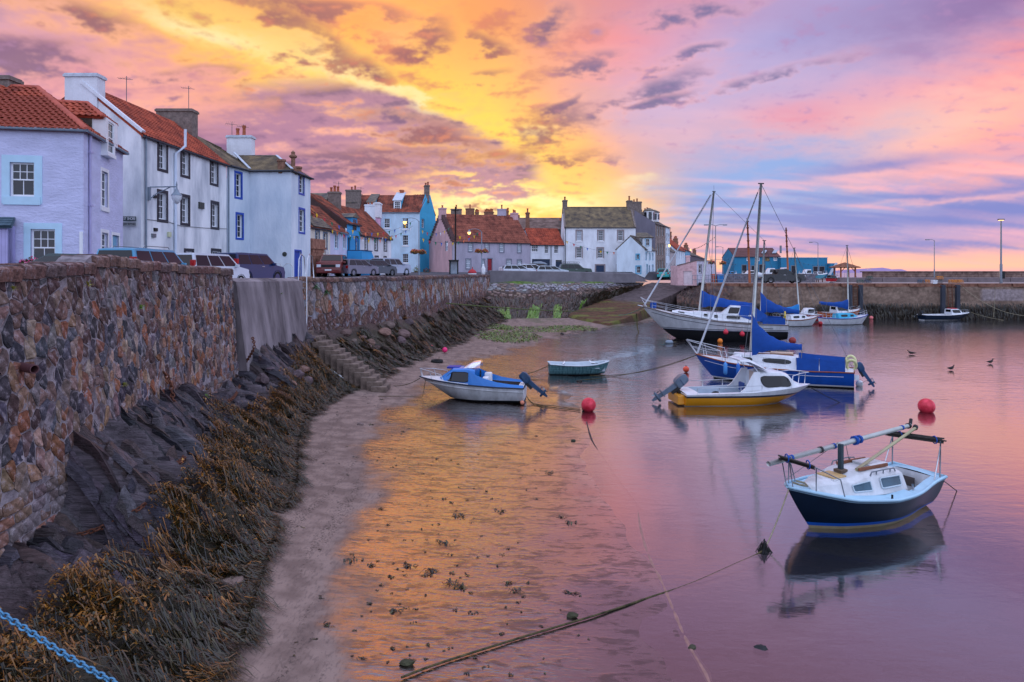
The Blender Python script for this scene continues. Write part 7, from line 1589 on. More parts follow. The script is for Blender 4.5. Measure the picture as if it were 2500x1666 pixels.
  mb=MB();mb.loft([[(-.22,-.07,.08),(.0,-.07,.08),(.0,.07,.08),(-.22,.07,.08)],[(-.22,-.05,-.5),(-.06,-.05,-.5),(-.06,.05,-.5),(-.22,.05,-.5)],[(-.24,-.03,-.78),(-.08,-.03,-.78),(-.08,.03,-.78),(-.24,.03,-.78)],[(-.2,-.012,-1.0),(-.12,-.012,-1.0),(-.12,.012,-1.0),(-.2,.012,-1.0)]]);mb.build('leg',m_,e,35,True)
  mb=MB();mb.box(-.34,-.02,-.10,.10,-.56,-.535);mb.build('cavitation_plate',m_,e)
  mb=MB();mb.lathe([(0,-.36),(.05,-.32),(.06,-.2),(.05,.02),(0,.06)],10,(0,0,-.76),'X');mb.build('gearcase',m_,e,True)
  for k in range(3):
   a=2*pi*k/3;mb=MB();mb.add([(-.3,cos(a)*.04,-.76+sin(a)*.04),(-.36,cos(a+.35)*.15,-.76+sin(a+.35)*.15),(-.33,cos(a)*.17,-.76+sin(a)*.17),(-.27,cos(a-.4)*.14,-.76+sin(a-.4)*.14)],[(0,1,2,3)]);mb.build('propeller_blade',M['grey'],e)
  mb=MB();mb.box(-.04,.08,-.10,.10,-.25,.1);mb.build('clamp',M['black'],e);return e
 def mast(s,base,top,r=.075,name='mast'):b,t=s.local(base),s.local(top);s.tube([b,b.lerp(t,.5),t],[r,r*.95,r*.7],M['alu'],name,8);s.tube([t-Vector((.14,0,0)),t+Vector((.14,0,.02))],.03,M['black'],'masthead');return b,t
 def stay(s,p,q,r=.010,m_=None,name='stay'):s.tube([p,q],r,m_ or M['wire'],name,4)
 def sailcover(s,p,q,r0,r1,m_,n=12,sagz=.05,hang=None):
  mb=MB();secs=[]
  d=(q-p).normalized();w=d.cross(Vector((0,0,1))).normalized()
  for i in range(n+1):
   t=i/n;c=p.lerp(q,t)-Vector((0,0,sagz*4*t*(1-t)));r=lerp(r0,r1,t**.6)*(1+.10*sin(i*2.3));rz=r*(1.25+.5*(1-t)**3*(hang or 0));secs.append([c+w*cos(a)*r*.62+Vector((0,0,1))*(sin(a)*rz+(hang or 0)*.5*r0*(1-t)**3*(1 if sin(a)>0 else 0))for a in[2*pi*k/10 for k in range(10)]])
  mb.loft(secs);return mb.build('sail_cover',m_,s.root,50,True)
def fender(loc,label,r=.14,m_=None,long=False):
 t=thing('fender',label,'fender',loc);mb=MB()
 if long:mb.lathe([(0,-.32),(r*.5,-.3),(r,-.22),(r,.2),(r*.5,.28),(.02,.3),(.02,.34)],10)
 else:mb.lathe([(0,-r),(r*.5,-r*.87),(r*.87,-r*.5),(r,0),(r*.87,r*.5),(r*.5,r*.87),(r*.25,r*1.05),(r*.2,r*1.3),(0,r*1.3)],12)
 mb.build('ball',m_ or M['buoyr'],t,True);mb=MB();mb.tube([(0,0,r*1.2),(0,.05,r*1.2+.4)],.012,4);mb.build('lanyard',M['rope'],t);return t
def buoy(loc,label,r,m_=None,tilt=.5,rz=0.0,group=None,skirt=True):
 t=thing('mooring_buoy',label,'buoy',loc,rz,group,(tilt,0));mb=MB();pr=[(r*sin(a),-r*cos(a))for a in[pi*k/12 for k in range(13)]];mb.lathe(pr,18);mb.build('ball',m_ or M['buoyr'],t,True)
 mb=MB();mb.lathe([(r*1.005*sin(a),-r*1.005*cos(a))for a in[pi*k/16*.36 for k in range(9)]],16)if skirt else mb.lathe([(.02,-r),(.03,-r-.01)],8);mb.build('dark_crown',M['black'],t,True)
 mb=MB();mb.lathe([(r*.28,-r*.93),(r*.24,-r*1.12),(r*.12,-r*1.22),(0,-r*1.22)],10);mb.build('eye',M['black'],t,True);return t
WHT=mat('gelcoat_white',(206,210,216),.3,.05,2.2,coat=.2,col2=(232,236,242),stretch=(1,1,.4),detail=10);WHTO=mat('old_gelcoat',(190,192,194),.45,.10,2.4,bump=.1,col2=(226,229,233),stretch=(1,1,.4),detail=10);NAVY=mat('navy_gelcoat',(10,30,52),.3,.2,1.5,spec=.3);BLUEH=mat('bright_blue_hull',(16,84,182),.3,.15,1.8,coat=.2,stretch=(1,1,.4),detail=10);SKYH=mat('sky_blue_gelcoat',(26,118,200),.3,.07,1.2,coat=.3);YEL=mat('yellow_gelcoat',(222,148,16),.28,.08,1.0,coat=.35);ANTI=mat('dark_antifoul',(16,18,24),.6,.25,3);CREAMB=mat('cream_antifoul',(196,184,150),.6,.18,3,col2=(168,150,110));CANV=mat('blue_canvas',(16,74,158),.75,.12,2.5,bump=.35,bscale=14);STRB=mat('blue_stripe',(30,92,190),.35,.08,2)
bpy.context.view_layer.update()
# ---- 1 navy yacht with lowered mast
def navy_yacht():
 b=Boat('navy_yacht','small navy and white yacht with its mast lowered on deck, nearest boat','sailboat',(9.7,16.28),(5.83,14.41),4.8,2.0,[.80,.72,.68,.76,.98],[-.02,-.22,-.30,-.30,-.12],sf=.64,rake=.85,wide=.42,pb=.75,ps=.38);b.root.scale=(.9,1,1);bpy.context.view_layer.update();R=b.root
 b.hull([None,.075,.155,None],[CREAMB,STRB,NAVY],['bottom','boot_stripe','topside']);b.deck(mat('pale_blue_deck',(168,206,226),.5,.1,1.5),(.05,.34,.30),.02,.02,WHTO,.20);b.strake(mat('pale_blue_deck',(168,206,226)),.035,.0);b.line(lambda u:b.S(u)-.055,mat('grey_strake',(120,150,172),.4,.1,3),.014)
 b.cabin([(1.5,.64,.54,.70,1.06),(1.75,.65,.56,.70,1.10),(2.35,.66,.56,.70,1.12),(2.85,.60,.50,.71,1.09),(3.05,.57,.46,.72,1.02),(3.65,.44,.36,.78,1.00),(3.9,.36,.26,.82,.97),(4.2,.2,.12,.86,.93)],WHTO,r=.12)
 fm=mat('chalky_window_frame',(190,204,212),.5,.1,4);gl=mat('milky_window',(60,92,110),.15,.3,2.5)
 b.port(1.72,2.42,.30,.80,gl,fm,rnd=.15);b.port(2.72,3.22,.26,.74,gl,fm,rnd=.15);b.port(3.28,3.62,.3,.7,gl,fm,rnd=.2,sides=(-1,))
 def bx(nm,m_,x0,x1,y0,y1,z0,z1,bv=.015):mb=MB();mb.bbox(x0,x1,y0,y1,z0,z1,bv);return mb.build(nm,m_,R)
 bx('sliding_hatch',WHTO,1.62,2.25,-.24,.24,1.145,1.20);bx('hatch_runner',M['teak'],1.7,2.75,-.30,-.26,1.14,1.21);bx('hatch_runner',M['teak'],1.7,2.75,.26,.30,1.14,1.21)
 h=bx('fore_hatch',mat('hatch_tan',(196,164,112),.5,.15,3),3.1,3.55,-.22,.22,1.035,1.075);bx('hatch_frame',WHTO,3.06,3.59,-.26,.26,1.005,1.04)
 for sd_ in(1,-1):
  b.tube([(1.75,sd_*.50,1.09),(1.8,sd_*.50,1.16),(2.1,sd_*.51,1.175),(2.6,sd_*.49,1.16),(2.65,sd_*.49,1.08)],.016,M['grey'],'hand_rail')
  for x in(1.95,2.2,2.45):b.tube([(x,sd_*.505,1.09),(x,sd_*.505,1.17)],.014,M['grey'],'hand_rail_foot')
  b.tube([b.P(0.03,b.S(.03),sd_,-.06),b.P(0.03,b.S(.03),sd_,-.06)+Vector((-.02,0,.82))],.016,M['grey'],'gallows_post');b.tube([b.P(.09,b.S(.09),sd_,-.06),b.P(0.03,b.S(.03),sd_,-.06)+Vector((-.02,0,.72))],.014,M['steel'],'gallows_brace')
  # pulpit
  f0,f1,f2=b.P(.78,b.S(.78),sd_,-.05),b.P(.90,b.S(.90),sd_,-.04),b.P(.985,b.S(.985),sd_,0);tp=[f0,f0+Vector((.15,0,.40)),f1+Vector((0,0,.52)),Vector((4.88,sd_*.10,b.S(1)+.55))]
  b.tube(tp,.014,M['grey'],'pulpit_rail');b.tube([f1,f1+Vector((0,0,.52))],.013,M['grey'],'pulpit_post');b.tube([f2,Vector((4.86,sd_*.1,b.S(1)+.55))],.013,M['grey'],'pulpit_post')
  b.tube([(1.5,sd_*.76,.72),(1.48,sd_*.74,.84)],.025,M['grey'],'cleat');b.tube([b.P(.52,b.S(.52),sd_,-.08),b.P(.52,b.S(.52),sd_,-.08)+Vector((0,0,.09))],.022,M['black'],'cleat')
 bx('mast_step',M['wood'],2.88,3.12,-.10,.10,1.08,1.15);bx('mast_crutch',mat('dark_crutch',(44,62,70),.6,.2,3),2.95,3.04,-.05,.05,1.14,1.70)
 # lowered spars (own things resting on the boat)
 def wpt(px,py,Y):return at(px,py,Y)
 sp=thing('lowered_mast','long grey mast lying fore and aft above the navy yacht','mast',tuple(wpt(1880,1130,14.25)));o=sp.location;p,q=wpt(1876,1133,14.2),wpt(2222,1039,16.75);mb=MB(o);mb.tube([p,p.lerp(q,.5),q],[.055,.058,.05],10);mb.build('spar',M['alu'],sp,True)
 for f,m_,r in((.33,M['black'],.075),(.14,CANV,.066),(.12,CANV,.066),(.57,CANV,.11),(.60,CANV,.10),(.42,CANV,.067),(.93,CANV,.062),(.985,M['black'],.07)):
  d=(q-p).normalized();c=p.lerp(q,f);mb=MB(o);mb.tube([c-d*.03,c+d*.03],r,8);mb.build('lashing',m_,sp)
 mb=MB(o);mb.tube([q,q+Vector((.08,.1,.13))],.04,6);mb.build('masthead',M['black'],sp)
 bo=thing('lowered_boom','thinner pale boom running from the gallows down to the cabin top','boom',tuple(wpt(2080,1118,15.4)));o2=bo.location;p2,q2=b.root.matrix_world@Vector((2.75,.22,1.16)),wpt(2234,1046,16.6);mb=MB(o2);mb.tube([p2,q2],.036,8);mb.build('spar',mat('boom_tan',(176,168,132),.4,.1,3,metal=.3),bo,True);mb=MB(o2);mb.tube([q2,q2+Vector((.05,.06,.03))],.06,8);mb.build('end_fitting',M['black'],bo)
 for(c0,c1,lab,n)in((wpt(1905,1118,14.3),wpt(1985,1142,14.15),'bundle of dark planks lashed on the bow pulpit of the navy yacht',5),(wpt(2172,1062,16.75),wpt(2302,1080,16.1),'bundle of dark planks lashed on the stern gallows of the navy yacht',6)):
  t=thing('plank_bundle',lab,'planks',tuple(c0));r=random.Random(n)
  for k in range(n):
   of=Vector((r.uniform(-.05,.05),r.uniform(-.08,.08),-.03+k*.022));a,e=c0+of-(c1-c0)*r.uniform(0,.06),c1+of+(c1-c0)*r.uniform(0,.06);mb=MB(t.location);mb.bar(a,e,.07,.022);mb.build('plank',mat('dark_plank',(58,54,50),.85,.3,5,stretch=(1,4,4)),t)
  for f in(.2,.85):
   c=c0.lerp(c1,f);d=(c1-c0).normalized();mb=MB(t.location);mb.tube([c+Vector((d.y*.09*cos(a)*0,.10*cos(a),.09*sin(a)+.03))for a in[2*pi*k/8 for k in range(8)]],.013,5,closed=True);mb.build('lashing',CANV,t,True)
 for(pa,pb)in(((1905,1128,14.25),b.root.matrix_world@Vector((4.4,.35,1.0))),):pass
 # stays left loose
 M3=R.matrix_world
 for a,e in(((2.95,.1,1.7),(1.6,-.72,.78)),((2.95,-.1,1.7),(4.3,-.45,.95))):b.stay(Vector(a),Vector(e),.007)
 b.tube([(4.5,-.1,1.0),(4.55,.12,1.02),(4.4,.2,1.0),(4.3,.05,1.01),(4.42,-.08,1.03)],.022,M['rope'],'rope_coil');bx('stern_locker',mat('locker_dark',(70,62,60),.6,.4,4),.33,.36,-.42,.1,.44,.66)
 return b
navy_yacht()
# ---- 2 yellow cuddy boat
def yellow_boat():
 b=Boat('yellow_cuddy_boat','yellow hulled white cuddy boat with tilted outboard motor','motorboat',(7.05,28.75),(12.75,29.15),5.7,2.15,[.56,.56,.60,.68,.74],[-.10,-.14,-.14,-.06,.18],sf=.92,rake=.9,wide=.45,pb=.55,ps=.16);bpy.context.view_layer.update();R=b.root
 for u in(0,):pass
 b.sheer=[.50,.52,.57,.66,.74]
 b.hull([None,.02,.36,.44,None],[WHT,YEL,mat('navy_band',(20,40,66),.3,.1,2),WHT],['bottom','yellow_side','navy_band','gunwale'],sub=4)
 b.deck(WHT,(.10,.64,.12),.02,.0,mat('cockpit_grey',(176,190,204),.5,.1,2),.22)
 b.cabin([(3.15,.74,.62,.60,1.30),(3.45,.76,.64,.60,1.34),(4.1,.72,.60,.62,1.33),(4.5,.62,.48,.64,1.22),(4.85,.48,.34,.67,.90),(5.1,.36,.22,.70,.78)],WHT,r=.1);b.port(3.35,4.62,.18,.80,M['smoked'],M['black'],rnd=.32,skew=-.3)
 mb=MB();V=[(2.5,-.66,.62),(2.5,.66,.62),(3.12,.62,1.35),(3.12,-.62,1.35)]
 for sd_ in(1,-1):mb=MB();mb.prism([(2.35,sd_*.76,.56),(3.2,sd_*.75,.60),(3.2,sd_*.66,1.36),(2.95,sd_*.66,1.36),(2.55,sd_*.74,.72)],(0,-sd_*.05,0));mb.build('screen_wing',WHT,R,fix=True)
 mb=MB();mb.box(3.10,3.16,-.66,.2,.2,1.30);mb.build('bulkhead',mat('bulkhead_cream',(206,186,172),.6,.1,2),R);mb=MB();mb.lathe([(.15,-.02),(.17,0),(.15,.02),(.13,0),(.15,-.02)],16,(3.02,-.34,.86),'X');mb.build('steering_wheel',M['black'],R,True)
 mb=MB();mb.bbox(2.55,2.95,-.55,-.1,.30,.62,.05);mb.build('seat',mat('blue_seat',(40,66,128),.6,.15,3),R);mb=MB();mb.bbox(2.5,2.6,-.55,-.1,.55,.9,.04);mb.build('seat_back',mat('blue_seat',(40,66,128)),R)
 # lifted hard top
 mb=MB();mb.loft([[(3.55,-.66,1.38),(3.55,.66,1.38),(3.55,.6,1.43),(3.55,-.6,1.43)],[(3.1,-.7,1.62),(3.1,.7,1.62),(3.1,.62,1.70),(3.1,-.62,1.70)],[(2.75,-.72,1.78),(2.75,.72,1.78),(2.75,.62,1.88),(2.75,-.62,1.88)],[(2.35,-.66,1.80),(2.35,.66,1.80),(2.35,.6,1.86),(2.35,-.6,1.86)]]);mb.build('hard_top',WHT,R,40,True)
 for sd_ in(1,-1):b.tube([(3.15,sd_*.64,1.32),(2.8,sd_*.66,1.76)],.018,M['steel'],'top_strut');
 b.rail(.08,.55,.26,n=3,zmid=False,r=.018)
 for sd_ in(1,-1):
  P=[b.P(u,b.S(u),sd_,-.08)for u in(.80,.86,.93,.985)];b.tube([P[0],P[0]+Vector((.05,0,.5)),P[1]+Vector((.1,0,.56)),P[2]+Vector((.05,0,.54)),P[3]+Vector((0,0,.5))],.018,M['steel'],'pulpit_rail');b.tube([P[2],P[2]+Vector((.05,0,.54))],.016,M['steel'],'pulpit_post')
 b.tube([(3.6,-.3,1.37),(3.62,-.3,1.46),(4.1,-.3,1.46),(4.12,-.3,1.36)],.014,M['steel'],'roof_rail');b.tube([(3.6,.3,1.37),(3.62,.3,1.46),(4.1,.3,1.46),(4.12,.3,1.36)],.014,M['steel'],'roof_rail')
 b.outboard(-.12,0.0,.62,0,1.15,up=.95);mb=MB();mb.bbox(-.28,.02,-.7,.7,.05,.42,.04);mb.build('transom_bracket',YEL,R);mb=MB();mb.bbox(-.1,.0,-.2,.2,.1,.5,.02);mb.build('motor_pad',M['black'],R)
 mb=MB();mb.lathe([(.14,-.06),(.22,-.06),(.24,0),(.22,.06),(.14,.06),(.14,-.06)],14,(1.35,-.55,.34),'Y');mb.build('spare_tyre',M['tyre'],R,True);mb=MB();mb.ball((2.66,.1,1.95),.05,8,6);mb.build('mast_light',M['white'],R,True)
yellow_boat()
# ---- 3 blue yacht
def blue_yacht():
 b=Boat('blue_yacht','bright blue hulled yacht with blue sail cover and cockpit dodgers','sailboat',(16.35,32.65),(9.65,35.85),7.45,2.5,[.80,.78,.82,.95,1.22],[-.1,-.3,-.4,-.4,-.05],sf=.74,rake=1.0,wide=.42,pb=.75,ps=.34);bpy.context.view_layer.update();R=b.root
 b.hull([None,.06,.13,None],[ANTI,M['white'],BLUEH],['bottom','boot_stripe','topside']);b.deck(WHTO,(.06,.33,.35),.02,.02,WHTO,.25);b.strake(M['varn'],.03,.0);b.line(lambda u:b.S(u)-.22,M['white'],.012,u0=.06,u1=.94)
 b.cabin([(2.45,.80,.66,.78,1.34),(2.6,.81,.68,.78,1.38),(3.6,.82,.68,.80,1.42),(4.6,.76,.62,.84,1.40),(5.4,.60,.48,.90,1.30),(5.75,.50,.34,.96,1.10)],WHT,r=.12);b.port(2.75,4.05,.42,.72,M['smoked'],M['black'],rnd=.45);b.port(4.55,5.2,.42,.72,M['smoked'],M['black'],rnd=.45)
 def bx(nm,m_,x0,x1,y0,y1,z0,z1,bv=.015):mb=MB();mb.bbox(x0,x1,y0,y1,z0,z1,bv);return mb.build(nm,m_,R)
 bx('sliding_hatch',mat('hatch_cream',(214,190,164),.5,.1,3),2.7,3.75,-.3,.3,1.43,1.51,.03);bx('hatch_runner',M['teak'],2.65,4.4,.36,.40,1.39,1.47);bx('hatch_runner',M['teak'],2.65,4.4,-.40,-.36,1.39,1.47);bx('fore_hatch',WHT,5.0,5.5,-.25,.25,1.31,1.39,.02)
 for sd_ in(1,-1):
  P=[b.P(u,b.S(u),sd_,-.04)for u in(.05,.12,.2,.28,.335)];mb=MB();n=len(P);mb.add([*P,*[p+Vector((0,0,.52+.10*i/4))for i,p in enumerate(P)],*[p+Vector((0,-sd_*.02,0))for p in P],*[p+Vector((0,-sd_*.02,.52+.1*i/4))for i,p in enumerate(P)]],[(i,i+1,n+i+1,n+i)for i in range(n-1)]+[(2*n+i,3*n+i,3*n+i+1,2*n+i+1)for i in range(n-1)]);mb.build('cockpit_dodger',CANV,R)
  for p in P[::2]:b.tube([p,p+Vector((0,0,.62))],.014,M['steel'],'stanchion')
  t=bpy.data.objects.new('horseshoe_buoy',None);pts=[Vector((.12,sd_*.82,1.15))+Vector((.02*cos(a),.22*sin(a)*.3*sd_,0))+Vector((.20*cos(a)*.9,0,.24*sin(a)))for a in[-.9+(pi+1.8)*k/14 for k in range(15)]];bpy.data.objects.remove(t)
  b.tube(pts,.065,mat('faded_lifebuoy',(206,204,150),.6,.15,3),'horseshoe_buoy',8)
  b.rail(.40,.80,.5,n=3,side=(sd_,),r=.012);P0=b.P(.80,b.S(.8),sd_,-.05);P1=b.P(.93,b.S(.93),sd_,-.03)
  b.tube([P0,P0+Vector((.12,0,.52)),P1+Vector((.1,0,.6)),Vector((7.9,sd_*.14,1.95))],.018,M['steel'],'pulpit_rail');b.tube([P1,P1+Vector((.1,0,.6))],.016,M['steel'],'pulpit_post');b.tube([Vector((7.35,sd_*.06,1.2)),Vector((7.9,sd_*.14,1.95))],.016,M['steel'],'pulpit_post')
  b.tube([P0+Vector((.1,0,.3)),P1+Vector((.1,0,.32)),Vector((7.6,sd_*.1,1.6))],.012,M['steel'],'pulpit_wire')
 b0,t0=b.mast(at(1834,856,34.2),at(1858,449,34.2),.085)
 bow=Vector((7.35,0,1.25));jib=at(1850,470,34.25);jt=b.local(jib);b.tube([bow,bow.lerp(jt,.5),jt],[.05,.055,.03],mat('furled_sail_grey',(176,180,188),.7,.1,4),'furled_jib',7)
 for sd_ in(1,-1):b.stay(t0,b.P(.62,b.S(.62),sd_),.011);b.stay(b0.lerp(t0,.55),b.P(.66,b.S(.66),sd_),.010);b.tube([b0.lerp(t0,.55),b0.lerp(t0,.55)+Vector((0,sd_*.6,.05))],.02,M['alu'],'spreader')
 b.stay(t0,Vector((.05,0,.9)),.010);b.stay(t0,bow,.008)
 g=b.local(at(1836,838,34.15));e=b.local(at(1958,851,33.3));b.tube([g,e],.05,M['alu'],'boom');b.sailcover(g+Vector((0,0,.10)),e+Vector((0,0,.06)),.26,.12,CANV,14,.06,hang=4.2);b.tube([e,e+Vector((.05,0,-.95))],.012,M['rope'],'mainsheet')
 b.outboard(-.30,-.05,.72,0,.85,mat('blue_outboard',(34,70,110),.5,.15,3),up=.55);bx('outboard_bracket',M['steel'],-.22,0,-.25,.15,.35,.6)
 for(px,py,Y,lab,m_)in((1771,900,33.4,'pale blue long fender hanging on the near side of the blue yacht',mat('pale_blue_fender',(80,150,220),.5,.1,3)),(1802,903,33.0,'darker blue long fender next to the pale one',mat('mid_blue_fender',(40,106,190),.5,.1,3))):
  fender(tuple(at(px,py,Y)),lab,.10,m_,True)
 f=fender(tuple(on(2098,937,.12)),'white float tied to the outboard of the blue yacht',.17,M['white']);f.rotation_euler=(1.2,.4,0)
blue_yacht()
# ---- 4 white ketch aground
def ketch():
 b=Boat('white_ketch','large white two-masted ketch with black bottom lying aground','sailboat',(21.9,54.4),(11.0,57.5),11.3,3.4,[1.35,1.40,1.62,2.0,2.62],[.15,-.35,-.5,-.3,.55],sf=.66,rake=1.9,wide=.42,pb=.8,ps=.36);bpy.context.view_layer.update();R=b.root
 z1=lambda u:lerp(.62,1.0,u);b.hull([None,.78,None],[ANTI,WHT],['bottom','topside'],n=34,sub=7);dk=mat('dark_cove_line',(30,38,60),.4,.1,3);b.line(lambda u:.80,dk,.035,'boot_stripe');b.line(lambda u:.92,dk,.02,'boot_stripe');b.line(lambda u:b.S(u)-.32,dk,.02,'cove_line',.1,.95);b.strake(mat('strake_tan',(120,110,108),.5,.1,3),.05,.0)
 b.deck(WHTO,(.06,.22,.9),.03,.02,WHTO,.35)
 b.cabin([(2.7,1.05,.9,1.5,2.0),(3.0,1.08,.92,1.5,2.1),(5.2,1.05,.9,1.62,2.18),(6.8,.9,.75,1.85,2.30),(7.6,.7,.5,2.0,2.25),(8.5,.5,.3,2.15,2.35),(8.9,.35,.2,2.2,2.3)],WHT,r=.12)
 for x0,x1 in((3.6,4.6),(5.3,5.55),(6.1,6.35)):b.port(x0,x1,.35,.72,M['smoked'],M['black'],rnd=.2)
 b.port(7.9,8.4,.3,.7,M['smoked'],M['black'],rnd=.3)
 sv=b.cs;b.cabin([(2.6,.95,.8,2.0,2.55),(2.8,.98,.82,2.0,2.72),(4.3,.95,.78,2.05,2.78),(5.0,.8,.62,2.1,2.2)],WHT,'doghouse',.1);b.port(3.75,4.5,.25,.85,M['smoked'],M['black'],rnd=.2,skew=-.25)
 mb=MB();mb.loft([[(1.5,-.98,1.6),(1.5,-.9,2.05),(1.5,.9,2.05),(1.5,.98,1.6)],[(2.55,-1.0,1.6),(2.55,-.86,2.78),(2.55,.86,2.78),(2.55,1.0,1.6)],[(3.7,-1.0,2.05),(3.5,-.85,2.82),(3.5,.85,2.82),(3.7,1.0,2.05)]]);mb.build('spray_hood',CANV,R,40,True)
 for sd_ in(1,-1):
  P=[b.P(u,b.S(u),sd_,-.04)for u in(.02,.07,.12,.17)];mb=MB();mb.add([*P,*[p+Vector((0,0,.55))for p in P]],[(i,i+1,5+i,4+i)for i in range(3)]);mb.build('cockpit_dodger',CANV,R);b.rail(.24,.93,.62,n=7,side=(sd_,),r=.016)
  p1=b.P(.93,b.S(.93),sd_,-.03);b.tube([p1+Vector((0,0,.6)),p1+Vector((.5,0,.66)),Vector((11.5,sd_*.12,3.4))],.022,M['steel'],'pulpit_rail');b.tube([Vector((11.0,sd_*.08,2.6)),Vector((11.5,sd_*.12,3.4))],.02,M['steel'],'pulpit_post')
  b.tube([b.P(0.01,b.S(0),sd_,-.05),b.P(.01,b.S(0),sd_,-.05)+Vector((-.15,0,.85)),b.P(.05,b.S(.05),sd_,-.05)+Vector((0,0,.9))],.02,M['steel'],'pushpit_rail')
 b.tube([Vector((.2,.6+.33*cos(a)*.4,2.05+.33*sin(a)))for a in[2*pi*k/14 for k in range(15)]],.06,mat('yellow_lifebuoy',(222,190,60),.5,.1,3),'lifebuoy');mb=MB();mb.bbox(10.2,10.7,-.25,.25,2.5,2.95,.08);mb.build('sail_bag',CANV,R);b.tube([(11.2,0,2.6),(11.75,0,2.72)],.05,M['steel'],'bow_roller')
 b0,t0=b.mast(at(1707,764,56.5),at(1743,468,56.5),.11);bow=Vector((11.2,0,2.7));b.tube([bow,b.local(at(1735,476,56.5))],[.07,.045],mat('furled_sail_grey',(176,180,188)),'furled_jib',7)
 m0,m1=b.mast(at(1857,772,55.4),at(1866,588,55.4),.085,'mizzen_mast');g,e=b.local(at(1713,738,56.4)),b.local(at(1838,750,55.7));b.tube([g,e],.07,M['alu'],'boom');b.sailcover(g+Vector((0,0,.18)),e+Vector((0,0,.1)),.34,.2,CANV,14,.05,1.2)
 g2,e2=b.local(at(1857,750,55.4)),b.local(at(1950,765,54.9));b.tube([g2,e2],.05,M['alu'],'boom');b.sailcover(g2+Vector((0,0,.15)),e2+Vector((0,0,.1)),.32,.14,CANV,12,.06,2.2)
 for sd_ in(1,-1):
  for u,f in((.52,1),(.58,.6),(.47,.6)):b.stay(b0.lerp(t0,f),b.P(u,b.S(u),sd_),.013)
  b.stay(m1,b.P(.14,b.S(.14),sd_),.012);b.tube([b0.lerp(t0,.6),b0.lerp(t0,.6)+Vector((0,sd_*.9,.05))],.03,M['alu'],'spreader')
 b.stay(t0,m1,.012);b.stay(t0,bow,.010);b.stay(m1,Vector((0,0,1.5)),.010);b.tube([t0,t0+Vector((0,0,.5))],.01,M['wire'],'aerial');mb=MB();mb.lathe([(.02,-.25),(.3,-.2),(.3,.1),(.02,.2)],12,m0.lerp(m1,.55)+Vector((.3,0,0)));mb.build('radome',WHT,R,True)
 for px,py,lab in((1772,811,'pink round fender hanging on the ketch below the doghouse'),(1812,816,'pink round fender hanging nearer the stern of the ketch')):fender(tuple(at(px,py,53.8)),lab,.2)
ketch()
# ---- 5 blue-topped cruiser on the sand
def cruiser():
 b=Boat('blue_cabin_cruiser','small cabin cruiser with bright blue top and white hull resting on the sand','motorboat',(.55,28.8),(-3.95,29.3),4.55,1.85,[.68,.72,.80,.90,.99],[-.02,-.03,-.02,.12,.55],sf=.9,rake=.75,wide=.45,pb=.6,ps=.2,zoff=.06);bpy.context.view_layer.update();R=b.root
 b.hull([None,.12,None],[ANTI,WHTO],['bottom','topside']);b.deck(WHTO,(.05,.48,.25),.02,.0,mat('cockpit_dark',(60,54,56),.7,.2,2),.16);b.line(lambda u:b.S(u)-.18,WHTO,.02,'spray_rail');b.strake(mat('navy_band',(20,40,66)),.03,-.02)
 b.cabin([(2.05,.76,.60,.76,1.34),(2.4,.78,.62,.77,1.40),(3.0,.72,.56,.82,1.38),(3.4,.62,.40,.86,1.10),(3.6,.5,.3,.88,.96)],SKYH,r=.10);b.port(2.25,3.3,.16,.80,M['smoked'],M['black'],rnd=.5,skew=-.1)
 for sd_ in(1,-1):
  P=[b.P(u,b.S(u),sd_,-.02)for u in(0,.12,.24,.36,.46,.5)];h=[.10,.12,.18,.30,.46,.60];mb=MB();mb.add([*P,*[p+Vector((0,-sd_*.08,k))for p,k in zip(P,h)],*[p+Vector((0,-sd_*.12,0))for p in P]],[(i,i+1,7+i,6+i)for i in range(5)]+[(6+i,7+i,13+i,12+i)for i in range(5)]);mb.build('coaming',SKYH,R)
  q=[b.P(u,b.S(u),sd_,-.08)for u in(.74,.86,.97)];b.tube([q[0],q[0]+Vector((.1,0,.25)),q[1]+Vector((.1,0,.32)),q[2]+Vector((.1,0,.34))],.013,M['steel'],'pulpit_rail');b.tube([q[1],q[1]+Vector((.1,0,.32))],.012,M['steel'],'pulpit_post');b.tube([q[2],q[2]+Vector((.1,0,.34))],.012,M['steel'],'pulpit_post')
 clear=mat('clear_screen',(214,204,214),.1,.1,2,trans=.6);mb=MB();mb.loft([[(1.85,-.42,1.42),(1.85,-.38,1.62),(1.85,0,1.72),(1.85,.38,1.62),(1.85,.42,1.42)],[(2.35,-.42,1.42),(2.2,-.34,1.58),(2.15,0,1.68),(2.2,.34,1.58),(2.35,.42,1.42)],[(2.55,-.42,1.41),(2.55,-.2,1.42),(2.6,0,1.43),(2.55,.2,1.42),(2.55,.42,1.41)]],closed=False);mb.build('windscreen',clear,R,True)
 mb=MB();mb.bbox(2.75,3.3,-.28,.28,1.36,1.44,.03);mb.build('roof_hatch',mat('deep_blue_hatch',(30,50,150),.5,.1,3),R);mb=MB();mb.bbox(1.45,1.75,-.5,-.1,.5,1.15,.08);mb.build('helm_seat',M['white'],R);mb=MB();mb.bbox(1.5,1.75,.1,.5,.5,1.05,.08);mb.build('seat',M['white'],R);mb=MB();mb.lathe([(.15,-.02),(.17,0),(.15,.02),(.13,0),(.15,-.02)],14,(1.95,-.3,1.08),'X');mb.build('steering_wheel',M['black'],R,True)
 b.outboard(-.12,0,.72,0,.95,mat('blue_outboard2',(36,66,96),.45,.15,3),up=.85);mb=MB();mb.ball((.05,.75,.08),.09,10,8);mb.build('stern_float',mat('peach_float',(226,140,110),.6,.1,3),R,True)
cruiser()
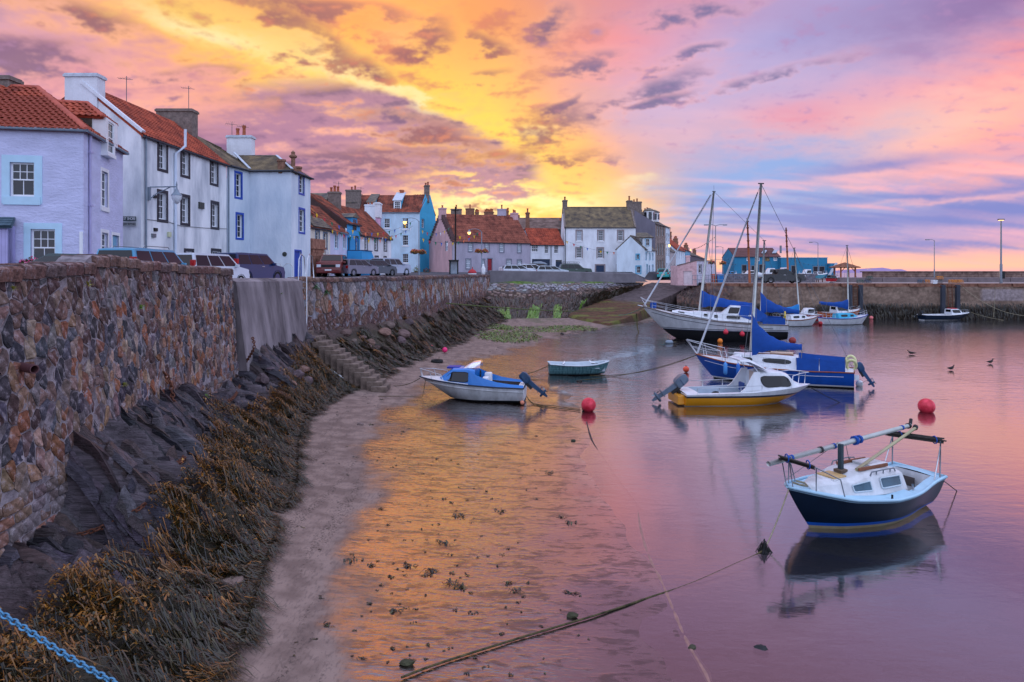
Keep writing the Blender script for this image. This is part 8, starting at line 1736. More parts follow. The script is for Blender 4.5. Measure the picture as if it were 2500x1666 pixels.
def dinghy():
 b=Boat('teal_dinghy','clinker dinghy with weathered teal hull and pale inside, gulls aboard','rowing boat',(2.0,36.7),(5.15,36.9),3.25,1.45,[.62,.56,.54,.58,.70],[-.02,-.08,-.1,-.06,.05],sf=.8,rake=.25,wide=.45,pb=.5,ps=.3,kb=2.6);bpy.context.view_layer.update();R=b.root
 tl=mat('worn_teal_paint',(66,112,122),.7,.3,3,bump=.3,col2=(104,148,152),stretch=(4,1,1));cut=[None]+[.10+.11*i for i in range(4)]+[None];b.hull([None,.07,None],[ANTI,tl],['bottom','planking'])
 for k in range(1,5):b.line(lambda u,k=k:lerp(max(.08,b.K(u)),b.S(u),k/5.2),tl,.012,'plank_land')
 b.deck(mat('dinghy_pale',(188,200,208),.7,.12,2),(.02,.93,.16),.01,0,mat('dinghy_pale',(188,200,208)),.07);b.strake(mat('dinghy_gunwale',(200,212,220),.6,.1,3),.035,.0)
 for x in(.6,1.5,2.4):mb=MB();mb.box(x,x+.24,-b.half(x/3.25)+.09,b.half(x/3.25)-.09,.36,.40);mb.build('thwart',mat('dinghy_pale',(188,200,208)),R)
 for(x,rz,lab,s)in((.9,1.2,'white gull standing on the after thwart of the dinghy',.9),(2.5,2.6,'grey-backed gull standing on the forward thwart of the dinghy',1)):gull(R.matrix_world@Vector((x-.15,-.15,.40)),rz,lab,s)
def gull(loc,rz,label,s=1.0,m_=None,swim=False):
 """one body mesh grown along a spine, with wings, bill and legs"""
 t=thing('duck' if swim else 'gull',label,'bird',tuple(loc),rz);z0=.02 if swim else.11;mb=MB();spine=[(-.22,.08,.012),(-.16,.085,.035),(-.06,.085,.066),(.05,.09,.075),(.12,.12,.058),(.155,.17,.036),(.17,.21,.034),(.20,.225,.030),(.235,.215,.008)]
 secs=[[Vector((x*s,cos(a)*r*s*.9,(z+z0+sin(a)*r)*s))for a in[2*pi*k/8 for k in range(8)]]for x,z,r in spine];mb.loft(secs);mb.build('body',m_ or M['white'],t,True,True)
 for sd_ in(1,-1):
  mb=MB();mb.loft([[Vector((.08,sd_*.062,.13+z0))*s,Vector((.06,sd_*.07,.07+z0))*s],[Vector((-.1,sd_*.066,.12+z0))*s,Vector((-.1,sd_*.07,.075+z0))*s],[Vector((-.28,sd_*.02,.10+z0))*s,Vector((-.27,sd_*.025,.085+z0))*s]],closed=False);mb.build('wing',m_ or M['grey'],t)
  if not swim:mb=MB();mb.tube([Vector((0,sd_*.03,0))*s,Vector((.01,sd_*.03,.14))*s],.007*s,5);mb.build('leg',M['pot'],t)
 mb=MB();mb.loft([[Vector((.225,y,.225+z0+z))*s for y,z in((-.01,0),(0,.01),(.01,0),(0,-.012))],[Vector((.285,0,.212+z0+z))*s for y,z in((0,0),(0,.002),(0,0),(0,-.002))]]);mb.build('bill',mat('bill_yellow',(220,160,40),.5,.1,3),t)
dinghy()
for(px,py,lab)in((2225,866,'dark duck swimming furthest out by the quay'),(2418,888,'dark duck swimming near the right edge of the water'),(2322,904,'dark duck swimming left of the other two')):gull(on(px,py,0),2.8 if px<2300 else.3,lab,1.1,mat('dark_plumage',(44,38,40),.8,.2,6),True)
# ---- moored yachts by the quay
def small_yacht(name,label,px0,px1,yw,bow_right,hullm,stripe,mast,boom,cover=None,cab=1.0,B=2.0,top=None,fr=.62):
 a,c=on(px0,yw,0),on(px1,yw,0);c.y=a.y+.6;L=(c-a).length;st,bw=(a,c)if bow_right else(c,a);b=Boat(name,label,'sailboat',(st.x,st.y),(bw.x,bw.y),L,B,[.75,.68,.7,.82,1.05],[-.1,-.3,-.4,-.3,0],sf=.7,rake=.7,pb=.75,ps=.34);bpy.context.view_layer.update();R=b.root
 b.hull([None,.05,None],[ANTI,hullm],['bottom','topside'],n=24);b.deck(WHTO,(.06,.3,.35),.02,.02,WHTO,.22,20);b.strake(stripe,.05,-.03);k=L/5.4
 b.cabin([(1.6*k,.66,.52,.68,.68+.46*cab),(2.6*k,.68,.55,.7,.7+.5*cab),(3.5*k,.55,.42,.74,.74+.42*cab),(4.1*k,.36,.22,.8,.86)],top or WHT,r=.1);b.port(1.9*k,2.6*k,.35,.75,M['smoked'],M['black']);b.port(3.0*k,3.4*k,.35,.75,M['smoked'],M['black'])
 b.rail(.62,.95,.5,n=3,r=.015);b.rail(.02,.2,.5,n=2,r=.015)
 m0,m1=b.mast(at(mast[0],mast[1],a.y+.3),at(mast[2],mast[3],a.y+.3),.075)
 if boom:g,e=b.local(at(boom[0],boom[1],a.y+.3)),b.local(at(boom[2],boom[3],a.y+.3));b.tube([g,e],.045,M['alu'],'boom');b.sailcover(g+Vector((0,0,.1)),e+Vector((0,0,.08)),.24,.12,cover or CANV,10,.05,1.5)
 for sd_ in(1,-1):b.stay(m1,b.P(.55,b.S(.55),sd_),.011)
 b.stay(m1,Vector((L-.05,0,1.05)),.016);b.stay(m1,Vector((.05,0,.8)),.011);return b
bpy.context.view_layer.update()
small_yacht('white_yacht','white yacht with brown rubbing strake moored right of the ketch stern',1893,2004,797,True,WHT,M['teak'],(1951,757,1939,606),(1950,760,1866,758),mat('cyan_cover',(30,130,200),.7,.1,3))
small_yacht('blue_stripe_yacht','white yacht with blue sheer stripe and turquoise cabin cover',2006,2126,793,True,WHT,mat('blue_stripe2',(24,66,150),.4,.1,3),(2071,765,2068,600),(2070,748,2000,741),CANV,1.0,2.1,mat('turquoise_cover',(60,170,206),.6,.1,2))
def work_boat(name,label,px0,px1,yw,bow_right,hullm,trim,cabm,u0,u1,ch,B=1.9,sheer=(.62,.6,.62,.7,.85),Yadd=0,out=True,cat='motorboat',redtop=None,zoff=0.0,yfix=None):
 a,c=(on(px0,yw,0),on(px1,yw,0))if yfix is None else(at(px0,yw,yfix),at(px1,yw,yfix));c.y=a.y+.3;a.y+=Yadd;c.y+=Yadd;L=(c-a).length;st,bw=(a,c)if bow_right else(c,a)
 b=Boat(name,label,cat,(st.x,st.y),(bw.x,bw.y),L,B,list(sheer),[-.08,-.1,-.1,-.02,.3],sf=.85,rake=.6,wide=.45,pb=.6,ps=.25,zoff=zoff);bpy.context.view_layer.update();R=b.root;b.hull([None,.08,None],[WHTO,hullm],['bottom','topside'],n=20,sub=3);b.deck(WHTO,(.06,max(.1,u0),.2)if u0>.12 else None,.02,0,WHTO,.14,18);b.strake(trim,.035,0)
 x0,x1=u0*L,u1*L;w=B*.36;zb=b.S((u0+u1)/2)-.02;b.cabin([(x0,w,w*.85,zb,zb+ch),(lerp(x0,x1,.55),w,w*.85,zb,zb+ch),(lerp(x0,x1,.85),w*.85,w*.62,zb+.02,zb+ch*.5),(x1,w*.6,w*.4,zb+.05,zb+.12)],cabm,r=.07);b.port(lerp(x0,x1,.1),lerp(x0,x1,.68),.35,.85,M['smoked'],M['black'],rnd=.2,skew=-.15*(x1-x0));mb=MB();mb.box(x0-.012,x0-.004,-w*.6,w*.6,zb+ch*.45,zb+ch*.88);mb.build('rear_window',M['smoked'],R)
 if redtop is not None:mb=MB();mb.bbox(x0+.1,lerp(x0,x1,.5),-w*.6,w*.6,zb+ch+.02,zb+ch+.1,.02);mb.build('roof_panel',redtop,R)
 if out:b.outboard(-.12,0,b.S(0)+.08,0,.9,M['black'],up=.9)
 b.rail(u1*.96,.97,.35,n=2,zmid=False,r=.014);return b
REDP=mat('red_paint',(176,34,44),.5,.1,3);ORH=mat('orange_hull',(196,96,30),.45,.15,2)
work_boat('navy_motorboat','navy open motorboat with white red-topped wheelhouse moored under the quay',2250,2370,782,True,NAVY,M['white'],WHT,.56,.84,.62,redtop=REDP)
work_boat('orange_boat','orange hulled boat with white cabin behind the blue-striped yacht',2022,2122,787,True,ORH,M['teak'],WHT,.3,.72,.75,2.3,(1.0,.95,.98,1.1,1.4),1.6,False)
work_boat('red_cabin_boat','red and white cabin boat tucked behind the white yacht',1955,2012,788,False,REDP,M['white'],WHT,.3,.75,.7,1.9,(.8,.8,.82,.9,1.0),1.2,False)
# ---- boats laid up ashore in front of the shed
for(nm,lab,p0,p1,y,Y,br,hm,cm,u0,u1,ch)in(('cruiser_ashore','white cruiser ashore right of the blue dinghy',1811,1853,667,100,False,WHT,WHT,.35,.8,.55),('cabin_boat_ashore','white boat ashore with tall windowed wheelhouse before the shed',1862,1894,668,101,False,WHT,WHT,.15,.8,.9),('wheelhouse_boat_ashore','white wheelhouse boat ashore partly hidden behind the pickup cab',1897,1926,664,102,False,WHT,WHT,.2,.8,1.0),('cuddy_boat_ashore','white cuddy boat ashore between the pickup and the grey doors',1950,1984,676,96,False,WHT,WHT,.2,.7,.7),('speedboat_ashore','white and turquoise speedboat ashore beside the cuddy boat',1978,2022,680,94,True,mat('turquoise_hull',(90,170,190),.4,.1,2),WHT,.3,.8,.35),('blue_dinghy_ashore','light blue dinghy ashore left of the teal shed',1768,1800,664,103,True,mat('light_blue_hull',(70,150,200),.5,.1,2),mat('light_blue_hull',(70,150,200)),.4,.8,.4)):
 b=work_boat(nm,lab,p0,p1,y,br,hm,M['white'],cm,u0,u1,ch,1.7,(.6,.6,.62,.68,.78),0,False,yfix=Y,zoff=QZ+.45)
 mb=MB()
 for x in(.25,.6):mb.bar((b.L*x,-.6,.02),(b.L*x,.6,.02),.1,.1);mb.bar((b.L*x,-.5,-.45),(b.L*x,-.5,0),.08);mb.bar((b.L*x,.5,-.45),(b.L*x,.5,0),.08)
 mb.build('cradle',M['rust'],b.root)
b=work_boat('covered_red_boat','small red boat under a grey tarpaulin at the quay edge',2022,2048,688,True,REDP,M['black'],mat('grey_tarp',(84,92,96),.7,.15,2),.08,.85,.4,1.3,(.5,.5,.5,.52,.6),0,False,yfix=87,zoff=QZ+.12)
# ---- buoys and mooring gear
buoy(tuple(on(1437,1004,.0)+Vector((0,0,.24))),'big pink-red buoy with dark crown at the edge of the wet sand',.29,None,.9,.9);buoy(tuple(on(2262,1006,0)+Vector((0,0,.22))),'big pink-red buoy afloat behind the navy yacht',.31,None,.2,.4,skirt=False);buoy(tuple(on(1935,838,0)+Vector((0,0,.2))),'brick red buoy afloat beyond the blue yacht boom',.27,M['buoyd'],.2,0,skirt=False)
for(px,py,lab,r,m_,g)in((1052,850,'small coral pink buoy highest on the weedy edge',.17,M['buoyr'],None),(1086,856,'small pink buoy on the sand beside the coral one',.17,mat('hot_pink_buoy',(236,50,120),.5,.1,3),None),(1543,753,'tiny pink buoy on the slipway edge',.2,M['buoyr'],None),(1758,838,'small orange float beside the ketch keel',.2,mat('orange_float',(236,130,40),.5,.1,3),None),(2003,779+15,'small red buoy at the bow of the white yacht',.22,REDP,None),(2127,780,'pale pink buoy hanging at the bow of the striped yacht',.22,mat('pale_pink_buoy',(240,130,130),.5,.1,3),None)):
 p=on(px,py,.0 if px>1600 else.5);z=sand_z(p.x,p.y)if p.x<water_x(p.y)else 0
 if px==1543:p=at(1543,753,82);z=p.z-.1
 if px<1100:
  p=on(px,py,.55);z=.45
 buoy((p.x,p.y,max(z,0)+r*.8),lab,r,m_,.3,0,skirt=False)
buoy(tuple(at(1675,902,37.5)),'coral buoy hung on the bow line of the blue yacht',.17,mat('coral_buoy',(240,92,66),.5,.1,3),3.1,0,skirt=False)
f=fender(tuple(on(1634,836,.12)),'pale long fender lying on the mud by the ketch bow',.16,M['gutter'],True);f.rotation_euler=(0,1.57,.2)
# ================================================================== cars and street things
def car(name,label,cat,px,py,Y,rz,L,W,H,col,kind='hatch',roofbar=False,plate=None,z=None,group='cars parked along the street',rack=False):
 p=at(px,py,Y);z=z if z is not None else road_z(Y);t=thing(name,label,cat,(p.x,Y,z),rz,group);pm=mat('car_paint_%d_%d_%d'%col,col,.3,.06,.8,coat=.35,spec=.4)
 P=dict(hatch=[(-.5,.42),(-.49,.62),(-.42,.97),(-.30,1.0),(.06,.98),(.27,.66),(.46,.58),(.5,.40)],saloon=[(-.5,.45),(-.49,.66),(-.36,.70),(-.22,.98),(.05,1.0),(.24,.70),(.46,.60),(.5,.42)],van=[(-.5,.4),(-.495,.6),(-.47,.97),(-.38,1.0),(.14,.98),(.30,.62),(.47,.55),(.5,.38)],suv=[(-.5,.42),(-.49,.66),(-.44,.97),(-.32,1.0),(.08,.99),(.22,.68),(.47,.62),(.5,.42)],pickup=[(-.5,.40),(-.5,.60),(-.17,.61),(-.12,.97),(.06,1.0),(.24,.66),(.47,.60),(.5,.42)])[kind]
 belt=.62 if kind!='saloon' else.68;low=.16
 def half(zf):return W/2*(1.0 if zf<belt else lerp(1.0,.80,(zf-belt)/(1-belt)))
 pts=[(x*L,zf)for x,zf in P];mb=MB();N=len(pts);prof=[(-.49*L,low)]+pts+[(.49*L,low)];secs=[]
 for f in(-1,-.93,-.5,.5,.93,1):
  k=1 if abs(f)<.95 else.985;secs.append([Vector((x*(1 if abs(f)<.95 else.99),f*half(zf)*(1 if abs(f)!=1 else 1),zf*H*(1 if abs(f)<.9 else(.995 if zf>.9 else 1))))for x,zf in prof])
 mb.loft(secs);mb.build('body',pm,t,28,True)
 gl=M['smoked']
 # glass: rear, front and side panels set a hair proud of the shell
 i0=next(i for i in range(N-1)if pts[i][1]<.9<=pts[i+1][1]);i1=next(i for i in range(N-1,0,-1)if pts[i][1]<.9<=pts[i-1][1])
 (xa,za),(xb,zb)=pts[i0],pts[i0+1];(xc,zc),(xd,zd)=pts[i1],pts[i1-1]
 def scr(x0,z0,x1,z1,s,nm):
  a,b=(.10,.90);q=[];n=Vector((z1-z0,0,-(x1-x0)/H)).normalized()*.012*s
  for f in(a,b):
   x,zz=lerp(x0,x1,f),lerp(z0,z1,f);q+=[Vector((x,-half(zz)*.88,zz*H)),Vector((x,half(zz)*.88,zz*H))]
  o=Vector((s*.014,0,.008));mb=MB();mb.quad(*[v+o for v in(q[0],q[1],q[3],q[2])]);mb.build(nm,gl,t)
 scr(xa,max(za,belt-.02),xb,zb,-1,'rear_window');scr(xc,max(zc,belt),xd,zd,1,'windscreen')
 top,bot=.93,belt+.02
 def xat(zf,back):
  (x0,z0),(x1,z1)=((xa,za),(xb,zb))if back else((xc,zc),(xd,zd));return lerp(x0,x1,max(0,min(1,(zf-z0)/(z1-z0))))
 n=3 if kind in('hatch','van','suv')else 2
 for sd_ in(1,-1):
  A0,A1=xat(bot,True)+.10,xat(top,True)+.10;B0,B1=xat(bot,False)-.12,xat(top,False)-.08
  for k in range(n):
   u0,u1=k/n+.012,(k+1)/n-.012;mb=MB();q=[Vector((lerp(A0,B0,u0),sd_*(half(bot)+.008),bot*H)),Vector((lerp(A0,B0,u1),sd_*(half(bot)+.008),bot*H)),Vector((lerp(A1,B1,u1),sd_*(half(top)+.008),top*H)),Vector((lerp(A1,B1,u0),sd_*(half(top)+.008),top*H))];mb.quad(*(q if sd_<0 else q[::-1]));mb.build('side_window',gl,t)
  for x in(-.32*L,.32*L):
   r=.32 if H<1.7 else.37;e=bpy.data.objects.new('wheel',None);C.objects.link(e);e.parent=t;e.location=(x,sd_*(W/2-.10),r);mb=MB();mb.lathe([(r*.62,-.10),(r*.95,-.11),(r,-.07),(r,.07),(r*.95,.11),(r*.62,.10)],16,(0,0,0),'Y');mb.build('tyre',M['tyre'],e,40)
   mb=MB();mb.lathe([(0,sd_*.075),(r*.15,sd_*.08),(r*.62,sd_*.065),(r*.64,sd_*.10)],12,(0,0,0),'Y');mb.build('rim',M['rim'],e,fix=True)
   mb=MB();mb.lathe([(r*1.16,-.03),(r*1.16,.012),(r*1.0,.012)],12,(x,sd_*(W/2),r),'Y',-pi*.02 if True else 0,pi*2);mb.build('wheel_arch',M['black'],t)
  mb=MB();mb.bbox(.20*L,.20*L+.12,min(sd_*W/2,sd_*(W/2+.2)),max(sd_*W/2,sd_*(W/2+.2)),H*.60,H*.69,.03);mb.build('wing_mirror',pm,t)
  mb=MB();mb.bbox(-.5*L-.012,-.47*L,min(sd_*W*.36,sd_*W*.485),max(sd_*W*.36,sd_*W*.485),H*.46,H*(.62 if kind!='van' else.8),.02);mb.build('tail_light',M['red_l'],t);mb=MB();mb.bbox(.46*L,.5*L+.01,min(sd_*W*.3,sd_*W*.47),max(sd_*W*.3,sd_*W*.47),H*.42,H*.54,.03);mb.build('headlight',M['clear_l'],t)
  mb=MB();mb.box(-.02*L,.03*L,min(sd_*W*.5,sd_*(W*.5+.03)),max(sd_*W*.5,sd_*(W*.5+.03)),H*.56,H*.58);mb.build('door_handle',M['steel'],t)
  if roofbar:mb=MB();mb.tube([(-.3*L,sd_*W*.36,H),(-.28*L,sd_*W*.36,H+.07),(.08*L,sd_*W*.36,H+.07),(.1*L,sd_*W*.36,H)],.018,5);mb.build('roof_rail',M['grey'],t)
 for s,nm in((-1,'rear_bumper'),(1,'front_bumper')):mb=MB();mb.bbox(min(s*.47*L,s*(.5*L+.05)),max(s*.47*L,s*(.5*L+.05)),-W*.47,W*.47,H*.17,H*.33,.05);mb.build(nm,pm if kind!='van' else M['black'],t)
 mb=MB();mb.box(-.5*L-.066,-.5*L-.05,-.26,.26,H*.36,H*.36+.11)if plate is None else mb.box(.5*L+.05,.5*L+.066,-.26,.26,H*.27,H*.27+.11);mb.build('number_plate',mat('yellow_plate',(220,170,30),.5,.05,3)if plate is None else M['white'],t)
 if kind=='suv' and plate:mb=MB();mb.box(.5*L,.5*L+.014,-W*.28,W*.28,H*.42,H*.53);mb.build('grille',M['black'],t)
 if rack:
  mb=MB()
  for x in(-.42,-.2,0,.1):mb.tube([(x*L,-W*.42,H+.08),(x*L,W*.42,H+.08)],.02,5);mb.tube([(x*L,-W*.42,H+.08),(x*L,-W*.42,H+.24)],.018,5);mb.tube([(x*L,W*.42,H+.08),(x*L,W*.42,H+.24)],.018,5)
  for y in(-.42,.42):mb.tube([(-.42*L,y*W,H+.24),(.1*L,y*W,H+.24)],.02,5);mb.tube([(-.42*L,y*W,H+.06),(.1*L,y*W,H+.06)],.02,5)
  mb.build('roof_rack',M['black'],t)
 return t
car('parked_car','dark green saloon car behind the wall before the lavender house','car',175,640,23.5,pi*.93,4.5,1.75,1.42,(30,56,60),'saloon',z=4.72)
car('parked_van','light blue van with roof bars parked by the lane corner','van',362,640,28.5,pi*.475,4.4,1.8,1.85,(70,150,190),'van',True,z=4.62)
car('parked_van','white van parked beside the white house','van',508,640,33,pi*.43,4.2,1.75,1.68,(206,212,224),'van',z=4.72)
car('parked_van','navy blue van with yellow number plate next to the white van','van',608,640,38.5,pi*.42,4.4,1.8,1.75,(22,44,92),'van',z=4.82)
car('parked_car','maroon off-road car facing the camera beside the stone porch','car',813,660,57.0,-pi*.47,4.6,1.95,1.86,(110,34,32),'suv',plate='f',z=5.12)
for(nm,lab,px,Y,rz,col,kd,H,L)in(('parked_car','grey hatchback first right of the maroon off-road car',868,58.5,pi*.36,(112,106,124),'hatch',1.48,4.2),('parked_car','dark grey estate car between the two paler cars',916,62,pi*.36,(58,66,78),'hatch',1.5,4.4),('parked_car','silver people carrier furthest right of the row below the blue house',953,66,pi*.36,(160,170,190),'suv',1.72,4.6)):car(nm,lab,'car',px,660,Y,rz,L,1.78,H,col,kd,z=5.14)
for(lab,px,Y,col,kd,H,rk,z)in(('white hatchback leftmost behind the grey concrete wall',1265,88,(210,218,230),'hatch',1.46,False,5.0),('white estate car second behind the grey concrete wall',1300,91,(216,222,232),'hatch',1.55,False,5.05),('dark car with a grey roof box before the garage doors',1320,94,(44,34,36),'hatch',1.6,False,5.1),('silver-white hatchback in front of the navy house door',1346,90,(190,202,212),'hatch',1.42,False,4.95),('dark green off-road car with roof rack before the big white house',1404,91,(36,62,52),'suv',1.72,True,4.9)):c=car('parked_car',lab,'car',px,660,Y,pi*.06 if kd=='hatch' else.1,4.3,1.75,H,col,kd,z=z,rack=rk)
rb_=thing('roof_box','grey streamlined roof box on the dark car before the garage','roof box',tuple(at(1317,646,94)),.1);mb=MB();mb.loft([[Vector((x,y*w,z*h))for y,z in((-.4,0),(-.36,.3),(0,.42),(.36,.3),(.4,0))]for x,w,h in((-1.0,.6,.3),(-.8,.95,.9),(.2,1,1),(.8,.8,.6),(1.1,.4,.15))]);mb.build('box',M['gutter'],rb_,40,True)
for(lab,px,py,Y,col,kd)in(('turquoise hatchback at the corner of the far street',1622,676,101,(50,170,170),'hatch'),('white hatchback right of the turquoise car',1650,672,108,(210,218,226),'hatch'),('black car with open boot beyond the white hatchback',1664,668,116,(40,40,50),'hatch')):car('parked_car',lab,'car',px,py,Y,pi*.40,4.1,1.72,1.48,col,kd,z=4.55)
car('pickup_truck','black double-cab pickup truck parked on the quay edge','pickup truck',1908,690,84.5,0,5.2,1.85,1.75,(26,30,34),'pickup',z=QZ+.05,group=None)
# ---- lamps along the street
def swan_lamp(px,yb,yt,Y,side,lab,lit=True,h0=None,baskets=()):
 b=at(px,yb,Y);zt=at(px,yt,Y).z;z0=road_z(Y);t=thing('street_lamp',lab,'street lamp',(b.x,Y,z0));h=zt-z0;mb=MB();mb.tube([(0,0,0),(0,0,1.2),(0,0,1.25),(0,0,h)],[.10,.09,.065,.05],8);mb.build('post',M['gutter'],t,50);R=.9;mb=MB();mb.tube([(side*(R-R*cos(a)),0,h-.2+R*.6*sin(a))for a in[pi*.75*k/8 for k in range(9)]],.03,6);mb.build('swan_neck',M['gutter'],t,True)
 e=Vector((side*(R-R*cos(pi*.75)),0,h-.2+R*.6*sin(pi*.75)));mb=MB();mb.lathe([(0,.08),(.08,.05),(.12,-.08),(.22,-.2),(.22,-.24)],12,e);mb.build('hood',M['gutter'],t,True);mb=MB();mb.lathe([(.20,-.24),(.19,-.36),(.12,-.5),(0,-.56)],12,e);g=mb.build('lantern',M['lampglow']if lit else M['clear_l'],t,True);return t
swan_lamp(1023,672,540,74,-1,'lit swan-neck street lamp in front of the pale blue house');swan_lamp(1176,672,566,84,-1,'lit swan-neck street lamp before the crow-step house')
for(px,py,Y,lab,r,s)in((1013,613,74,'flower basket left on the lamp post by the pale blue house',.42,5),(1030,614,74,'flower basket right on the lamp post by the pale blue house',.40,6),(1168,612,84,'flower basket left on the lamp post by the crow-step house',.36,7),(1184,612,84,'flower basket right on the lamp post by the crow-step house',.36,8)):basket(tuple(at(px,py,Y)),lab,r,s)
for(px,py,Y,lab)in((1634,601,121,'lit bracket lamp on the white gable of the far street'),(1686,611,158,'second lit lamp further along the far street')):
 p=at(px,py,Y);t=thing('street_lamp',lab,'street lamp',tuple(p));mb=MB();mb.tube([(-.9,.3,-.2),(-.5,.1,.35),(0,0,.3)],.035,6);mb.build('bracket',M['dgutter'],t,True);mb=MB();mb.lathe([(0,.3),(.16,.2),(.2,.05),(.12,-.15),(0,-.2)],10);mb.build('lantern',M['lampglow'],t,True)
pl=thing('telegraph_pole','dark wooden telegraph pole in front of the pink gable','pole',tuple(at(1112,672,82)));mb=MB();h=at(1112,505,82).z-pl.location.z;mb.tube([(0,0,-.3),(0,0,h)],[.11,.085],8);mb.build('pole',mat('tarred_pole',(52,44,40),.9,.2,4),pl,True);mb=MB();mb.box(-.4,.4,-.05,.05,h-.5,h-.4);mb.build('cross_arm',mat('tarred_pole',(52,44,40)),pl)
ks=thing('bus_shelter','dark framed glass kiosk beside the telegraph pole','kiosk',tuple(at(1107,676,80)))
for x in(-.5,.42):
 for y in(0,.8):mb=MB();mb.box(x,x+.09,y,y+.09,-.3,1.8);mb.build('post',M['black'],ks)
mb=MB();mb.bbox(-.56,.57,-.06,.95,1.8,1.98,.03);mb.build('roof',M['black'],ks);mb=MB();mb.box(-.41,.42,.82,.84,.1,1.8);mb.build('glass_panel',M['blind'],ks);mb=MB();mb.box(-.41,.42,.0,.06,.25,.35);mb.build('rail',M['black'],ks)
rk=thing('red_mine','red and white domed collecting mine on the wall by the lamp','sea mine',tuple(at(1153,670,80)));mb=MB();mb.lathe([(.0,.62),(.12,.6),(.3,.5),(.48,.3),(.52,.18),(.5,.12)],14);mb.build('dome',REDP,rk,True);mb=MB();mb.lathe([(.5,.12),(.5,-.15)],14);mb.build('base',M['white'],rk);mb=MB();mb.tube([(0,0,.6),(.03,0,.85)],.05,6);mb.build('spike',REDP,rk)
wp=thing('covered_statue','small white wrapped figure-like post beside the red mine','post',tuple(at(1180,672,80)));mb=MB();mb.loft([[Vector((cos(a)*r*1.1+dx,sin(a)*r,z))for a in[2*pi*k/10 for k in range(10)]]for z,r,dx in((-.2,.24,0),(.3,.2,.02),(.8,.22,0),(1.02,.12,0),(1.1,.10,0),(1.2,.12,0),(1.3,.05,0))]);mb.build('shape',M['white'],wp,True,True)
sg=thing('menu_board','small white framed notice board on the pavement','sign',tuple(at(1222,667,84)));mb=MB();mb.bbox(-.2,.2,-.02,.02,.1,.75,.02);mb.build('panel',M['white'],sg);mb=MB();mb.box(-.15,.15,-.03,-.021,.18,.68);mb.build('face',mat('notice_face',(196,180,186),.7,.2,9),sg)
for k,(px,py,lab)in enumerate(((1042,662,'dark shrub in a tub at the foot of the pink gable'),(1017,660,'small yellow-green tub plant by the pale blue wall'))):
 t=thing('tub_plant',lab,'plant',tuple(at(px,py+6,92)));mb=MB();mb.lathe([(.3,-.2),(.36,.2),(.3,.2)],10);mb.build('tub',M['wood'],t);flowers(t,.5,.5,.2,.8,[(60,40,50),(150,40,50)]if k==0 else[(200,170,40),(90,120,40)],90,20+k)
 # ---- bunting strung across the street: each flag a piece of its own
FL=[mat('flag_yellow',(236,190,20),.7,.05,3),mat('flag_red',(200,50,60),.7,.05,3),mat('flag_green',(20,110,80),.7,.05,3),mat('flag_orange',(240,130,90),.7,.05,3),mat('flag_blue',(60,100,180),.7,.05,3),mat('flag_white',(224,228,236),.7,.05,3)]
def bunting(p,q,drop,lab,step=1.05,size=.42,lights=False):
 P=sag(p,q,drop,24);t=thing('bunting',lab,'bunting',tuple(P[0]),group='bunting lines');o=t.location;mb=MB(o);mb.tube(P,.014,4);mb.build('cord',M['wire'],t);L=sum((b-a).length for a,b in zip(P,P[1:]));n=int(L/step)
 for i in range(n):
  f=(i+.5)/n*24;k=int(f);c=P[k].lerp(P[min(24,k+1)],f-k);d=(P[min(24,k+1)]-P[k]).normalized();mb=MB(c);w=random.uniform(-.5,.5);e=Vector((0,w*.1,0))
  if lights:mb.ball(c-Vector((0,0,.08)),.06,6,5);mb.build('bulb',M['black'],t,True,loc=c-o)
  else:mb.add([c-d*size*.4,c+d*size*.4,c-Vector((0,0,size))+e,c-d*size*.4+e*.1,c+d*size*.4+e*.1],[(0,1,2),(4,3,2)]);mb.build('flag',FL[(i*7+i//3)%6],t,loc=c-o)
B3=[((711,498,51),(770,527,60),.15,'short bunting line on the wing of the blue-trimmed house'),((764,516,60),(1008,540,76),1.6,'upper bunting line across the red roofs'),((815,562,62),(1008,552,76),1.2,'bunting line rising to the lamp before the pale blue house'),((806,560,60),(960,575,78),.5,'lowest bunting line along the cottage eaves'),((1026,580,74),(1176,564,84),1.0,'lower bunting line between the two swan-neck lamps'),((1026,560,74),(1110,545,82),.8,'bunting line from the lamp to the telegraph pole'),((1112,575,82),(1176,562,84),.4,'short bunting line from the pole to the second lamp'),((1376,586,100),(1600,606,105),1.2,'bunting line across the front of the big white house')]
for(a,b,d,lab)in B3:bunting(at(*a),at(*b),d,lab)
for(a,b,d,lab)in(((1746,578,92),(1640,600,118),1.2,'string of festoon bulbs left of the two-armed lamp post'),((1766,634,125),(1798,620,127),.3,'string of festoon bulbs rising to the shed corner'),((1766,636,125),(1800,645,127),.3,'string of festoon bulbs drooping to the shed wall'),((1925,628,126),(2022,645,126),.7,'string of festoon bulbs along the teal extension')):bunting(at(*a),at(*b),d,lab,.8,.1,True)
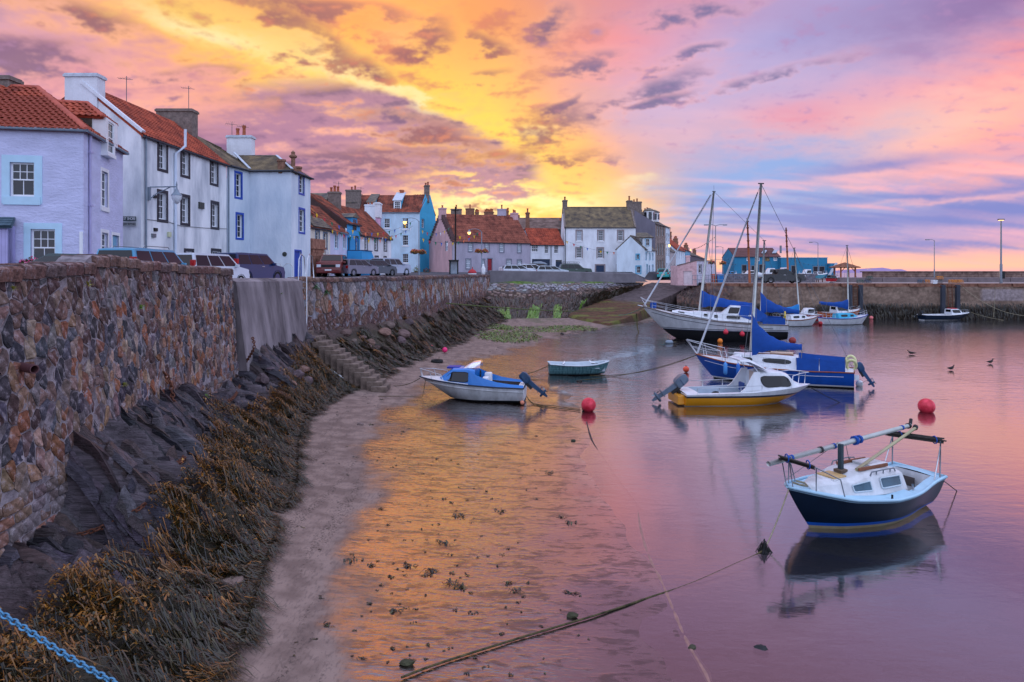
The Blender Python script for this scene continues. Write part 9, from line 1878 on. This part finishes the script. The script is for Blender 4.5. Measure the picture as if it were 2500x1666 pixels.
# ================================================================== ropes and chains
def rope(name,label,pts,r,m_,n=6,cat='rope'):t=MB();t.tube(pts,r,n);return tag(t.build(name,m_,None,True),label,cat)
def smooth_pts(P,k=6):
 out=[]
 for i in range(len(P)-1):
  a,b,c,d=P[max(0,i-1)],P[i],P[i+1],P[min(len(P)-1,i+2)]
  for j in range(k):t=j/k;out.append(.5*((2*b)+(c-a)*t+(2*a-5*b+4*c-d)*t*t+(3*b-a-3*c+d)*t*t*t))
 return out+[P[-1]]
G=lambda px,py,dz=.02:(lambda p:Vector((p.x,p.y,max(sand_z(p.x,p.y)+dz,-.02+dz if False else sand_z(p.x,p.y)+dz))))(on(px,py,0))
bowp=Vector((5.86,14.43,.95))
main=smooth_pts([G(980,1690,.03),G(1060,1655,.03),G(1200,1600,.03),G(1330,1552,.03),G(1480,1500,.02),G(1600,1455,.0),G(1700,1418,.0),G(1790,1378,.02),on(1864,1346,.0)+Vector((0,0,.02))])
rope('mooring_rope','thick weedy mooring rope snaking over the sand into the shallows',[Vector((p.x,p.y,max(p.z,-.012)))for p in main],.016,M['weedrope'],7)
rope('bow_line','tan bow line from the navy yacht down to the rope knot',smooth_pts([on(1866,1342,.02),on(1866,1342,.02).lerp(bowp,.3)-Vector((0,0,.06)),on(1866,1342,.02).lerp(bowp,.7)-Vector((0,0,.05)),bowp]),.014,M['rope'])
k=thing('rope_knot','dark weed-hung knot where the bow line meets the water','knot',tuple(on(1866,1346,0)));mb=MB();mb.lathe([(.10,-.04),(.055,.05),(.03,.14),(.014,.24)],8);mb.build('knot',M['black'],k);rr=random.Random(2);mb=MB();cl=[]
for i in range(60):a=rr.uniform(0,6.28);p=Vector((cos(a)*.04,sin(a)*.04,.2*rr.random()));q=Vector((cos(a)*.2*rr.random(),sin(a)*.2*rr.random(),-.02));mb.tube([p,q],.008,3)
mb.build('weed',mat('black_weed',(22,24,20),.7,.3,5),k)
rope('stern_line','dark stern line of the navy yacht running into the water',[Vector((9.95,15.9,.72)),on(2336,1199,0)],.012,M['black'])
def chain(name,label,pts,link,wire,m_):
 t=thing(name,label,'chain',tuple(pts[0]));o=t.location;mb=MB();n=10;mb.tube([Vector((cos(a)*link*.5*(1 if abs(cos(a))<.6 else 1.0),sin(a)*link*.32,0))for a in[2*pi*k/n for k in range(n)]],wire,6,closed=True);me=mb.mesh('link');me.materials.append(m_);me.polygons.foreach_set('use_smooth',[True]*len(me.polygons));P=smooth_pts(pts,10);acc=0.0;step=link*.76;i=0
 for a,b in zip(P,P[1:]):
  L=(b-a).length;pos=step-acc
  while pos<L:
   c=a.lerp(b,pos/L);d=(b-a).normalized();q=d.to_track_quat('X','Z')@Matrix.Rotation(pi/2*(i%2)+.3,3,'X').to_quaternion();e=bpy.data.objects.new('link',me);C.objects.link(e);e.parent=t;e.location=c-o;e.rotation_mode='QUATERNION';e.rotation_quaternion=q;i+=1;pos+=step
  acc=(acc+L)%step
 return t
chain('blue_chain','pale blue steel chain slung across the lower left corner',[at(-40,1470,5.9),at(60,1535,5.75),at(180,1612,5.6),at(330,1695,5.4)],.072,.009,mat('blue_galvanised',(84,140,176),.4,.15,8,metal=.5))
def rockpt(px,py):
 d=ray(px,py);best=None;e0=9
 for k in range(500):
  Y=8+k*.05;X=d.x*Y;wx,ex=wall_x(Y)-.25,edge_x(Y)+.35;tt=(X-wx)/(ex-wx)
  if 0<=tt<=1:
   q=rock_point(Y,tt);e=abs(q.z-(CZ+d.z*Y))
   if e<e0:e0,best=e,q
 return(best or at(px,py,15))+Vector((0,0,.06))
w0=surf1(P1.L[1]+9.0,2.72,.05)
def wallpt(px,py):
 d=ray(px,py);best=None;e0=9
 for k in range(200):
  s=P1.L[1]-1+k*.09;p=surf1(s,3.0,.06);e=abs(d.x*p.y-p.x)
  if e<e0:e0=e;best=Vector((p.x,p.y,CZ+d.z*p.y))
 return best
chain('rusty_chain','heavy rusty chain hanging from the wall ring down the bare rock',[wallpt(397,905),wallpt(402,935)+Vector((.15,0,0)),rockpt(420,985),rockpt(440,1045),rockpt(455,1080),rockpt(438,1125),rockpt(425,1145)],.15,.020,M['rust'])
chain('rusty_chain','thinner rusty chain looping from the buttress edge to the rocks',[at(596,822,25.5)+Vector((.3,0,0)),at(600,850,25.2)+Vector((.3,0,0)),rockpt(597,900),rockpt(588,940),rockpt(562,975),rockpt(530,990)],.14,.018,M['rust'])
chain('weedy_chain','weed-covered chain lying across the near rocks',[rockpt(20,1335),rockpt(150,1322),rockpt(260,1290),rockpt(350,1240),rockpt(395,1180)],.12,.016,M['rust'])
pp=wallpt(62,898);t=thing('drain_pipe','short purple-brown clay drain pipe sticking out of the rubble wall','pipe',tuple(pp));mb=MB();mb.lathe([(.075,-.15),(.075,.24),(.06,.24),(.058,-.1)],14,(0,0,0),'X');mb.build('pipe',mat('purple_clay',(92,58,62),.6,.2,4),t,40);t.rotation_euler=(0,.05,-.45)
# wall plants
rp=random.Random(9)
for(px,py,sz,lab,Yw,col)in((770,702,.34,'green plant growing high on the long wall, left one',2,(60,92,50)),(796,716,.36,'green plant growing on the long wall, right one',2,(56,90,50)),(984,702,.28,'small plant in a crack of the long wall',2,(80,92,50)),(345,752,.14,'grass tuft on a ledge of the rubble wall',1,(110,150,50)),(215,695,.13,'small yellow-green weed high on the rubble wall',1,(150,140,50)),(34,706,.1,'weed in the rubble wall at the left edge',1,(130,130,50)),(670,718,.10,'fern tuft on the concrete buttress',3,(84,110,50)),(496,978,.16,'bright green weed where the rock meets the block footing',4,(130,190,40)),(302,940,.10,'weed at the foot of the rubble wall',1,(150,150,60))):
 if Yw==1:p=wallpt(px,py)
 elif Yw==2:
  d=ray(px,py);p=min((surf2(s*.1,CZ+d.z*surf2(s*.1,4,0).y,.06)for s in range(0,460)),key=lambda q:abs(d.x*q.y-q.x))
 elif Yw==3:p=at(px,py,29.6);p.x+=.3
 else:p=rockpt(px,py)
 t=thing('wall_plant',lab,'plant',tuple(p));mb=MB();cl=[]
 for i in range(46):
  a=rp.uniform(0,2*pi);e=rp.uniform(-.3,1.1);d=Vector((cos(a)*cos(e)*.8+.25,sin(a)*cos(e),sin(e)));L=sz*rp.uniform(.5,1.2);q=d*L;q.z-=L*.35*(.5 if Yw!=2 else 1.4);w=Vector((-d.y,d.x,.2)).normalized()*sz*.045;m_=d*L*.55;mb.add([-w*.5,w*.5,m_+w,m_-w,q],[(0,1,2,3),(3,2,4)]);cl+=[jit(lin(*col),.35,rp)]*5
 o=mb.build('leaves',attr_mat('petals'),t);colour(o,cl)
 # lines across the harbour bed
def gz(p,dz=.03):return Vector((p.x,p.y,max(sand_z(p.x,p.y),0)+dz))
rope('weedy_line','long green weedy line stretched over the mud below the slipway',sag(rockpt(1090,770)+Vector((0,0,.2)),at(1582,735,74),.55,20)[:],.016,mat('green_line',(70,84,30),.9,.4,8),5)
bl=Vector((9.75,35.75,1.2))
rope('bow_rope','sagging bow rope from the blue yacht to the sand on the left',sag(bl,gz(on(1440,918,0)),.35,16),.016,M['weedrope'],5);rope('bow_rope','second lower bow rope from the blue yacht past the dinghy',sag(bl,gz(on(1290,930,0)),.5,16),.014,M['weedrope'],5)
rope('dinghy_rope','weed-hung rope from the dinghy stern to the cruiser',sag(Vector((2.0,36.7,.5)),gz(on(1190,922,0)),.3,14),.02,M['weedrope'],5)
rope('cruiser_bow_rope','bow rope of the blue-topped cruiser running to the weedy bank',sag(Vector((-3.95,29.3,.95)),rockpt(915,905),.35,12),.014,M['weedrope'],5)
rope('cruiser_loop','loose rope hanging from the cruiser bow onto the sand',[Vector((-3.7,29.2,.9)),Vector((-3.75,29.0,.45)),gz(Vector((-3.8,28.9,0))),gz(Vector((-4.6,28.9,0))),gz(Vector((-5.6,28.6,0)))],.012,M['weedrope'],5)
for a,lab in((.0,'dark stern rope of the cruiser trailing to the big buoy'),(.25,'second stern rope of the cruiser lying on the wet sand')):rope('stern_rope',lab,smooth_pts([Vector((.6,28.7,.3)),gz(Vector((.9,28.3-a,0))),gz(Vector((1.7,27.8-a*1.5,0))),gz(Vector((2.7,27.2-a,0)))]),.015,M['weedrope'],6)
rope('ketch_bow_rope','green bow rope from the ketch to the slipway stones',sag(Vector((11.1,57.5,2.6)),at(1510,770,70),.2,8),.025,mat('sea_green_rope',(70,130,120),.8,.1,4),5)
rope('hanging_rope','dark weedy rope hanging down from the ketch bow rope',[at(1554,766,62),at(1556,800,61.5),at(1562,822,60)],.06,M['weedrope'],5)
rope('white_rope','frayed white rope hanging down the weed beside the steps',smooth_pts([rockpt(768,868),rockpt(790,890),rockpt(815,910),rockpt(845,930),rockpt(862,945)]),.035,M['white'],5)
rope('yellow_bow_chain','dark chain from the yellow boat bow slanting into the water',[Vector((12.7,29.1,.6)),Vector((13.3,28.8,.25)),on(2050,983,0)],.018,M['black'],5)
rope('quay_rope','slack rope from the quay down to the navy motorboat bow',sag(at(2370,763,78.5),on(2450,782,.0),.1,6),.02,M['rope'],5);rope('quay_rope','long rope drooping from the quay ladder to the right edge',sag(at(2345,697,79),at(2520,772,74),.9,12),.022,M['rope'],5);rope('quay_rope','rope hanging straight down the pale patch of quay wall',[at(2430,697,78.4),at(2428,735,78.2),at(2426,775,78)],.022,M['rope'],4)
ty=thing('old_tyre','old black tyre lying half buried in the sand','tyre',tuple(gz(on(1067,885,.3),.06)),.4);mb=MB();mb.lathe([(.18,-.07),(.32,-.1),(.36,0),(.32,.1),(.18,.07)],18);mb.build('tyre',M['tyre'],ty,True);mb=MB();mb.tube([(.1,0,0),(.14,.05,.25)],.012,4);mb.build('rope_end',M['weedrope'],ty)
rs_=random.Random(12)
for(px,py,s,lab,col)in((1397,1512,.10,'weedy green stone half sunk beside the drag mark',(60,62,44)),(1690,1582,.07,'mossy pebble at the shallow edge near the bottom',(70,70,54)),(995,1652,.11,'weedy stone at the bottom edge of the sand',(66,64,46)),(1400,1078,.09,'flat green stone below the big buoy',(56,66,50)),(880,1055,.13,'weed-topped rock on the sand edge',(120,108,104)),(1415,932,.16,'dark stone on the rope behind the buoy',(50,46,44)),(1372,823,.2,'small dark rock near the green weed',(40,38,38)),(755,1105,.06,'pale tan pebble alone on the dry sand',(176,140,120)),(1857,1582,.12,'dark stone under the shallow water',(44,46,48))):
 p=G(px,py,0);bm=bmesh.new();bmesh.ops.create_icosphere(bm,subdivisions=2,radius=1);o3=Vector((rs_.uniform(0,50),0,0))
 for v in bm.verts:k_=1+.5*mnoise.noise(v.co*1.2+o3);v.co=Vector((v.co.x*k_*s*.9,v.co.y*k_*s*.6,v.co.z*k_*s*.45))
 me=bpy.data.meshes.new('stone');bm.to_mesh(me);bm.free();me.materials.append(attr_mat('boulder_rock'));o=bpy.data.objects.new('stone',me);C.objects.link(o);o.location=p+Vector((0,0,s*.2));colour(o,[jit(lin(*col),.2,rs_)]*len(me.vertices));tag(o,lab,'stone')
 # the drag of an old mooring: a weedy rope under the shallow edge, then a low bar of pale sand
rope('sunken_rope','dark sunken rope wandering from the big buoy into the shallows',[Vector((p.x,p.y,max(sand_z(p.x,p.y),-.09)-.02))for p in smooth_pts([on(1432,1030,0),on(1445,1075,0),on(1475,1120,0),on(1510,1170,0),on(1545,1215,0),on(1562,1240,0)])],.04,mat('sunken_weed',(52,40,42),.7,.3,4),6)
def sand_bar():
 P=smooth_pts([on(x,y,0)for x,y in((1558,1250),(1566,1300),(1585,1360),(1615,1420),(1640,1480),(1665,1540),(1690,1590),(1720,1640),(1745,1700))]);mb=MB();n=len(P)
 for i,p in enumerate(P):
  d=(P[min(i+1,n-1)]-P[max(i-1,0)]).normalized();s_=Vector((d.y,-d.x,0));w=(.10+.05*nz(i*.3,2))*min(1,(i+1)/5,(n-i)/5)
  for f,h in((-1,-.10),(-.5,-.018),(0,.006+.012*nz(i*.5,7)),(.5,-.018),(1,-.10)):q=p+s_*w*f*1.6;mb.v.append((q.x,q.y,h))
 for i in range(n-1):
  for k in range(4):a=i*5+k;mb.f.append((a,a+5,a+6,a+1))
 tag(mb.build('sand_bar',mat('pale_sand',(150,112,104),.5,.2,6,bump=.4,bscale=40),None,True,True),kind='structure')
sand_bar()
